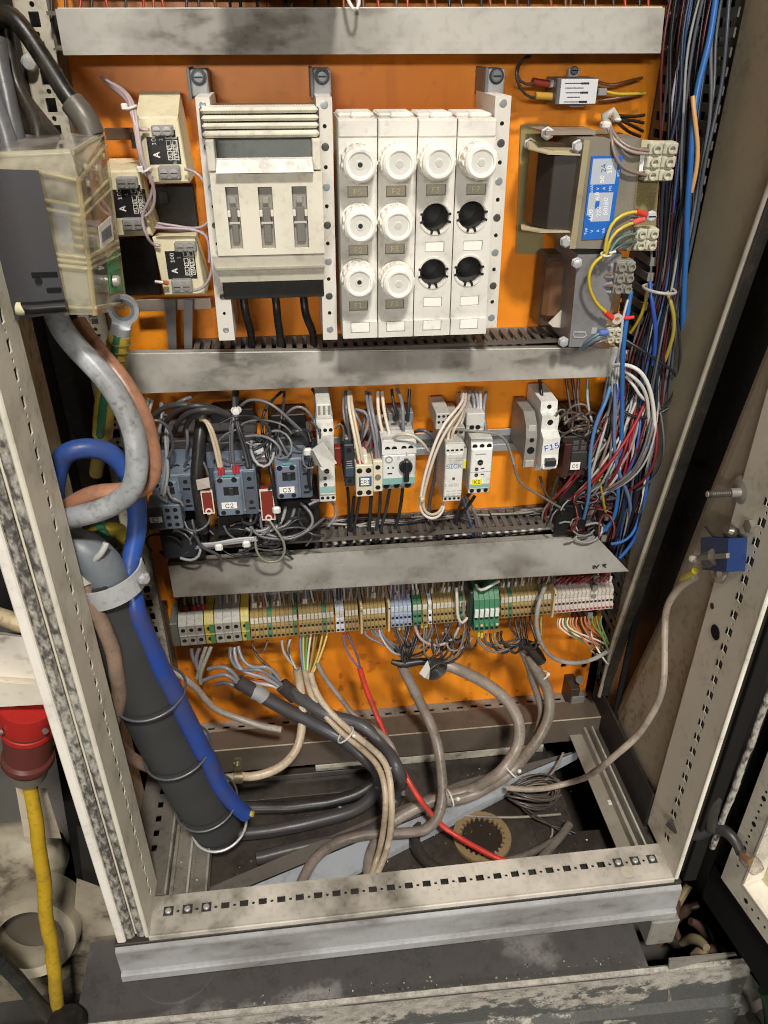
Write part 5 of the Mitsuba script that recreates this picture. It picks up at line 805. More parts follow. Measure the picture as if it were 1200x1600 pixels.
segs = [('grey', 318, 279, 3, 'three large grey terminals at the left end of the terminal row'), ('pe', 334, 319, 1, 'left large yellow green earth terminal of the terminal row'), ('grey', 375, 335, 3, 'three large grey terminals between the two yellow green earth terminals'), ('pe', 389, 376, 1, 'right large yellow green earth terminal of the terminal row'),
        ('brass', 464, 390, 11, 'brass coloured terminals right of the large earth terminals, first group'), ('brass', 522, 466, 9, 'brass coloured terminals left of the two white ones, second group'), ('white', 538, 524, 2, 'two white terminals standing out between brass ones'), ('brass', 560, 539, 4, 'four brass terminals right of the two white ones'),
        ('brass', 603, 567, 6, 'brass terminals between two tall cream end brackets'), ('blue', 644, 611, 5, 'five pale blue grey terminals in the middle of the row'), ('green', 660, 646, 2, 'two narrow green terminals right of the blue grey ones'), ('brass', 669, 661, 1, 'single brass terminal left of the white and blue one'),
        ('white', 676, 670, 1, 'single narrow white and blue terminal'), ('brass', 737, 677, 10, 'ten brass terminals left of the tall green block'), ('brass', 863, 784, 13, 'brass terminals right of the tall green block'), ('red', 961, 867, 15, 'white terminals with red clamps at the right end of the row')]
def ux(u): 
    a = (u - 279) / (961 - 279); d0 = 1.0; 
    # perspective column -> x on the rail
    return float(np.interp(u, UX[0], UX[1]))
UX = ([279, 400, 520, 640, 760, 880, 961], [(21.2,262,265.4)[0], (132.6,262,270.4)[0], (244.7,262,271.9)[0], (358.9,262,273.5)[0], (475.4,262,272.7)[0], (594.6,262,269.4)[0], (676.3,262,269.6)[0]])
def zrow(x): return np.interp(x, [UX[1][0], UX[1][-1]], [(36.6,262,235.9)[2] + 40, (668.9,262,245.4)[2] + 40])
TPOS = {}
for kd, u1, u0, n, lb in segs:
    t = thing('terminal_strip', lb, 'terminals'); xa, xb = ux(u0), ux(u1)
    for i in range(n):
        a, b = xa + (xb - xa) * i / n, xa + (xb - xa) * (i + 1) / n
        kk = kd
        if kd == 'brass' and (u0, i) in ((390, 4), (390, 10), (466, 6), (677, 7), (784, 2)): kk = 'green'
        ps = tpiece(a, b, zrow((a + b) / 2), kk)
        add(t, 'terminal', ps, 'plastic'); TPOS.setdefault(lb, []).append(((a + b) / 2, zrow((a + b) / 2) - 40))
for u, lb in ((564, 'tall cream end bracket left of the bracketed brass terminals'), (607, 'tall cream end bracket right of the bracketed brass terminals'), (864, 'cream end bracket left of the red clamped terminals')):
    x = ux(u); z = zrow(x); solo('end_bracket', lb, 'end bracket', [(box3(x - 1.6, x + 1.8, 256, 312, z - 42, z + 9, .5), C('#c3b185')), (cyl((x, 256.5, z + 2), (x, 255.6, z + 2), 1.3, n=8), HOLE)], 'plastic')
x = ux(277) - 6; solo('end_plate', 'dark grey end plate at the left end of the terminal row', 'end plate', [(box3(x - 6, x + 5, 262, 312, zrow(x) - 40, zrow(x) + 2, 1), C('#5f625c'))], 'plastic')
# tall green relay-terminal block
gb = thing('terminal_block', 'tall green terminal block with white markers sticking out of the row', 'terminal block'); e = (452.5,491.3,242,299.1); x0, x1, z0, z1 = e; n = 5
for i in range(n):
    a, b = x0 + (x1 - x0) * i / n, x0 + (x1 - x0) * (i + 1) / n; m = (a + b) / 2
    pr = [(246, z0 - 4), (238, z0), (238, z0 + 14), (244, z0 + 16), (244, z0 + 32), (250, z1 - 8), (262, z1 + 6), (312, z1 + 6), (312, z0 - 4)]
    k = add(gb, 'terminal', [(prism(pr, 'x', a + .3, b - .3), jit(C('#3a7656'), .1, TR)), (box3(a + 1, b - 1, 242, 246, z0 + 22, z0 + 36, .5), C('#dfe3df')), (box3(m - 2.2, m + 2.2, 237, 239, z0 + 3, z0 + 8, .3), HOLE), (cyl((m, 238.4, z0 + 11), (m, 237, z0 + 11), 2.4, n=8), C('#c9c39a') if i in (1, 4) else C('#5a9a70')), (box3(m - 2, m + 2, 243.4, 244.4, z0 + 17, z0 + 20, 0), HOLE)], 'plastic')
add(gb, 'side_plate', [(box3(x0 - 7, x0 - 1, 248, 312, z0, z1 + 8, 1), C('#26302a'))], 'plastic')
wire('white wire lying on top of the tall green block', [(457.3,262,310.1),(461.8,248,310.9),(472.5,244,319.9),(488,250,323.4)], 2.4, '#cfcdc4')
# short wires dropping from the loose cover on to the terminals, red and grey ones
WK = {'grey': ['#8e8e92', '#77777c', '#5f5f64'], 'brass': ['#8c8888', '#5f5550', '#9a9a9e', '#7c7470', '#55585f', '#a39c94', '#6f6a68', '#7a4a44', '#5a6480', '#857c62'], 'blue': ['#6d5660', '#8f8b90'], 'red': ['#7e2022', '#5e181a', '#8f3a34', '#6b5a58'], 'cream': ['#999999'], 'green': ['#d6d3c9'], 'white': ['#22262c'], 'pe': ['#8a8a70']}
for kd, u1, u0, n, lb in segs:
    if kd in ('pe',): continue
    t = thing('wire_bundle', 'wires above the ' + lb, 'wire bundle')
    for i, (x, zb) in enumerate(TPOS[lb]):
        for j in range(2 if kd in ('red', 'blue') else 1):
            dx = TR.uniform(-2, 2); cc = C(TR.choice(WK[kd])); zt = zb + 41; r_ = 2.2 if kd == 'grey' else 1.5
            ps = [(tube([(x + dx * 2, 300 + TR.uniform(-6, 12), zt + 60), (x + dx * 1.5 + TR.uniform(-3, 3), 292 + TR.uniform(-12, 6), zt + 24), (x + dx, 288 - 8 * j, zt - 2)], r_, 5), cc)]
            if TR.random() < .5: ps.append((tube([(x + dx, 288 - 8 * j, zt + 8), (x + dx, 288 - 8 * j, zt - 1)], r_ * 1.5, 6, raw=True), C(TR.choice(['#c9c6c2', '#8d8790', '#c8312b' if kd in ('grey', 'red') else '#b9b3a6']))))
            add(t, 'wire', ps, 'wire')
    if kd == 'red':
        for i in range(16):
            x = TR.uniform(TPOS[lb][0][0], TPOS[lb][-1][0]); zt = TPOS[lb][0][1] + 42; a = TR.uniform(6, 14)
            add(t, 'wire', [(tube([(x - a, 284, zt - 2), (x - a * .6, 270 + TR.uniform(-6, 4), zt + 16), (x + a * .4, 272, zt + 20), (x + a, 284, zt)], 1.6, 5), C(TR.choice(WK['red'])))], 'wire')
for i, (u, v) in enumerate(((289, 952), (303, 951), (317, 950))):
    a = (44,282,287.5); x = a[0] + (i - 1) * ((56.8,282,287.5)[0] - a[0]); solo('wire_sleeve', 'red end sleeve on the grey wire over the large grey terminals, %s' % ('left', 'middle', 'right')[i], 'sleeve', [(cyl((x, 282, a[2] - 5), (x, 284, a[2] + 5), 4.2), C('#b3272a')), (cyl((x, 284, a[2] + 4), (x, 290, a[2] + 40), 1.8), C('#8a8a8a'))], 'clean')

# ================================================================ WIRES OF THE CONTACTOR ROW
WR = random.Random(21)
def bundle(label, lines, mat='wire', n=6):
    t = thing('wire_bundle', label, 'wire bundle')
    for q, r_, c_ in lines: add(t, 'wire', [(tube(q, r_, n, 6), jit(C(c_), .12, WR))], mat)
    return t
# thick black wires arching over the left contactors
bundle('four thick black wires arching over the left contactors', [
    ([(30.8,262,588),(40.4,240,612.9),(60.5,228,628.8),(83.4,224,631.8),(109.8,230,621.4),(128.3,244,604.1),(134.7,262,582.4)], 3.4, '#3a3a3d'), ([(45.6,262,583.7),(58.8,236,612.1),(77.8,224,628.1),(98.2,222,631.2),(120.7,232,619.1),(133.7,250,598.5)], 3.4, '#333336'),
    ([(57.8,260,580.5),(72.1,234,609.8),(88.5,222,624.3),(107.4,220,626.7),(125.2,234,613),(137.3,256,590.4)], 3.4, '#3e3e42'), ([(70.5,258,580.7),(83,236,608.4),(99.1,224,621.3),(117.5,226,621.1),(131.3,246,603.9),(141,262,582.1)], 3.0, '#45454a')], 'cable', 9)
tb = bundle('grey black control wires tied with a white tie above contactor C2', [
    ([(133,290,618.9),(135,250,612.1),(133.1,236,601.6),(129.4,232,577.9),(129.4,224,542.3)], 2.4, '#5a5b60'), ([(135.4,290,618.8),(137.3,250,611.9),(137.7,234,600.6),(141.9,230,578.2),(147.1,222,546.8)], 2.4, '#3c3c40'), ([(137.8,290,618.6),(138.1,250,611.9),(139.8,234,598.7),(146.2,228,574.6),(150.3,222,548.4)], 2.4, '#2c2c30'),
    ([(134.8,252,611.2),(130.2,238,596.5),(127.3,234,572.7),(127.3,224,544.3)], 2.0, '#6f7076')])
add(tb, 'cable_tie', [(ring((137.4,248,612), (0, .3, -1), 5.2, 1.6), C('#d5d4d0')), (lathe([(0, 0), (5, 0), (4.4, 5), (0, 6)], (137.6,244,612.9), (0, -1, .1), 12), C('#d5d4d0'))], 'clean')
wire('beige twin wire bending down into the top of contactor C2, left', [(94.9,236,606.9),(102.6,226,607.8),(108.5,222,584),(111.7,224,544.3)], 2.2, '#c8b9a2'); wire('beige twin wire bending down into the top of contactor C2, right', [(97.5,234,608.5),(105.6,224,606.9),(112.2,221,582.6),(115,223,545.5)], 2.2, '#bfae95')
for i, (u, v, y) in enumerate(((343,736,222), (348,735,222), (367,733,222), (270,786,204), (454,716,232), (690,695,232), (700,694,232), (706,694,232), (560,724,236), (566,723,236), (588,716,240), (594,717,240), (572,695,258), (580,693,258), (620,660,280), (548,697,262))): pass
def pins(label, lst, c_='#8a2a30', r_=2.6):
    t = thing('wire_ends', label, 'wire ends')
    for q in lst: add(t, 'end_sleeve', [(cyl((q[0], q[1], q[2] - 5), (q[0], q[1] + 1, q[2] + 5), r_, n=8), C(c_))], 'clean')
pins('red wire end sleeves in the top of contactor C2', [(111.7,222,543.6),(115.7,222,544.3),(129.7,222,544.3),(133.7,222,545)], '#a03238')
pins('dull red wire end sleeves in the CR1 contactor', [(284.3,236,536.6),(289.2,236,537.2),(306,240,539.7),(310.9,240,538.4)], '#8c3a44')
pins('dull red wire end sleeves behind the CR1 contactor', [(276,262,548.6),(296.4,258,550.4),(303,258,551.8)], '#8c3a44')
pins('dull red wire end sleeves in the safety relay', [(398.2,236,556.5),(404,236,557.1)], '#9a4048')
bundle('grey wires hanging in front of the leftmost contactor', [
    ([(52.2,250,609.5),(53.3,240,586.9),(45.6,232,547.6),(36.4,228,512.3)], 2.4, '#8a8c90'), ([(55.8,250,607.6),(50.2,238,579.4),(48.4,230,544.1),(39.1,228,509.4)], 2.2, '#a5a6aa'), ([(48,262,611.1),(44.2,248,593.8),(36,246,567.5)], 2.2, '#77787c'), ([(75.6,250,596.4),(74.7,246,574.1),(70.7,250,558.2)], 2.2, '#66676c'),
    ([(46.8,222,526),(52.3,206,518.6),(61.3,204,515.5),(64.5,206,506.8)], 1.8, '#77787c'), ([(27.8,226,515.9),(37.4,212,516),(46.9,206,513.5)], 2.2, '#6d6e73')])
bundle('pale wire ends sticking out of the middle duct at the far left', [([(22,280,617.2),(19.3,270,600.4),(23.2,264,590.9)], 2.2, '#b8b5b0'), ([(29.2,284,617.7),(23.7,274,602.7),(19.9,268,592.7)], 2.2, '#c9c6c0'), ([(33.5,284,615),(28,272,599.1),(29.2,262,588)], 2.2, '#a9a6a2'), ([(44.4,280,611.9),(45.9,270,603.4),(48.6,262,593.9)], 3, '#77767a'), ([(59.1,262,613.9),(74,256,624.2),(83.5,262,625.3)], 2.6, '#6e6e70')])
bundle('black wires curling above contactor C3', [
    ([(196,290,615.9),(193.4,262,603.8),(187.4,246,585.4),(181.9,232,552)], 2.0, '#3c3c40'), ([(192.8,290,616.1),(176.6,262,611.5),(167.8,250,597.6),(167.5,240,571.9),(170.4,236,547),(175.1,226,523)], 2.0, '#2d2d30'), ([(141.2,262,609.9),(156.2,248,624.5),(177.6,240,622.7),(195.1,236,608.5),(214,244,583.2)], 1.9, '#6a6a6e'),
    ([(182.4,250,582.1),(188,238,571.7),(193.6,232,562),(197.8,230,553.9)], 2.4, '#56565c'), ([(194.1,262,590.7),(203.8,248,609.5),(215.7,244,614.1),(227.6,250,598.8),(232.1,262,580.8)], 1.8, '#77777b'), ([(196,260,595.9),(208,246,587.8),(215.4,246,578.7)], 2.2, '#8a8a8e'), ([(190.2,262,579.5),(205.9,244,580.1),(220.4,250,580),(225.9,246,565.7)], 2.4, '#2a2a2c'),
    ([(195.9,250,569.8),(207.7,244,583.5),(218.4,246,575),(221.1,250,562.2)], 3, '#3a3a3c'), ([(226.6,250,576.2),(232.8,236,586),(237.7,230,578.2),(238.1,230,569.4)], 1.5, '#3c3c40'), ([(217.5,226,569),(214.4,216,560.2),(217.6,214,546.8),(227,214,546.3),(232.4,220,557)], 1.4, '#6a6a6e'), ([(222.7,222,549.4),(220.1,218,531),(222.4,222,510.1)], 2, '#222224')])
bundle('black wires looping below contactors C2 and C3', [
    ([(178,250,472.8),(174,236,461.9),(163.3,228,451.8),(148.4,226,450.2),(135.3,230,452.6)], 2.4, '#77777b'), ([(187.9,250,470.1),(182,236,457.3),(168.9,228,449.4),(154.7,226,446.8)], 2.4, '#8b8b8f'), ([(199.5,250,467.3),(191.8,236,454.7),(174.8,230,449.7),(158.4,228,452.2)], 2.4, '#66666a'), ([(208.4,246,477),(219.3,236,468.5),(221.8,230,454.3),(206,226,442),(180.7,224,439.2),(160.4,226,445.4)], 2.2, '#6d6d72'),
    ([(144.7,240,469.3),(142.3,230,458),(151.4,222,446.6),(172.5,220,440.4),(197.4,222,439.2),(221.5,230,448.3),(237.6,246,451.2)], 2.2, '#58585c'), ([(166.2,224,467.9),(173.8,216,458.7),(183.9,210,438.2),(179.2,208,417.7),(165.6,208,412.7),(152.7,210,418.4),(147.1,214,432.3),(147.3,220,446.3)], 1.8, '#77776c'), ([(60.2,222,473.8),(66.4,214,465.9),(79.3,212,466.2),(90.9,218,473.2),(96.2,222,495.1),(97.2,226,534.2),(88.6,232,557.5),(75.7,236,556.2),(67.6,238,543.1)], 1.8, '#55565a'),
    ([(68.4,232,469.9),(72,222,452.5),(79.7,220,433.4),(96.2,222,420.7),(99.3,226,405.4)], 2.2, '#4a4a4e'), ([(150.8,236,502.1),(152.2,228,478.1),(145.3,226,462.3),(132.9,230,462.6)], 2.2, '#2b2b2e'), ([(171.5,242,561.8),(174.5,222,536.2),(177.6,222,489.5),(180,222,465.3)], 2.4, '#252528'), ([(168,246,568.9),(171.4,230,548.3),(175.3,220,526.3),(169.7,220,514.7)], 1.8, '#2b2b2e'), ([(17.6,250,411.8),(27.6,244,406.8),(43.6,240,410.4),(57.5,236,418.2)], 2, '#3a3a3e')])
bundle('thin wires strung level along the bottom of the contactors with two white ties', [([(70.8,226,432.1),(98.2,220,438),(123.3,218,442.4),(148,218,443.6)], 1.6, '#9a9a9c'), ([(68.8,226,429.2),(98.2,218,437.4),(124.8,216,440.7),(149.5,218,441.5)], 1.6, '#77777a'), ([(72.6,228,434.6),(96.5,222,438.8),(123.3,220,444.1),(146.4,220,444.4)], 1.6, '#b0b0b2')])
for lb, a in (('left white tie block on the level thin wires', (99.8,216,435.6)), ('right white tie block on the level thin wires', (135.2,216,437.9)), ('white tie block under contactor C3', (177.3,218,485.3)), ('white tie block above contactor C3', (221,214,567.8))): solo('cable_tie', lb, 'cable tie', [(box3(a[0] - 5, a[0] + 5, a[1] - 3, a[1] + 3, a[2] - 5, a[2] + 5, 2), C('#d4d3cf'))], 'clean')
bundle('black and blue wires entering the narrow white relay from the duct', [([(239.6,290,613.9),(237.8,262,601.6),(234.4,250,589.8)], 2.0, '#39527c'), ([(231.6,292,616.9),(237.7,270,611.1),(239,256,599.9),(238.2,250,586.1)], 2.0, '#2a2a2e'), ([(249.4,290,616.9),(249.3,262,609.7),(249.3,246,590.9)], 1.8, '#3a3a3e'), ([(235.6,290,615.8),(236.2,262,601.7),(231.9,252,587.3)], 2, '#8ea3c0'), ([(257.2,250,579.8),(262,246,588.5),(266.8,250,581.1),(267.1,262,557.3)], 1.3, '#77706a')])
bundle('grey and cream wires fanning down into the CR1 contactor', [
    ([(273.8,290,612.3),(272.2,262,599.9),(275.5,262,564.2),(277.6,262,545.7)], 2.2, '#66666a'), ([(277.9,290,612.1),(276,258,601.5),(281.8,240,565.5),(285.9,236,536.5)], 2.2, '#d6c7b2'), ([(280.4,290,612),(279.8,256,602.2),(285.7,238,566.3),(290,236,538.1)], 2.2, '#c9b9a2'), ([(272.1,290,608.9),(269.8,266,589.4),(275.1,266,569.5)], 2.2, '#8d8d90'), ([(300.1,290,611.1),(300.1,258,600.3),(306.3,242,563.2),(307.6,240,538.6)], 2.2, '#77777c'), ([(305,290,609.1),(303.9,256,601),(308.8,242,572),(311.8,240,540.2)], 2.4, '#85858a'), ([(302.5,290,609.2),(306.1,254,593),(311,240,563.9),(313.4,240,540.1)], 2.2, '#55555a'),
    ([(280.6,276,598.6),(287.3,262,585.1),(292,262,572.3),(288.5,262,554.3)], 2.2, '#6e6e74'), ([(285.4,276,593),(297.2,262,593.4),(299.9,258,582.7),(291.9,262,559.6),(286.8,262,548.9)], 2.2, '#8e8e94'), ([(290.6,280,589.2),(301.8,260,586.1),(302.7,254,566.5),(296.3,258,548.5)], 2.2, '#77777c'), ([(298.9,280,590.6),(293.4,258,578.6),(290.2,262,554.2)], 2.2, '#4a4a50')])
bundle('two white wires and dark wires entering the motor protection switch', [([(314.9,290,610.4),(314.2,276,591.6),(315.9,262,575.5),(320.4,258,556.4)], 2.4, '#d9cab4'), ([(320.7,290,610.1),(321.4,274,592.1),(324.5,258,574.3),(328.5,250,558)], 2.4, '#d3c3ac'), ([(333.2,290,613),(334.5,280,597.8),(339.2,276,576.9)], 2.0, '#2c2c30'), ([(339.8,290,612.7),(343.6,268,602.5),(343.9,256,581.3),(345.9,262,556.7)], 2.4, '#77777c'), ([(356.4,290,612),(354.4,284,586.1),(353.9,284,566)], 2.2, '#343438')])
wire('cream wire arching from the motor protection switch towards the safety relay', [(329.6,246,561.7),(333.4,226,578.4),(346.9,220,581.4),(363.5,222,568.1),(373.8,232,549.9),(381.6,246,536.8)], 2.0, '#c9bda8')
wire('dark wire arching behind the motor protection switch to the mounting rail', [(360.6,276,556.5),(369.9,262,566.3),(381.9,262,558.4),(390.4,276,532.3)], 2.4, '#55565a')
bundle('two white wires hanging in a long loop beside the safety relay', [([(427.3,290,605.1),(415,250,605.1),(395.3,226,596.9),(382.2,216,580.5),(372,212,552.1),(364.9,212,520.6),(361.9,214,491.4),(363.5,216,473.7),(372.3,216,462.3),(383.4,220,458),(394.1,232,458.9),(398.7,240,466.7)], 2.0, '#e0d8c9'), ([(430.7,290,605),(418.8,248,603.2),(399.5,222,594.2),(386,214,576),(375.8,210,550.2),(368.7,210,519.6),(365,212,487.6),(370,214,471.5),(379.4,218,464.5),(391.8,230,463.2),(396.9,240,467.9)], 2.0, '#cfc6b4')])
solo('cable_tie', 'dirty tie around the long white wire loop', 'cable tie', [(bx((359.7,366.4,489.4,497), 206, 218, 2), C('#b9ae98'))], 'plastic')
bundle('white wires entering the top of the safety relay', [([(425.6,290,605.2),(413.4,250,589.4),(401.7,238,579.6),(398.6,238,556.4)], 2.0, '#cdbfae'), ([(429.9,290,605),(415.2,246,586.7),(404.8,236,574.1),(404.4,238,557)], 2.0, '#c2b19e'), ([(436.7,290,604.7),(424.2,262,587.9),(417.4,250,575.8)], 2.0, '#a9a49c'), ([(435,290,604.8),(426.1,264,591.3),(413.9,250,578.7),(411.3,250,566.2)], 2, '#8e8a84')])
bundle('pale grey wires with white ends entering the K1 timer relay', [([(438.4,290,604.6),(437.9,270,597),(435.5,262,581)], 2.2, '#8d8f94'), ([(443.5,290,604.4),(443,270,596.8),(440.9,260,581.6)], 2.2, '#a5a6ab'), ([(449.5,290,604.1),(446.5,270,594.8),(443.9,258,580.6)], 2.2, '#b6b6ba'), ([(458.1,290,603.7),(451.4,272,591),(451.1,262,574.8),(451.6,250,564)], 2.2, '#77797f')])
bundle('grey wire crossing in front of the K1 relay and on to the right', [([(408.4,238,576.5),(423.6,222,581.6),(441.6,222,578.8),(462,226,571.4),(479.1,236,547.4),(488,236,523.5)], 1.8, '#8d8c88'), ([(488,236,523.5),(498.2,236,497),(527.1,242,472),(574,262,433.4),(601.1,280,415.3)], 1.8, '#6d6862')])
bundle('dark wires from the bottom of the relays down into the lowest duct', [([(271.8,270,482.5),(273.6,282,442),(272.2,292,382.3)], 2.2, '#242428'), ([(279.6,262,472.7),(277.4,276,435),(274,292,381.1)], 2.2, '#26262a'), ([(286.5,252,477.1),(282.3,272,431.9),(277.5,290,382.2)], 2.0, '#333338'), ([(302.9,262,472.2),(302.3,276,433.2),(300.7,292,379.1)], 2.6, '#2c2c30'), ([(315.9,270,473.7),(315.2,280,429.9),(308.1,292,378.5)], 2.2, '#38383c'), ([(329,270,476.8),(324.2,280,434.5),(314.6,292,378)], 2.2, '#3a3a3e'), ([(346.5,270,475.7),(344,280,433.1),(334.2,292,376.6)], 2.4, '#2e2e32'), ([(392.9,280,530.1),(393,282,490.1),(387.2,282,449.8),(388.7,284,416.9),(408,290,376.8)], 2.4, '#4a4a50'),
    ([(441,270,463.5),(430.7,272,446.6),(426.4,280,421),(428.7,290,397.3)], 2.4, '#2a2a2c'), ([(445.6,262,462.8),(435.2,266,440.5),(429.2,276,421.2)], 2.4, '#232325'), ([(429.7,262,460.8),(441,272,426),(455.4,290,375.5)], 2.2, '#6d6d73'), ([(432.7,264,462.4),(448,272,430.8),(463.1,290,374.9)], 2.2, '#7a6a6a'), ([(428.9,266,456.4),(444.5,276,412.6),(457.5,290,373.1)], 2.0, '#3b4a8a'), ([(435.4,266,453.9),(452,272,425.2),(467.1,290,372.4)], 2.0, '#77777d')])
bundle('dark wires from the duct into the breaker and the black contactor', [([(527.8,290,618.3),(529.3,280,601.8),(530.5,262,588.8)], 2.2, '#1e1e22'), ([(563.4,290,616.8),(567.7,276,588.1),(572.6,262,555.5)], 2, '#4a3a34'), ([(572.1,290,616.4),(575.6,276,587.7),(581.5,262,555)], 2, '#3a2c28'), ([(580.8,290,616),(580.1,280,590.4),(587.6,264,553.7)], 2, '#5a4640'), ([(593.1,290,615.4),(592.5,278,590.6),(595,256,568.2),(614.2,250,542.1)], 2, '#8a8a8c'), ([(601.4,262,574.4),(589.3,256,583.1),(581.7,256,576.3),(584.7,262,556.7)], 1.8, '#4a3c36'), ([(534.8,262,487.2),(542.5,262,466.6),(555.8,268,446.8),(578.9,276,430),(599.7,282,416.4)], 2, '#5d4d44'), ([(549.1,262,577),(549.2,256,588.8),(559.9,256,584.6),(565.9,262,567)], 2, '#2a2624')])
bundle('loose pale wires lying along the slots of the lowest duct', [([(241,300,371.6),(287.5,300,374.8),(343.6,300,376.1),(400.3,300,375.3)], 2.2, '#a9a6a0'), ([(250.6,306,371.4),(306.8,306,372.7),(372.9,306,373.4)], 1.8, '#8e8b86'), ([(371.7,298,370.9),(438,298,376),(514.9,298,376),(592.2,298,380.5)], 2.2, '#b5b2ab'), ([(420.5,306,375.5),(497.6,306,374.3),(594.8,306,379.7)], 1.8, '#77756f'), ([(506.4,300,367.4),(573,298,377.4),(625,296,386.1)], 2, '#9c9992')])
# loose clutter of thin wires round the left contactors
cl = thing('wire_bundle', 'clutter of thin loose wires hanging round and below the left contactors', 'wire bundle'); KR = random.Random(77)
def clutter(lo, hi, n, cols, sz, t=cl, rng=KR):
    for i in range(n):
        c0 = np.array([rng.uniform(lo[k], hi[k]) for k in range(3)]); w_, h_ = rng.uniform(*sz), rng.uniform(*sz); g0 = rng.uniform(0, 6.3); g = np.linspace(g0, g0 + rng.uniform(2.2, 4.6), 7)
        q = np.c_[c0[0] + w_ * np.cos(g), c0[1] + 7 * np.sin(g * 1.4 + i), c0[2] + h_ * np.sin(g)] + rng.uniform(-2, 2)
        add(t, 'wire', [(tube(q, rng.choice([1.3, 1.6, 2.0]), 5, 7), jit(C(rng.choice(cols)), .2, rng))], 'wire')
GW = ['#3a3a3e', '#55565a', '#77787c', '#8e8f93', '#2a2a2d', '#6a6a6e']
clutter((22.4,236,433.1), (214,232,431.4), 14, GW, (12, 34)); clutter((42.4,224,560.9), (222.1,236,592.6), 9, GW, (14, 34)); clutter((116.3,222,457.1), (232.7,236,467.6), 7, ['#77787c', '#66666a', '#333336'], (14, 30))
cl2 = thing('wire_bundle', 'clutter of thin dark wires round the black contactor at the right end', 'wire bundle')
clutter((543.2,236,543.7), (601.8,250,588.8), 14, ['#3a2c28', '#55463e', '#222226', '#77706a'], (8, 20), cl2); clutter((559.7,262,397), (639.5,250,462.1), 20, ['#222226', '#3c3c40', '#8a8884', '#4a4a50', '#6b2a2a'], (8, 24), cl2)
cl3 = thing('wire_bundle', 'loose wires lying inside the slots of the lowest duct', 'wire bundle')
for i in range(18):
    x_ = KR.uniform(120, 560); add(cl3, 'wire', [(tube([(x_, 300 + KR.uniform(-8, 14), 404), (x_ + 50, 298 + KR.uniform(-8, 14), 407), (x_ + KR.uniform(70, 130), 300 + KR.uniform(-8, 14), 403)], 1.8, 5, 9), jit(C(KR.choice(['#a5a29c', '#3a3a3e', '#6b6966', '#88857f', '#222226'])), .2, KR))], 'wire')
# ================================================================ WIRE HARNESS AT THE RIGHT
HR = random.Random(5)
hb = thing('wire_bundle', 'thick upright harness of red, blue, white and black wires at the right', 'wire bundle')
pal = ['#43191b'] * 9 + ['#5a2426'] * 6 + ['#232a3a'] * 12 + ['#18191c'] * 16 + ['#5f6166'] * 9 + ['#96969a'] * 5 + ['#3c2b26'] * 5 + ['#2b4976'] * 9 + ['#3d4148'] * 9
HC = [(646.9,280,1054.8),(646.2,276,999),(649.6,274,945.5),(654.7,272,881.9),(661,270,813.1),(665.3,266,739.3),(662.6,262,668),(666.3,266,578.5),(673.1,268,490.5),(678.6,280,399),(680.1,300,328.7)]
for i, cc in enumerate(pal):
    a, b = HR.gauss(0, 1), HR.gauss(0, 1)
    ph = HR.uniform(0, 6.3); pts = []
    for k, q in enumerate(HC):
        s = [15, 15, 14, 13, 12, 9, 14, 16, 16, 14, 12][k]
        pts.append((q[0] + s * (a * .85 + .25 * math.sin(k * .9 + ph)), q[1] + s * (b * .7 + .2 * math.cos(k * 1.1 + ph)), q[2] + HR.uniform(-4, 4)))
    pts = [(a_ + HR.uniform(-3, 3), b_ + HR.uniform(-3, 3), c_) for a_, b_, c_ in pts]
    add(hb, 'wire', [(tube(pts, HR.choice([1.6, 1.9, 2.2]), 5, 14), jit(C(cc), .2, HR))], 'wire')
add(hb, 'cable_tie', [(ring((648.7,248,743.2), (.1, 0, 1), 19, 2.0), C('#a8a49c'))], 'clean', 'pale tie round the harness')
hb2 = thing('wire_bundle', 'dark red, grey and white wires spreading from the harness towards the contactors', 'wire bundle')
for i in range(70):
    a = HR.uniform(0, 1); u0 = 1020 - 60 * a; 
    x0, y0, z0 = lerp((610, 262, 590), (672, 250, 610), HR.random()); x1, y1, z1 = lerp((560, 285, 400), (655, 280, 410), HR.random())
    m = lerp((x0, y0, z0), (x1, y1, z1), .5); k = HR.uniform(-28, 34)
    add(hb2, 'wire', [(tube([(x0, y0 + 20, z0 + 60), (x0 + k * .3, y0, z0), (m[0] + k, m[1] - HR.uniform(0, 40), m[2]), (x1 + k * .4, y1, z1 + 20), (x1, y1 + 15, z1 - 20)], HR.choice([1.5, 1.9, 2.2]), 5, 10), jit(C(HR.choice(['#6d2226', '#1c1c20', '#8f8d8a', '#b8b4ae', '#2a2a2e', '#35559a', '#55555a', '#7c6a60', '#222226', '#93282c', '#a9a6a2'])), .2, HR))], 'wire')
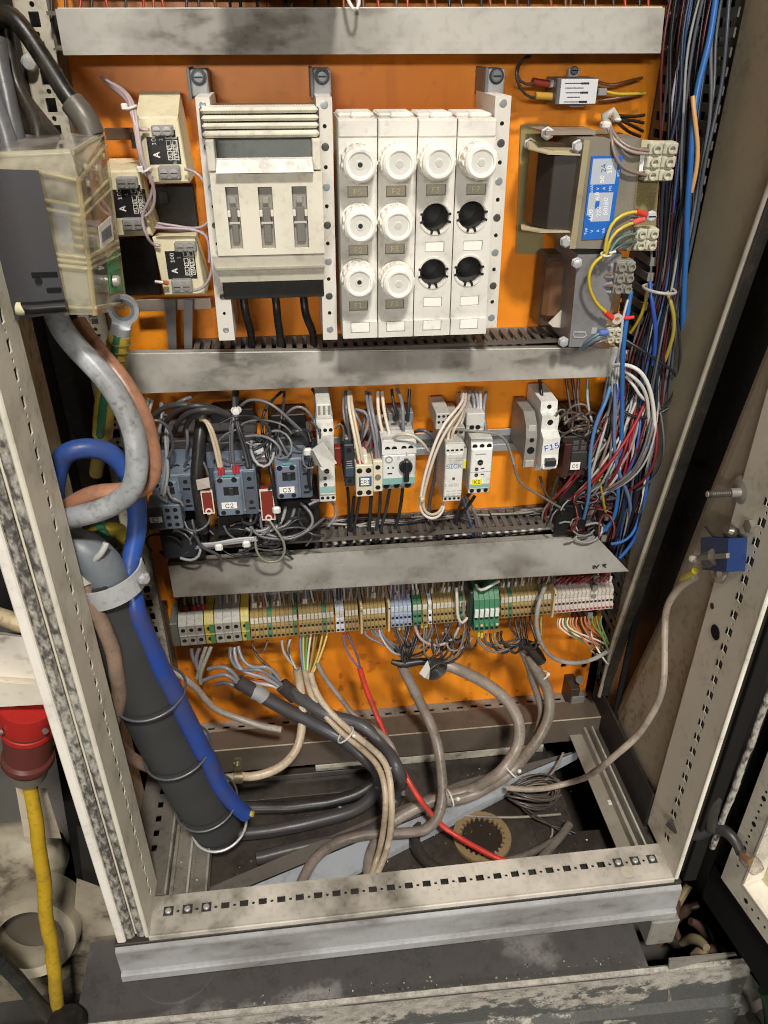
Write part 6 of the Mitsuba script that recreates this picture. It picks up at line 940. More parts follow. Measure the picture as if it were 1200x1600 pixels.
for lb, q, r_, cc in (('bright blue cable running down in front of the harness from top to bottom', [(657.1,262,1048.6),(653.2,250,999.2),(646.1,240,947.6),(651.8,236,880),(666.9,240,797.8),(680.6,245,729.2),(703.7,262,649.4)], 3.4, '#2c5f9e'),
    ('tan wire bowing out to the right of the blue cable', [(639.9,236,947.9),(646,232,924.2),(655,232,896.4),(658.8,234,870.5),(660,238,853.4)], 2.4, '#c99a62'),
    ('bright blue wire hanging straight down right of the middle duct', [(606.7,232,746.7),(605.3,228,713.7),(607.7,226,666.7),(621.1,232,595.8),(630.5,236,538.8),(640.5,244,475.6),(646.4,254,417.4),(636.7,262,389.1)], 2.8, '#2f66a8'),
    ('light blue wire dropping past the C5 contactor', [(603.5,240,624.6),(596.8,232,605.8),(590,230,585),(586.2,228,554.5),(589.1,230,515.9),(598.2,240,470.5),(606.3,262,415.2)], 2.4, '#4d7aac'),
    ('slate blue wire twisting down beside the beige terminal block', [(611.5,244,626.1),(614.2,236,585.5),(620.8,234,540.3),(632.5,236,505.2),(652.4,244,469.7),(671.3,256,425.1),(676.3,270,372.1)], 2.4, '#5a6f98'),
    ('white wire arching out of the middle duct and down the right side', [(614,268,640.6),(619.9,246,650.4),(633,236,647.8),(649.8,234,628.4),(665.2,236,591.8),(676,240,543.6),(678.4,246,501.9),(682.5,252,458.1),(684,262,420.5)], 2.6, '#d3d0ca'),
    ('second white wire arching below the first one right of the duct', [(624,250,640.3),(632.6,240,635.3),(645.8,238,622.6),(655,238,604.8),(664.7,242,571.1),(672.1,248,530.4)], 2.4, '#b9b6b0'),
    ('third pale wire curving down close to the duct end', [(627.8,252,632.5),(635.4,242,624.1),(645.5,240,610.5),(655.3,242,603)], 2.2, '#c6c3bd'),
    ('black wire loop swinging far out to the right below the middle duct', [(618.9,250,680.5),(635.2,242,672),(661.3,238,655.9),(686.9,240,637.2),(697.9,244,613.4),(693.2,244,594.1),(669.1,242,580),(642.1,240,581.3),(627.7,246,589.3)], 2.0, '#232325'),
    ('black wire bowing right along the leaning sheet', [(665.1,240,731.2),(678.5,236,692.7),(688,236,651.3),(689.4,238,616.3),(682.9,240,593.7),(671.2,246,578)], 1.6, '#2b2b2d'),
    ('yellow wire bowing out below the harness tie', [(657.2,245,741.5),(664,238,724.1),(671.3,238,700.3),(673.4,242,674.6),(673.3,250,646.7)], 2.4, '#9c8a3a'),
    ('dark yellow wire between the lower transformer and the harness', [(637,256,746.7),(635.3,252,720.8),(631.8,256,699.9),(628.5,262,685.9)], 2.0, '#9c8524'),
    ('blue wire behind the harness tie', [(633,244,753.8),(638.9,236,725.5),(649.2,238,693.1),(657.7,246,648.8)], 2.6, '#2f4fa0'),
    ('thin pale wire beside the bright blue wire', [(603.6,230,737.6),(599.7,226,714.5),(602.1,228,690.3),(606.5,236,663)], 1.6, '#b4b6bc'),
    ('blue wire curling away under the loose duct cover at the right', [(688.8,262,420.2),(681.9,256,391.9),(670.2,256,376.2),(654.5,262,367.8)], 2.2, '#3466ac'),
    ('blue wire curving along the right edge of the harness', [(663.2,244,588.4),(675.5,244,532.2),(683.2,248,470.6),(688.6,254,403.6),(681.3,256,367.5),(668.5,256,345.8)], 2.6, '#2f5ea6'),
    ('white wire passing behind the blue ones to the duct end', [(614.9,250,619.1),(620.5,246,580.6),(622.1,246,543.7),(622.3,250,512.9)], 2.2, '#c9c6bf'),
    ('yellow wire tucked under the beige terminal block', [(608.3,250,499.1),(615,246,481.1),(629,256,443.8),(639.9,268,419.9)], 1.8, '#b59c2c')):
    solo('wire', lb, 'wire', [(tube(q, r_, 8, 7), C(cc))], 'wire')

# ================================================================ CABLES IN THE LOWER PART
def cable(label, q, r_, cc, mat='cable', n=12, name='cable', wob=.0, step=8): return solo(name, label, 'cable', [(tube(q, r_, n, step, wob=wob), C(cc))], mat)
bundle('grey cores below the large grey terminals gathering into the dark cables', [([(32.4,276,219.2),(33.5,270,201.6),(41.7,262,185),(39.2,262,164.4)], 3, '#6c6a70'), ([(44.4,276,218),(37.3,268,200.5),(41.8,258,183.5)], 3, '#77767b'), ([(54.4,274,221.2),(45.3,264,200.7),(36.8,258,173.7)], 3, '#8d8984'), ([(61.9,274,220.5),(51.1,262,200.7),(42.8,256,182.7),(41.6,256,164.6)], 3, '#9a968c'),
    ([(43.7,258,167.7),(63.6,252,180.3),(80.5,248,186.1),(92.9,246,176.4),(100.1,246,162.5)], 3.2, '#7d7f86'), ([(55.2,256,191.7),(72.2,252,198.7),(87.2,248,195.7),(98.5,246,175.8)], 3.2, '#77797f'), ([(63.6,258,157.7),(78.2,252,165.8),(91.4,248,161.6),(100.1,248,152.7)], 3, '#5d6472'), ([(89.4,276,213.5),(90,262,203),(103.2,254,188.4),(126.2,250,189.7),(144.5,248,179.3),(162.3,246,158.3)], 3, '#6c6e74'), ([(95.1,276,212.9),(98.1,260,197.6),(110.5,252,184.4),(134.6,248,175.1),(158.2,246,156.1)], 3, '#85868b'), ([(101,276,214.8),(107.9,260,200.4),(122.7,252,193.3),(141.7,250,193.2),(161,246,169)], 3, '#77787e'), ([(102.4,262,162.8),(123.3,256,155.7),(142.8,250,156.6),(159.7,248,148.7)], 3, '#aaa7a2'), ([(108.4,262,164.8),(123.9,256,163.5),(143.2,252,162.6)], 1.8, '#b0503c')], 'wire', 8)
cable('dark grey cable with a clear printed band, diving to the floor and back left', [(98.3,246,173.2),(130.5,240,145.1),(189,226,106.5),(247.8,205,75.7),(286.7,180,51.8),(306,203.1,-30),(286.1,182.3,-48),(220,158.9,-50),(118.5,146.3,-50),(35.3,151.3,-50)], 10.5, '#3c3c40')
solo('cable_band', 'clear printed band round the dark grey cable', 'band', [(tube([(118.6,242,153.8),(135,239,141.6)], 11.6, 14), C('#8e8e90'))], 'clean')
cable('second dark grey cable running beside the banded one to the floor', [(162.3,246,158.3),(187,240,134.7),(234.2,226,103.9),(281.7,205,95.2),(311.4,180,76.9),(327.8,140,68.7),(334.7,182.7,-40),(296.6,137.2,-50),(206,117.3,-52),(109.5,102.3,-52)], 10, '#46464a')
solo('cable_band', 'black shrink end at the top of the second dark grey cable', 'sleeve', [(tube([(162.3,246,158.3),(175.8,243,142.4),(182.1,241,134.3)], 11.4, 14), C('#2c2c2f'))], 'cable')
cable('black cable lying along the floor behind the dark ones', [(8.3,195.9,-40),(107.6,192.3,-50),(188.9,187.8,-50),(271.9,196.5,-45),(307,212,-30)], 10, '#232325')
bundle('thin cores below the brass terminals feeding the pale cables', [([(166.6,276,220.9),(169.1,268,202.3),(178.8,262,187.4),(186.7,258,175.9)], 2.2, '#9c9a98'), ([(176.1,276,220),(176.5,266,196.9),(184.8,258,176.1)], 2.2, '#4c4c54'), ([(180.1,276,222.1),(175.2,270,206.3),(185,258,178.7)], 2.0, '#b5b2ac'), ([(194.9,276,228.2),(194.2,266,201.5),(196.3,258,172.3)], 1.7, '#6f86b4'), ([(199.7,276,227.8),(198,266,201.1),(198.2,258,172)], 1.7, '#a9c06a'), ([(205.4,276,227.2),(201.9,266,200.7),(200.2,258,171.8)], 1.7, '#5f8a54'), ([(211.3,276,229.2),(205.7,266,200.3),(202.1,258,171.6)], 1.7, '#c6c3b4'), ([(217.1,276,228.6),(211.5,266,199.7),(204.9,258,168.7)], 1.7, '#a58b4c'), ([(220.9,276,228.2),(213.3,266,197),(205.9,258,168.6)], 1.7, '#77663c'), ([(228.6,276,227.5),(221.3,266,201.3),(208.8,258,168.3)], 1.7, '#c9b46a'), ([(236.5,276,229.2),(227.2,266,204.5),(211.7,258,168)], 1.7, '#d0bb74'), ([(122.5,278,221.1),(128.6,268,200),(144.9,258,185.5),(153.5,250,171.2)], 2.2, '#4a4540'), ([(145.5,278,221.3),(136.7,268,205.6),(126.1,266,216),(122.2,276,217.8)], 1.8, '#6a4c3c')])
CB = '#b9a890'
cable('beige cable bending down and left into the brass gland', [(186.8,258,177.2),(190.4,246,141.9),(190.3,230,110.4),(184.3,205,82.3),(165.4,180,66.5),(138.4,165,62.2),(112.9,160,61.8),(95.6,158,66.5)], 6.6, CB)
cable('left of two beige cables running down together in front of the dark cables', [(198.3,258,173.3),(205.7,244,135.4),(222.6,226,110.7),(258.8,190,89.3),(293.6,150,81.2),(303.8,115,72.7),(302.8,90,41),(292.1,78.6,-30),(275.2,44,-45)], 4.4, '#b3a188')
cable('right of two beige cables running down together in front of the dark cables', [(206.8,258,168.5),(215.5,242,136.2),(235.3,224,111.3),(271.2,186,96.3),(305.5,146,87),(312.8,112,75),(312,88,35.1),(300.9,72.3,-30),(278.6,40.6,-45)], 4.8, '#c0af98')
cable('slim grey cable falling from the brass terminals behind the dark cables', [(217.4,262,183.3),(232.3,250,153.4),(253.2,236,124.4),(274.3,220,101.1),(312.6,190,89.5),(330.5,160,64.8),(340.8,168.4,-20)], 4, '#8d8379')
wire('violet core above the red cable, left', [(260.6,276,224.4),(262.4,268,203.1),(274.9,258,181),(281.5,256,170.3)], 1.8, '#6d5c7c'); wire('violet core above the red cable, right', [(265.5,276,226.4),(274.1,266,206.2),(280.9,258,184.3),(283.4,256,170.1)], 1.8, '#57506c')
cable('bright red cable curving down across the floor to the front rail', [(282.5,256,170.2),(293.6,242,127.4),(313.2,212,79.7),(332,170,53),(354.2,130,25.8),(391,106.1,-20),(434.4,74.3,-35),(481.5,45.7,-40),(528.4,38.4,-45)], 4.2, '#cf3a30')
GC = '#857b72'
cable('grey cable dropping straight from the blue grey terminals and curling left to the front rail', [(348.4,258,166.7),(364.4,246,129.2),(385.9,226,84.4),(398.2,196,50.9),(399.8,160,26.7),(393.4,125,4.4),(374.9,105.4,-15),(341.9,104.6,-30),(279.3,113.2,-38),(230,105.9,-40),(195.3,82.3,-42),(171.5,38.4,-44)], 8, GC)
cable('thick grey cable bowing out to the right below the wire coil', [(408.4,256,167.6),(444,244,156.2),(483,230,134.2),(512.7,214,109.7),(526.6,194,79.8),(517.1,172,52.3),(486.8,150,32.5),(450.3,155.9,-5),(398.4,148.1,-15),(346.7,138.1,-25),(304.6,119.7,-40),(279.1,83.4,-50),(274.7,48.7,-52)], 9, '#8d8379')
cable('thick grey cable dropping from the black taped fan at the right', [(551.2,262,166.1),(565.4,250,137.7),(583.4,232,97.5),(573.4,206,61.4),(543.1,180,40),(502.4,150,27.4),(464.4,150.6,-5),(412.8,144,-15),(363.3,148,-25),(327.1,140.1,-40),(289.6,118.8,-55)], 8.6, '#83796f')
cable('second grey cable close behind the black taped fan', [(541.6,270,170.7),(553.7,262,141.5),(566.4,254,99.1),(577.1,240,61.7),(564.2,214,32)], 6, '#77706a')
for lb, a, ax, R0 in (('white tie round the two beige cables, upper', (254.2,192,97.4), (.5, -.2, -.6), 15), ('white tie round the beige and dark cables at the bend', (309.8,150,70.7), (.25, -.3, -.9), 14), ('white tie joining the two thick grey cables', (504.6,152,32.1), (-.6, -.2, -.5), 15), ('small grey tie on the thick grey cables at the crossing', (404,118,23.4), (-.8, -.2, -.1), 13), ('thin tie on the cable below the black taped fan', (572.5,250,130.1), (.3, -.1, -.9), 10)):
    solo('cable_tie', lb, 'cable tie', [(ring(a, ax, R0, 1.5), C('#c9c7c2')), (box3(a[0] + R0 * .6, a[0] + R0 * .6 + 6, a[1] - R0 * .7, a[1] - R0 * .7 + 5, a[2] + 2, a[2] + 8, 1.5), C('#d6d4cf'))], 'clean')
# black fans and coil under the middle of the row
def fan(label, src, hub, cc, r_=1.7, sag=10, rng=random.Random(31), spread=5):
    t = thing('wire_bundle', label, 'wire bundle')
    for i, s in enumerate(src):
        s = np.array(s, float); h_ = np.array(hub) + [rng.uniform(-spread, spread) for _ in range(3)]
        m = s * .5 + h_ * .5 + [rng.uniform(-sag, sag), -rng.uniform(4, 26), -rng.uniform(0, sag * 1.6)]
        add(t, 'wire', [(tube([s, s + [rng.uniform(-2, 2), -6, -12], m, h_], r_, 6, 6), jit(C(rng.choice(cc)), .15, rng))], 'wire')
    return t
fan('grey cores curving from the bracketed brass terminals to the taped hub', [(294.6,272,239.5), (302.4,272,240), (310.2,272,240.5), (316,272,240), (319.9,272,240.9)], (352.7,262,183.7), ['#7c7c84', '#6c6c74', '#9a9aa0'], 2.0, 6)
fan('black cores hanging from the blue grey terminals to the taped hub', [(337.2,270,244.6), (343.1,270,244.1), (348.9,270,243.5), (354.8,270,244.2), (360.7,270,243.6), (368.5,270,241.7), (374.4,270,241.1)], (354.3,258,174), ['#232326', '#3a3a3e', '#55555a'], 1.8, 9)
fan('black wires gathered below the brass terminals into the coil', [(382.2,270,245.4), (392,270,245.7), (401.8,270,246), (413.7,270,246.2), (423.5,270,246.5), (433.5,270,245.6), (443.4,270,245.9), (451.3,270,245.2)], (397.7,254,173.1), ['#2a2a2d', '#4a4648', '#6d6660', '#3a3a3c'], 1.8, 22)
lt = thing('wire_bundle', 'tangled grey and black wire loops above the coil in the middle', 'wire bundle'); LRN = random.Random(8)
for i in range(20):
    a0 = np.array(lerp((337.7,256,208.6), (453.5,256,209.9), LRN.random())); w_, h_ = LRN.uniform(14, 40), LRN.uniform(14, 42)
    b0 = a0 + [LRN.uniform(-20, 20), LRN.uniform(-8, 8), LRN.uniform(-6, 22)]; g = np.linspace(LRN.uniform(2.6, 3.4), LRN.uniform(6, 7.2), 9)
    add(lt, 'wire', [(tube(np.c_[b0[0] + w_ * .6 * np.cos(g), b0[1] + 8 * np.sin(g * 1.3), b0[2] + h_ * .7 * np.sin(g)], 1.7, 6, 5), jit(C(LRN.choice(['#232326', '#3c3a3c', '#77706c', '#55504e', '#8d8680'])), .15, LRN))], 'wire')
wire('long pink grey wire hooped under the brass terminals in the middle', [(368.3,268,238.3),(373,252,227.5),(386.9,246,217.4),(406.7,246,214.2),(424.8,250,221.6),(433.7,258,232.9),(440.8,266,240.7),(439.8,262,280.7)], 2.6, '#9a8a86')
wire('white wire in front of the brass terminals bending right at its end', [(427.7,262,308),(428.1,254,288),(430.2,248,262.5),(436,246,253.8),(444.8,252,257.9)], 2.4, '#cbbdb2')
coil = thing('wire_coil', 'small coil of black wire tied with a scrap of white tape', 'wire coil')
for i in range(9): add(coil, 'loop', [(tube(turn((np.array((394.9,238,176.2)) + np.c_[17 * np.cos(np.linspace(0, 6.28, 14)) * (1 - i * .03), (i - 4) * 2.2 + np.zeros(14), 15 * np.sin(np.linspace(0, 6.28, 14)) * (1 - i * .02)], None), (394.9,238,176.2), (0, .3, 1), 25 + i * 3)[0], 1.8, 6, raw=True), jit(C('#3a3836'), .2))], 'wire')
add(coil, 'tape', [(sheet([(369.5,222,182),(381.4,222,206.4),(385.4,220,191.2),(378.2,220,172.6)], .6), C('#cfccc6')), (sheet([(376.3,221,174.4),(385.4,220,191.2),(384.6,222,167.4)], .6), C('#bab7b0'))], 'clean')
pins('yellow wire end sleeves below the middle terminals', [(344.8,268,235.6),(350.7,268,235),(380.2,268,236),(386.1,268,236.7),(393,268,236),(462.9,246,230.1),(468,246,227.1)], '#c9b24a', 2.2)
fan('black wires sweeping from the tall green block to the taped fan', [(463.9,250,229.2), (470,250,226.1), (476,250,225.5), (482,250,224.9), (487.9,250,225.6), (493.8,250,226.3), (502.2,258,221.3)], (535.5,256,204.4), ['#232325', '#2e2e30', '#55524e', '#77736c'], 2.0, 12)
fan('black wires dropping from the right brass terminals to the taped fan', [(518.8,272,233.5), (526.9,272,234), (534.9,272,234.6), (541.1,272,234), (549.1,272,234.5), (557.2,272,235), (567.5,272,234.1)], (548.3,260,189.3), ['#1f1f21', '#2c2c2e', '#3a3a3c', '#8a7a3a'], 2.0, 8)
solo('tape_wrap', 'black tape round the wire fan above the grey cable at the right', 'tape', [(tube([(534.7,258,197.6),(549.5,256,187.4),(562.1,252,173.8),(569.3,250,158.9)], [6, 9, 10, 8], 12, wob=.3), C('#19191a'))], 'cable')
solo('tape_wrap', 'black taped hub above the straight grey cable in the middle', 'tape', [(tube([(332.3,258,176.3),(354,256,173.2),(380,256,173.2),(404.3,256,168)], [4, 7, 6, 8], 10, wob=.4), C('#222223'))], 'cable')
cable('slim grey cable looping out from under the loose cover to the right', [(562.5,262,297.6),(549.2,240,288.1),(545.2,232,258.7),(554.7,230,219.7),(577.2,232,186.2),(609.6,236,166.1),(643.4,242,161.1),(672.6,252,165.3),(689.6,262,168.2)], 3.4, '#9c9994', n=10)
fan('white, orange and green cores fanning from the red clamped terminals to the right', [(595,272,226.4), (599.2,272,226), (603.3,272,225.7), (607.3,272,226.6), (611.5,272,226.2), (615.7,272,225.8), (619.8,272,225.4), (625.9,272,226.1), (632.2,272,225.5), (638.3,272,226.2), (644.4,272,227), (650.7,272,226.4), (657,272,225.8), (665.5,272,225)], (682.5,276,151.2), ['#c9b9a0', '#b9825a', '#cfcac0', '#8a9a5a', '#b56a48', '#d9cdb8', '#5f7a4a', '#a98a6a'], 1.5, 7, random.Random(12), 9)
fan('fine striped cores bunched at the right end below the red clamped terminals', [(646.6,272,197), (653,272,196.4), (659.4,272,195.8), (665.6,272,196.5), (672.2,272,194.5), (663.4,272,168.8), (654.2,272,173.7)], (688.5,280,136.1), ['#cfcac0', '#9aa07a', '#b9825a', '#4a3a34'], 1.5, 9, random.Random(13), 7)
solo('copper_strip', 'orange strip under the right end of the terminal row', 'strip', [(tube([(668.7,290,219.3),(679.6,300,163.6),(680.7,305,131.5)], 3.6, 6), C('#b9741f'))], 'wire')
cable('black cable end behind the right end of the cross beam', [(723.3,300,117.6),(721.4,300,59.8),(715.1,312,-4.4),(709.5,322,-61.8)], 11, '#2e2b29')
# front right
cable('thin pale cable from the blue fitting curving down the right wall to the floor', [(676,72.6,444.1),(672,88.1,420.3),(668,101.8,379.8),(666,93.2,344.8),(664,70.6,304.9),(660,56.8,267.9),(650,56.1,217),(630,55.7,176.9),(605,65.2,127.1),(604.6,150.9,-10),(552.4,148.6,-15),(506.1,160.5,-20)], 4.6, '#a49788', wob=.15)
fn = thing('wire_coil', 'loose coil of thin dark wires on the floor behind the red cable', 'wire coil')
FR = random.Random(14)
for i in range(13):
    g = np.linspace(FR.uniform(0, 1), FR.uniform(5, 6.6), 12); c0 = np.array((558.5,166,-45)) + [FR.uniform(-12, 12), FR.uniform(-10, 10), FR.uniform(-6, 16)]
    add(fn, 'loop', [(tube(np.c_[c0[0] + FR.uniform(30, 48) * np.cos(g), c0[1] + FR.uniform(14, 26) * np.sin(g), c0[2] + 5 * np.sin(2 * g)], 1.7, 6, 6), jit(C('#55504a'), .25, FR))], 'wire')
bundle('dark wires trailing from the floor coil to the right', [([(522.6,157.5,-48),(540,128.2,-52),(574.9,105.7,-54),(601.4,91.9,-55)], 1.8, '#3a3632'), ([(529.2,146.9,-48),(553.4,120.8,-52),(582,95.7,-54),(592.8,91,-54)], 1.6, '#4a4540'), ([(617.4,219.4,-20),(598.7,198,-30),(575,180.3,-40)], 2.2, '#8a8378')])
cable('short grey cable end behind the toothed ring, left', [(594.8,105.1,-50),(555.6,71.1,-50),(520.9,41.4,-48)], 6.5, '#77706a'); cable('short grey cable end behind the toothed ring, right', [(564.7,81.1,-50),(521.6,64,-50),(480.1,55.2,-52)], 5.4, '#6c665f')
cable('dark hose curling round the left of the toothed ring', [(378.5,155.2,-55),(355,122.6,-55),(354,83.7,-55),(382.9,53.7,-55),(428.7,42.1,-55)], 9, '#332f2b')
# white L-shaped bar across the floor
wb = thing('flat_bar', 'long grey bar with a pale blue face lying slantwise on the cabinet floor', 'bar')
add(wb, 'top_face', [(hull([(21.4,48.6,-42),(66.7,41.4,-42),(655,240.2,-42),(440.8,200.1,-42),(20.6,51.3,-46),(66.1,44,-46),(656.7,243.6,-46),(441.7,203.3,-46)]), C('#6a6661'))], 'paint', 'dirty grey upper face')
add(wb, 'side_face', [(hull([(68.3,40.6,-44),(183.5,36.1,-58),(407.1,130.4,-58),(654.8,243.1,-58),(655.4,240.5,-44),(183.3,34.1,-61),(406.8,128,-61),(653.3,237.5,-61)]), C('#9ba1a8'))], 'plastic', 'pale blue face')
# gland and steel tube
gl = thing('cable_gland', 'brass cable gland with a hose clamp on the beige cable', 'gland')
add(gl, 'clamp', [(tube([(84.7,156,69),(97.4,158,66.3)], 10, 14), C('#b9ac88')), (bx((88,100.6,88.4,107.1), 148, 160, 2), C('#b3a47c')), (cyl((95,146,104.1), (95.4,150,110.2), 4.5), C('#9c9072'))], 'dull_metal')
cable('pale stub of conduit left of the brass gland', [(86.6,156,68.8),(74.1,152,72.5),(63.6,150,76.3)], 6, '#a89c8a')
# ================================================================ LEFT SIDE: BIG CABLES, SLEEVE, COLLAR
sl = thing('foam_sleeve', 'thick black foam sleeve slanting down the left side of the cabinet', 'sleeve')
add(sl, 'tube', [(tube([(-18.9,88,496.8),(-10.6,90,436.1),(0.1,95,342),(16.6,102,221.9),(41.3,112,93),(55.7,131.4,-8)], [32, 36, 37, 37, 37, 35], 26), C('#39393b'))], 'matte')
_sp = spline([(-18.9,88,496.8),(-10.6,90,436.1),(0.1,95,342),(16.6,102,221.9),(41.3,112,93),(55.7,131.4,-8)], 6)
def sleeve_tie(f, R0, r_, cc, mat, lb=None):
    k = int(f * (len(_sp) - 1)); ax = _sp[min(k + 3, len(_sp) - 1)] - _sp[max(k - 3, 0)]
    add(sl, 'wire_tie', [(ring(_sp[k] + [6, -4, 2], ax + [0, 0, -3], R0, r_, 40), cc)], mat, lb)
for f in (.42, .62, .84): sleeve_tie(f, 44, 1.7, C('#6e7276'), 'metal')
sleeve_tie(.985, 40, 2.2, C('#d2d5d8'), 'metal', 'bright wire loop at the bottom of the sleeve')
cable('blue cable running down the right edge of the black foam sleeve', [(16.6,92,482.2),(19.3,76,453.8),(25.4,76,406.4),(36,80,341.8),(49.7,86,263.9),(66.5,92,178.2),(80.4,98,104.8),(103.2,105,48.6)], [10, 11, 12, 12, 11], '#23438f', n=14)
solo('cable_end', 'yellow frayed end at the bottom of the blue cable', 'cable end', [(tube([(100.1,104,53.2),(114.7,100,53.4)], 5, 8, wob=.4), C('#b9a04a'))], 'cable')
cable('thick pale grey cable bending round in a wide hook at the left', [(-12.2,125,786.5),(-4.2,108,767),(13.1,94,745),(35.3,80,717.4),(49.9,68,687),(53.9,58,654),(44.1,54,619.7),(19.4,56,596.5),(-13.4,62,584.5),(-42.6,72,575.8),(-63.8,84,565.1)], 11, '#a1a5a8', n=18)
cable('brown cable bending round behind the pale grey one', [(1.6,140,759.6),(19.2,122,737.2),(42,104,710),(57.2,92,679.1),(62.9,84,643.7),(56.5,80,614.7),(37.5,78,602),(8.1,80,599.7),(-20.4,84,588.6),(-47.8,92,570)], 10, '#a3735a', n=16)
cable('bright blue cable looping up behind the grey cable', [(-49.4,96,548.3),(-45,96,587.8),(-37.8,98,618.2),(-24,100,638.4),(-3,106,642.2),(15.2,114,630.5),(26.5,120,602.3),(30.3,118,565.8),(24.8,108,526.8),(15.4,94,489.7),(16.5,84,465.9)], 10.5, '#27509f', n=16)
cable('green and yellow cable bent behind the steel collar', [(-39.3,110,520.1),(-24.2,112,529.5),(-7,116,534.1),(6.8,122,527.5),(7.2,130,496.1)], 9, '#c4ae3c', n=12)
solo('cable_band', 'green stripe on the bent green and yellow cable', 'stripe', [(tube([(-15.2,112,533.9),(-4.4,115,536.2)], 9.6, 12), C('#2f8f68'))], 'cable')
solo('grey_boot', 'wide grey plastic boot under the hooked grey cable', 'boot', [(tube([(-48.6,90,545.6),(-28.9,86,530.4),(-12.7,84,507.8),(-6.9,86,477.1)], [14, 24, 26, 24], 18), C('#6f767e')), (tube([(-36.3,76,512.8),(-16.7,68,523.6),(-0.4,66,538.4),(4.2,70,546.7)], 3.4, 8), C('#aeb0ac'))], 'plastic')
col = thing('pipe_collar', 'galvanised steel collar clamping the cables on the left', 'collar')
cc_ = np.array((-8.2,90,474.2)); 
hoop = [cc_ + [40 * math.cos(g), 40 * math.sin(g), 7 * math.cos(g)] for g in np.linspace(0, 2 * np.pi, 40)]
def band(pts, h, th, c):
    pts = np.asarray(pts, float); n = len(pts); cen = pts.mean(0); out = pts + (pts - cen) * (th / 36)
    ps = []
    for i in range(n - 1):
        a, b = pts[i], pts[i + 1]; A, B_ = out[i], out[i + 1]; up = np.array([-h * .12, 0, h])
        ps.append(hull([a, b, A, B_, a + up, b + up, A + up, B_ + up]))
    return [(p, c) for p in ps]
add(col, 'band', band(hoop, 24, 2, C('#adb0b2')), 'plastic')
bq = (34.7,66,503.1)
add(col, 'bolt', [(lathe([(0, 0), (7, 0), (7, 6), (4, 7), (4, 11), (0, 11)], bq, (.5, -.8, .1), 6, 20), C('#c2c4c6'))], 'metal')
add(col, 'backing', [(bx((-18.1,-3.7,454.2,479.7), 140, 143, .5), C('#c9c9c6'))], 'plastic')
cable('dusty brown cable hanging beside the black foam sleeve', [(-34.8,70,513.6),(-26.8,60,496.6),(-17.3,54,470.1),(-10.5,52,430.6),(-11.8,56,379.5),(-19.9,66,325.1),(-39.7,88,266.9),(-49.2,120,186.3),(-33.8,140,132.3),(-10.7,150,100.2)], 8.6, '#97806f', wob=.2, n=14)
solo('cable_band', 'white tape round the dusty brown cable under the boot', 'tape', [(tube([(-36.5,70,518.8),(-29.8,63,504.8),(-24.9,58,497.9)], 9.8, 14), C('#c6c0b4'))], 'cable')
lug = thing('cable_lug', 'yellow green earth cable with a large ring lug at the left', 'earth cable')
add(lug, 'ring_lug', [(prism(Point((46.2,150,768.4)[0], (46.2,150,768.4)[2]).buffer(15, 20).union(Polygon([((34.5,150,768.8)[0], (34,150,766.2)[2]), ((57.9,150,768)[0], (57.5,150,765.5)[2]), ((49.3,150,750.1)[0], (49.1,150,748.8)[2]), ((31.8,150,753.3)[0], (31.3,150,750.7)[2])])).difference(Point((45.5,150,768.4)[0], (45.5,150,768.4)[2]).buffer(7.5, 16)), 'y', 148, 153), C('#a9adb2')), (lathe([(7.6, 0), (11, 0), (11, 1), (7.6, 1)], (46,148,769), (0, -1, 0), 20), C('#7a7d80')), (cyl((41.7,150,753), (36.7,152,740.6), 10), C('#b9bcbf'))], 'metal', 'tinned ring lug')
add(lug, 'insulation', [(tube([(37.8,152,743.2),(31,154,723.9),(20.7,158,698.5),(8.7,165,667.2),(-5.4,175,621.4)], 11, 16), C('#a8923a'))], 'cable', 'yellow insulation')
add(lug, 'stripe', [(tube([(37.3,145,744.3),(30.7,146,725.4),(20.7,149,700.6),(8.8,156,669.6),(-5.1,166,625.7)], 4.8, 10), C('#2d6b4a'))], 'cable', 'green stripe')
add(lug, 'wrap', [(turn(ring(a, (.2, 0, 1), 11.3, .9, 20), a, (0, 1, 0), 0), C('#7d6c2c')) for a in [(35.1,152,734.6),(32.2,153,726.2),(28.4,155,717.4),(25.5,156,708.9),(21.9,157,700.2),(18,159,691.1)]], 'cable')
cable('greenish yellow cable stub deep behind the blue loop', [(-6.8,180,619.1),(-18.7,200,593.7),(-34.1,220,550.1)], 8, '#8a7a35')
solo('slotted_strip', 'beige slotted strip on the left edge of the orange plate below the main switch', 'strip', [(bx((-35,-12.8,653.5,732), 306, 318, 1), C('#cfc8b6'))] + [(box3((-24.9,300,717.6)[0] - 1, (-24.9,300,717.6)[0] + 8, 304.6, 306.2, (-21.8,300,706.7)[2] - 9 - 27 * i, (-21.8,300,706.7)[2] + 6 - 27 * i, .3), C('#5d5a54')) for i in range(3)] + [(cyl(((-21.4,300,712.9)[0], 306.2, (-21.4,300,712.9)[2] + 8 - 27 * i), ((-21.4,300,712.9)[0], 305, (-21.4,300,712.9)[2] + 8 - 27 * i), 3), HOLE) for i in range(3)], 'paint')
cable('pale grey cable passing behind the sleeve in front of the orange plate', [(-4.3,262,193.7),(16.2,256,180.4),(37.2,250,155.1),(57.6,246,122),(85.3,240,105.7),(118.6,232,93.5),(157.5,222,88.2)], 5, '#9c948a')
solo('orange_cover', 'narrow orange edge strip beside the left contactors', 'strip', [(hull([(-3.6,300,415.9),(4.9,300,415.3),(5.1,300,292.2),(-7.6,300,293.4),(-4.6,304,413.4),(4,304,412.8),(4.2,304,289.2),(-8.5,304,290.3)]), C('#c9741c'))], 'plastic')
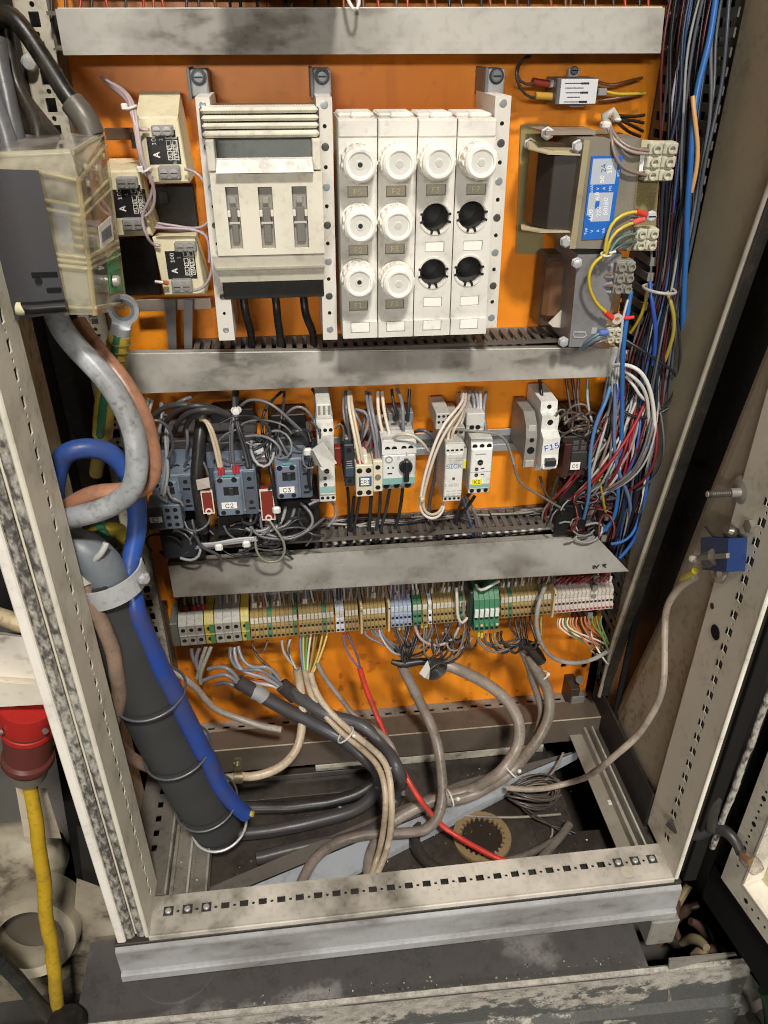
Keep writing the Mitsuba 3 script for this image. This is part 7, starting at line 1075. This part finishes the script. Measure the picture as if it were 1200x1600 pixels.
# ================================================================ RIGHT WALL FITTINGS
fb = thing('wall_stud', 'steel stud with a broad round foot plate on the right wall', 'stud')
wq = (698,58,569.6)
add(fb, 'foot_plate', [(lathe([(0, 0), (20, 0), (19, 3), (8, 5), (0, 5)], wq, (-1, 0, 0), 26), C('#8f8b83'))], 'paint')
add(fb, 'stud', [(cyl((wq[0] - 4, wq[1], wq[2]), (wq[0] - 16, wq[1], wq[2]), 5.4), C('#9c9890')), (cyl((wq[0] - 15, wq[1], wq[2]), (wq[0] - 42, wq[1], wq[2]), 4), C('#4e4a45'))] + [(ring((wq[0] - 18 - 2.4 * i, wq[1], wq[2]), (1, 0, 0), 4, .6, 12, 5), C('#7a756d')) for i in range(9)] + [(cyl((wq[0] - 41.6, wq[1], wq[2]), (wq[0] - 43, wq[1], wq[2]), 3.2), C('#b9b4a8'))], 'metal')
bd = thing('earth_fitting', 'dark blue plastic fitting with clear lever parts on the right wall', 'fitting')
q0, q1, q2, q3 = (694,76.3,499.4), (694,24,531.8), (694,12.1,495.4), (694,57.6,466.5)
add(bd, 'block', [(hull([(a[0] - o, a[1], a[2]) for a in (q0, q1, q2, q3) for o in (0, 22)]), C('#16305f'))], 'plastic', 'dark blue block')
add(bd, 'bar', [(hull([(a[0] - o, a[1], a[2]) for a in ((694,72,476.8), (694,17.3,517.7), (694,14.8,512.6), (694,69.4,471.2)) for o in (21, 25)]), C('#7d7a6c'))], 'plastic')
add(bd, 'lever', [(tube([(664,62.4,472.9),(668,51.4,484),(672,38.1,498.2)], [4, 9, 10], 10), C('#8d8474')), (tube([(662,67.8,475.8),(663,64,477.4)], 4.4, 8), C('#cfccc2')), (tube([(672,37.5,477.2),(672,19.4,477.8),(676,18.2,483.7),(680,27.2,489.3)], 3.4, 8), C('#6a5a4c'))], 'clear_plastic', 'clear lever')
add(bd, 'knob', [(lathe([(0, 0), (8, 0), (8, 8), (5, 12), (0, 12)], (690,44,524.2), (-.8, 0, .5), 12), C('#5a564f'))], 'metal')
add(bd, 'pin', [(tube([(676,78.4,513.6),(682,61.8,506.2)], 1.6, 6), C('#1b1b1b'))], 'clean')
wire('yellow wire end beside the blue fitting', [(672,90.1,428.6),(672,78.3,445),(672,69.7,456)], 4.4, '#b8a63c', n=8)
solo('wall_bolt', 'small bolt head on the right wall above the blue fitting', 'bolt', [(lathe([(0, 0), (8, 0), (8, 5), (0, 6)], (694,23.3,547.3), (-1, 0, 0), 6, 20), C('#8e897e'))], 'metal')
add(cab, 'wall_hole', [(cyl((693.9,31.4,391), tuple(np.array((693.9,31.4,391)) - [.8, 0, 0]), 9.5, n=20), HOLE), (cyl((693.9,51,415.4), tuple(np.array((693.9,51,415.4)) - [.6, 0, 0]), 4, n=14), C('#3a352d'))], 'matte', 'dark round hole in the right wall')
gs = thing('earth_strap', 'black earth cable with a bare copper end joining post and door', 'earth cable')
add(gs, 'cable', [(tube([(692,10.2,67.1),(700,-5.1,67),(716,-20.1,79.3),(730,-25.1,94.7),(740,-38.8,106.4),(748,-53.3,101.1),(752,-63.8,91.2)], [7, 8, 9, 8, 7, 6.5], 12, wob=.3), C('#2b2b2d'))], 'cable')
add(gs, 'copper_end', [(tube([(751,-61.1,90.3),(752,-74.6,96),(753,-81.1,98.7)], 4.4, 8), C('#b9825a'))], 'metal', 'bare copper strands')
add(gs, 'clear_cap', [(tube([(752,-68.5,95.2),(754,-84.9,100.1),(756,-94.7,98.3)], [8, 12, 9], 12), C('#8a7862'))], 'clear_plastic', 'clear cap')
add(gs, 'branch', [(tube([(728,-27.5,98.2),(726,-23.2,131),(726,-16.4,160.6)], 9, 10, wob=.4), C('#33312f'))], 'cable')
# ================================================================ LEFT OUTSIDE: PLUG, BOX, MACHINE
pl_ = thing('power_plug', 'red industrial plug hanging from a cream socket box outside the cabinet', 'plug')
a = np.array((-92.1,0,389.8)); b = np.array((-123.5,10,263.3)); ax = (b - a) / np.linalg.norm(b - a)
add(pl_, 'collar', [(lathe([(0, 0), (29, 0), (29, 14), (27, 30), (26, 34), (28, 36), (28, 42), (25, 43)], a - ax * 8, tuple(ax), 32), C('#a3201c'))], 'plastic', 'bright red collar')
add(pl_, 'body', [(lathe([(0, 30), (27, 32), (25, 84), (28, 88), (28, 96), (23, 104), (14, 110), (0, 110)], a - ax * 8, tuple(ax), 32), C('#5e2c26'))], 'plastic', 'dusty red brown body')
add(pl_, 'gland', [(lathe([(0, 108), (24, 104), (20, 124), (12, 130), (0, 130)], a - ax * 8, tuple(ax), 20), C('#6a6259'))], 'plastic')
sb = thing('socket_box', 'cream plastic socket box above the red plug', 'socket box')
add(sb, 'box', [(hull([(-125.1,-10,507.2),(-51.3,-10,487.8),(-64.5,-10,403.2),(-151.8,-10,407.8),(-173.4,80,436.5),(-93.9,80,424.2),(-108.5,80,318.2),(-203.9,80,322.9)]), C('#ded8cb'))], 'paint')
add(sb, 'lid', [(hull([(-135.2,-22,455),(-55.6,-22,437.5),(-58.3,-22,412.7),(-145.7,-22,415.6),(-143.1,-8,442.6),(-61.6,-8,424.7),(-64.5,-8,399.4),(-153.9,-8,402.3)]), C('#d6cfc0'))], 'paint')
cable('beige cable entering above the socket box at the left edge', [(-126.7,40,491.2),(-102.2,30,488.6),(-84.1,20,486.6),(-71.1,20,482.9)], 9, '#c9b792')
solo('black_panel', 'plain black panel behind the left post outside the cabinet', 'panel', [(hull([(-162.9,90,536.4),(-88.4,90,520.6),(-107.4,90,437.7),(-193.5,90,425.4),(-165.9,96,532.5),(-90.9,96,516.6),(-110,96,433),(-196.8,96,420.6)]), C('#161616'))], 'matte')  # plain black panel covering the dark area behind the post
add(pl_, 'screw', [(turn(cyl((a[0], a[1] - 31, a[2] - 12), (a[0], a[1] - 34, a[2] - 12), 3), a, (0, 0, 1), k), C('#8b8680')) for k in (-50, 40)], 'metal')
cable('yellow cable hanging from the red plug to the floor', [(-119.1,6,271.9),(-120.9,0,244.1),(-123.6,-8,197.3),(-130.3,-14,133.2),(-139.1,-20,64.9),(-149.4,-30,-31),(-156.9,-36,-96.3),(-169.7,-40,-186.6)], [8, 8.5, 9, 9], '#b5931f', n=14, wob=.12)
mc = thing('machine_casting', 'pale grimy machine casting with a round hole at the lower left', 'machine')
cq = np.array((-199.6,60,-84.4))
shell = trimesh.creation.icosphere(subdivisions=4, radius=1.0); v = np.array(shell.vertices); n_ = meshkit.fbm(v * 2.2, 3)[:, None]
def blob(c, r): 
    vv = np.sign(v) * np.abs(v) ** .7; return (vv / np.linalg.norm(vv, axis=1, keepdims=True) ** .4 * np.asarray(r) * (1 + .12 * (n_ - .5)) + np.asarray(c), np.array(shell.faces))
add(mc, 'body', [(blob(np.array((-293.6,130,-330.1)), (125, 60, 130)), (1, 1, 1)), (blob(np.array((-254.9,150,-57)), (80, 40, 60)), (1, 1, 1))], 'grimy_casting')
add(mc, 'rim', [(lathe([(46, 0), (62, 0), (66, -8), (68, -60), (46, -60), (46, 0)], (-211.2,40,-96), (.1, -1, .35), 40), (1, 1, 1))], 'grimy_casting', 'round rim')
add(mc, 'bore', [(lathe([(46, -44), (0, -46)], (-211.2,40,-96), (.1, -1, .35), 40), C('#4a443a'))], 'paint')
solo('machine_plate', 'small pale plate with one screw behind the yellow cable', 'plate', [(hull([(-149.6,30,236),(-116.2,30,226.7),(-117.9,30,132.1),(-161,30,141.5),(-152.8,36,229.1),(-119.2,36,219.7),(-120.9,36,124.3),(-164.3,36,133.8)]), C('#bcb19c'))] + screw((-144.6,29,178.8)[0], (-144.6,29,178.8)[2], 29.5, 4, C('#77706a')), 'paint')
solo('gap_blocks', 'black blocks standing in for the dark gap left of the post', 'frame', [(hull([(-120.1,110,298.2),(-73.5,110,224.5),(-81.3,110,-156.2),(-157.1,110,-77),(-128.9,130,279.5),(-81.1,130,203.8),(-89.2,130,-187.1),(-167,130,-105.8)]), C('#0f0e0d')), (hull([(-122.3,90,77.8),(-91.7,90,59.3),(-99,90,-72.4),(-138.5,90,-49.8),(-130.6,108,55),(-99.2,108,36),(-106.7,108,-98.8),(-147.2,108,-75.7)]), C('#2b2826'))], 'matte')  # black bodies paint the darkness of the gap beside the post
solo('machine_pedestal', 'grimy pale machine foot beneath the plinth at the left', 'foot', [(hull([(-135.1,70,-8),(-77.4,70,-60.7),(-108.9,70,-503),(-246.6,70,-467.2),(-184.1,170,-150.3),(-118.3,170,-210.4),(-154.2,170,-714.9),(-311.4,170,-674.1)]), (1, 1, 1))], 'grimy_casting')
solo('hose', 'black green hose crossing the bottom left corner', 'hose', [(tube([(-226.6,-30,17.5),(-209.9,-34,-14),(-190.2,-40,-73),(-171,-46,-142.5),(-160.6,-50,-221.1)], 9, 12), C('#1c211e'))], 'cable')
solo('black_cap', 'black round cap at the bottom edge under the yellow cable', 'cap', [(lathe([(0, 0), (22, 0), (26, 8), (24, 40), (0, 40)], (-144.7,-60,-119.7), (0, -.2, -1), 24), C('#17191a'))], 'plastic')
solo('green_cap', 'dark green rounded tip at the bottom right corner', 'cap', [(tube([(815.8,-120,-149.3),(834.1,-120,-191.6),(853.3,-120,-250.7)], 7, 10), C('#123d26')), (tube([(814.9,-120,-219.3),(831.7,-120,-245.4),(854.1,-120,-298.5)], 7, 10), C('#20261f'))], 'plastic')
solo('hole_cover', 'round faint disc on the base plate under the plinth at the left', 'disc', [(lathe([(0, 0), (62, 0), (62, 2), (59, 3), (0, 3)], (-9.4,18.7,-149), (0, 0, 1), 40), (1, 1, 1))], 'stained_steel')
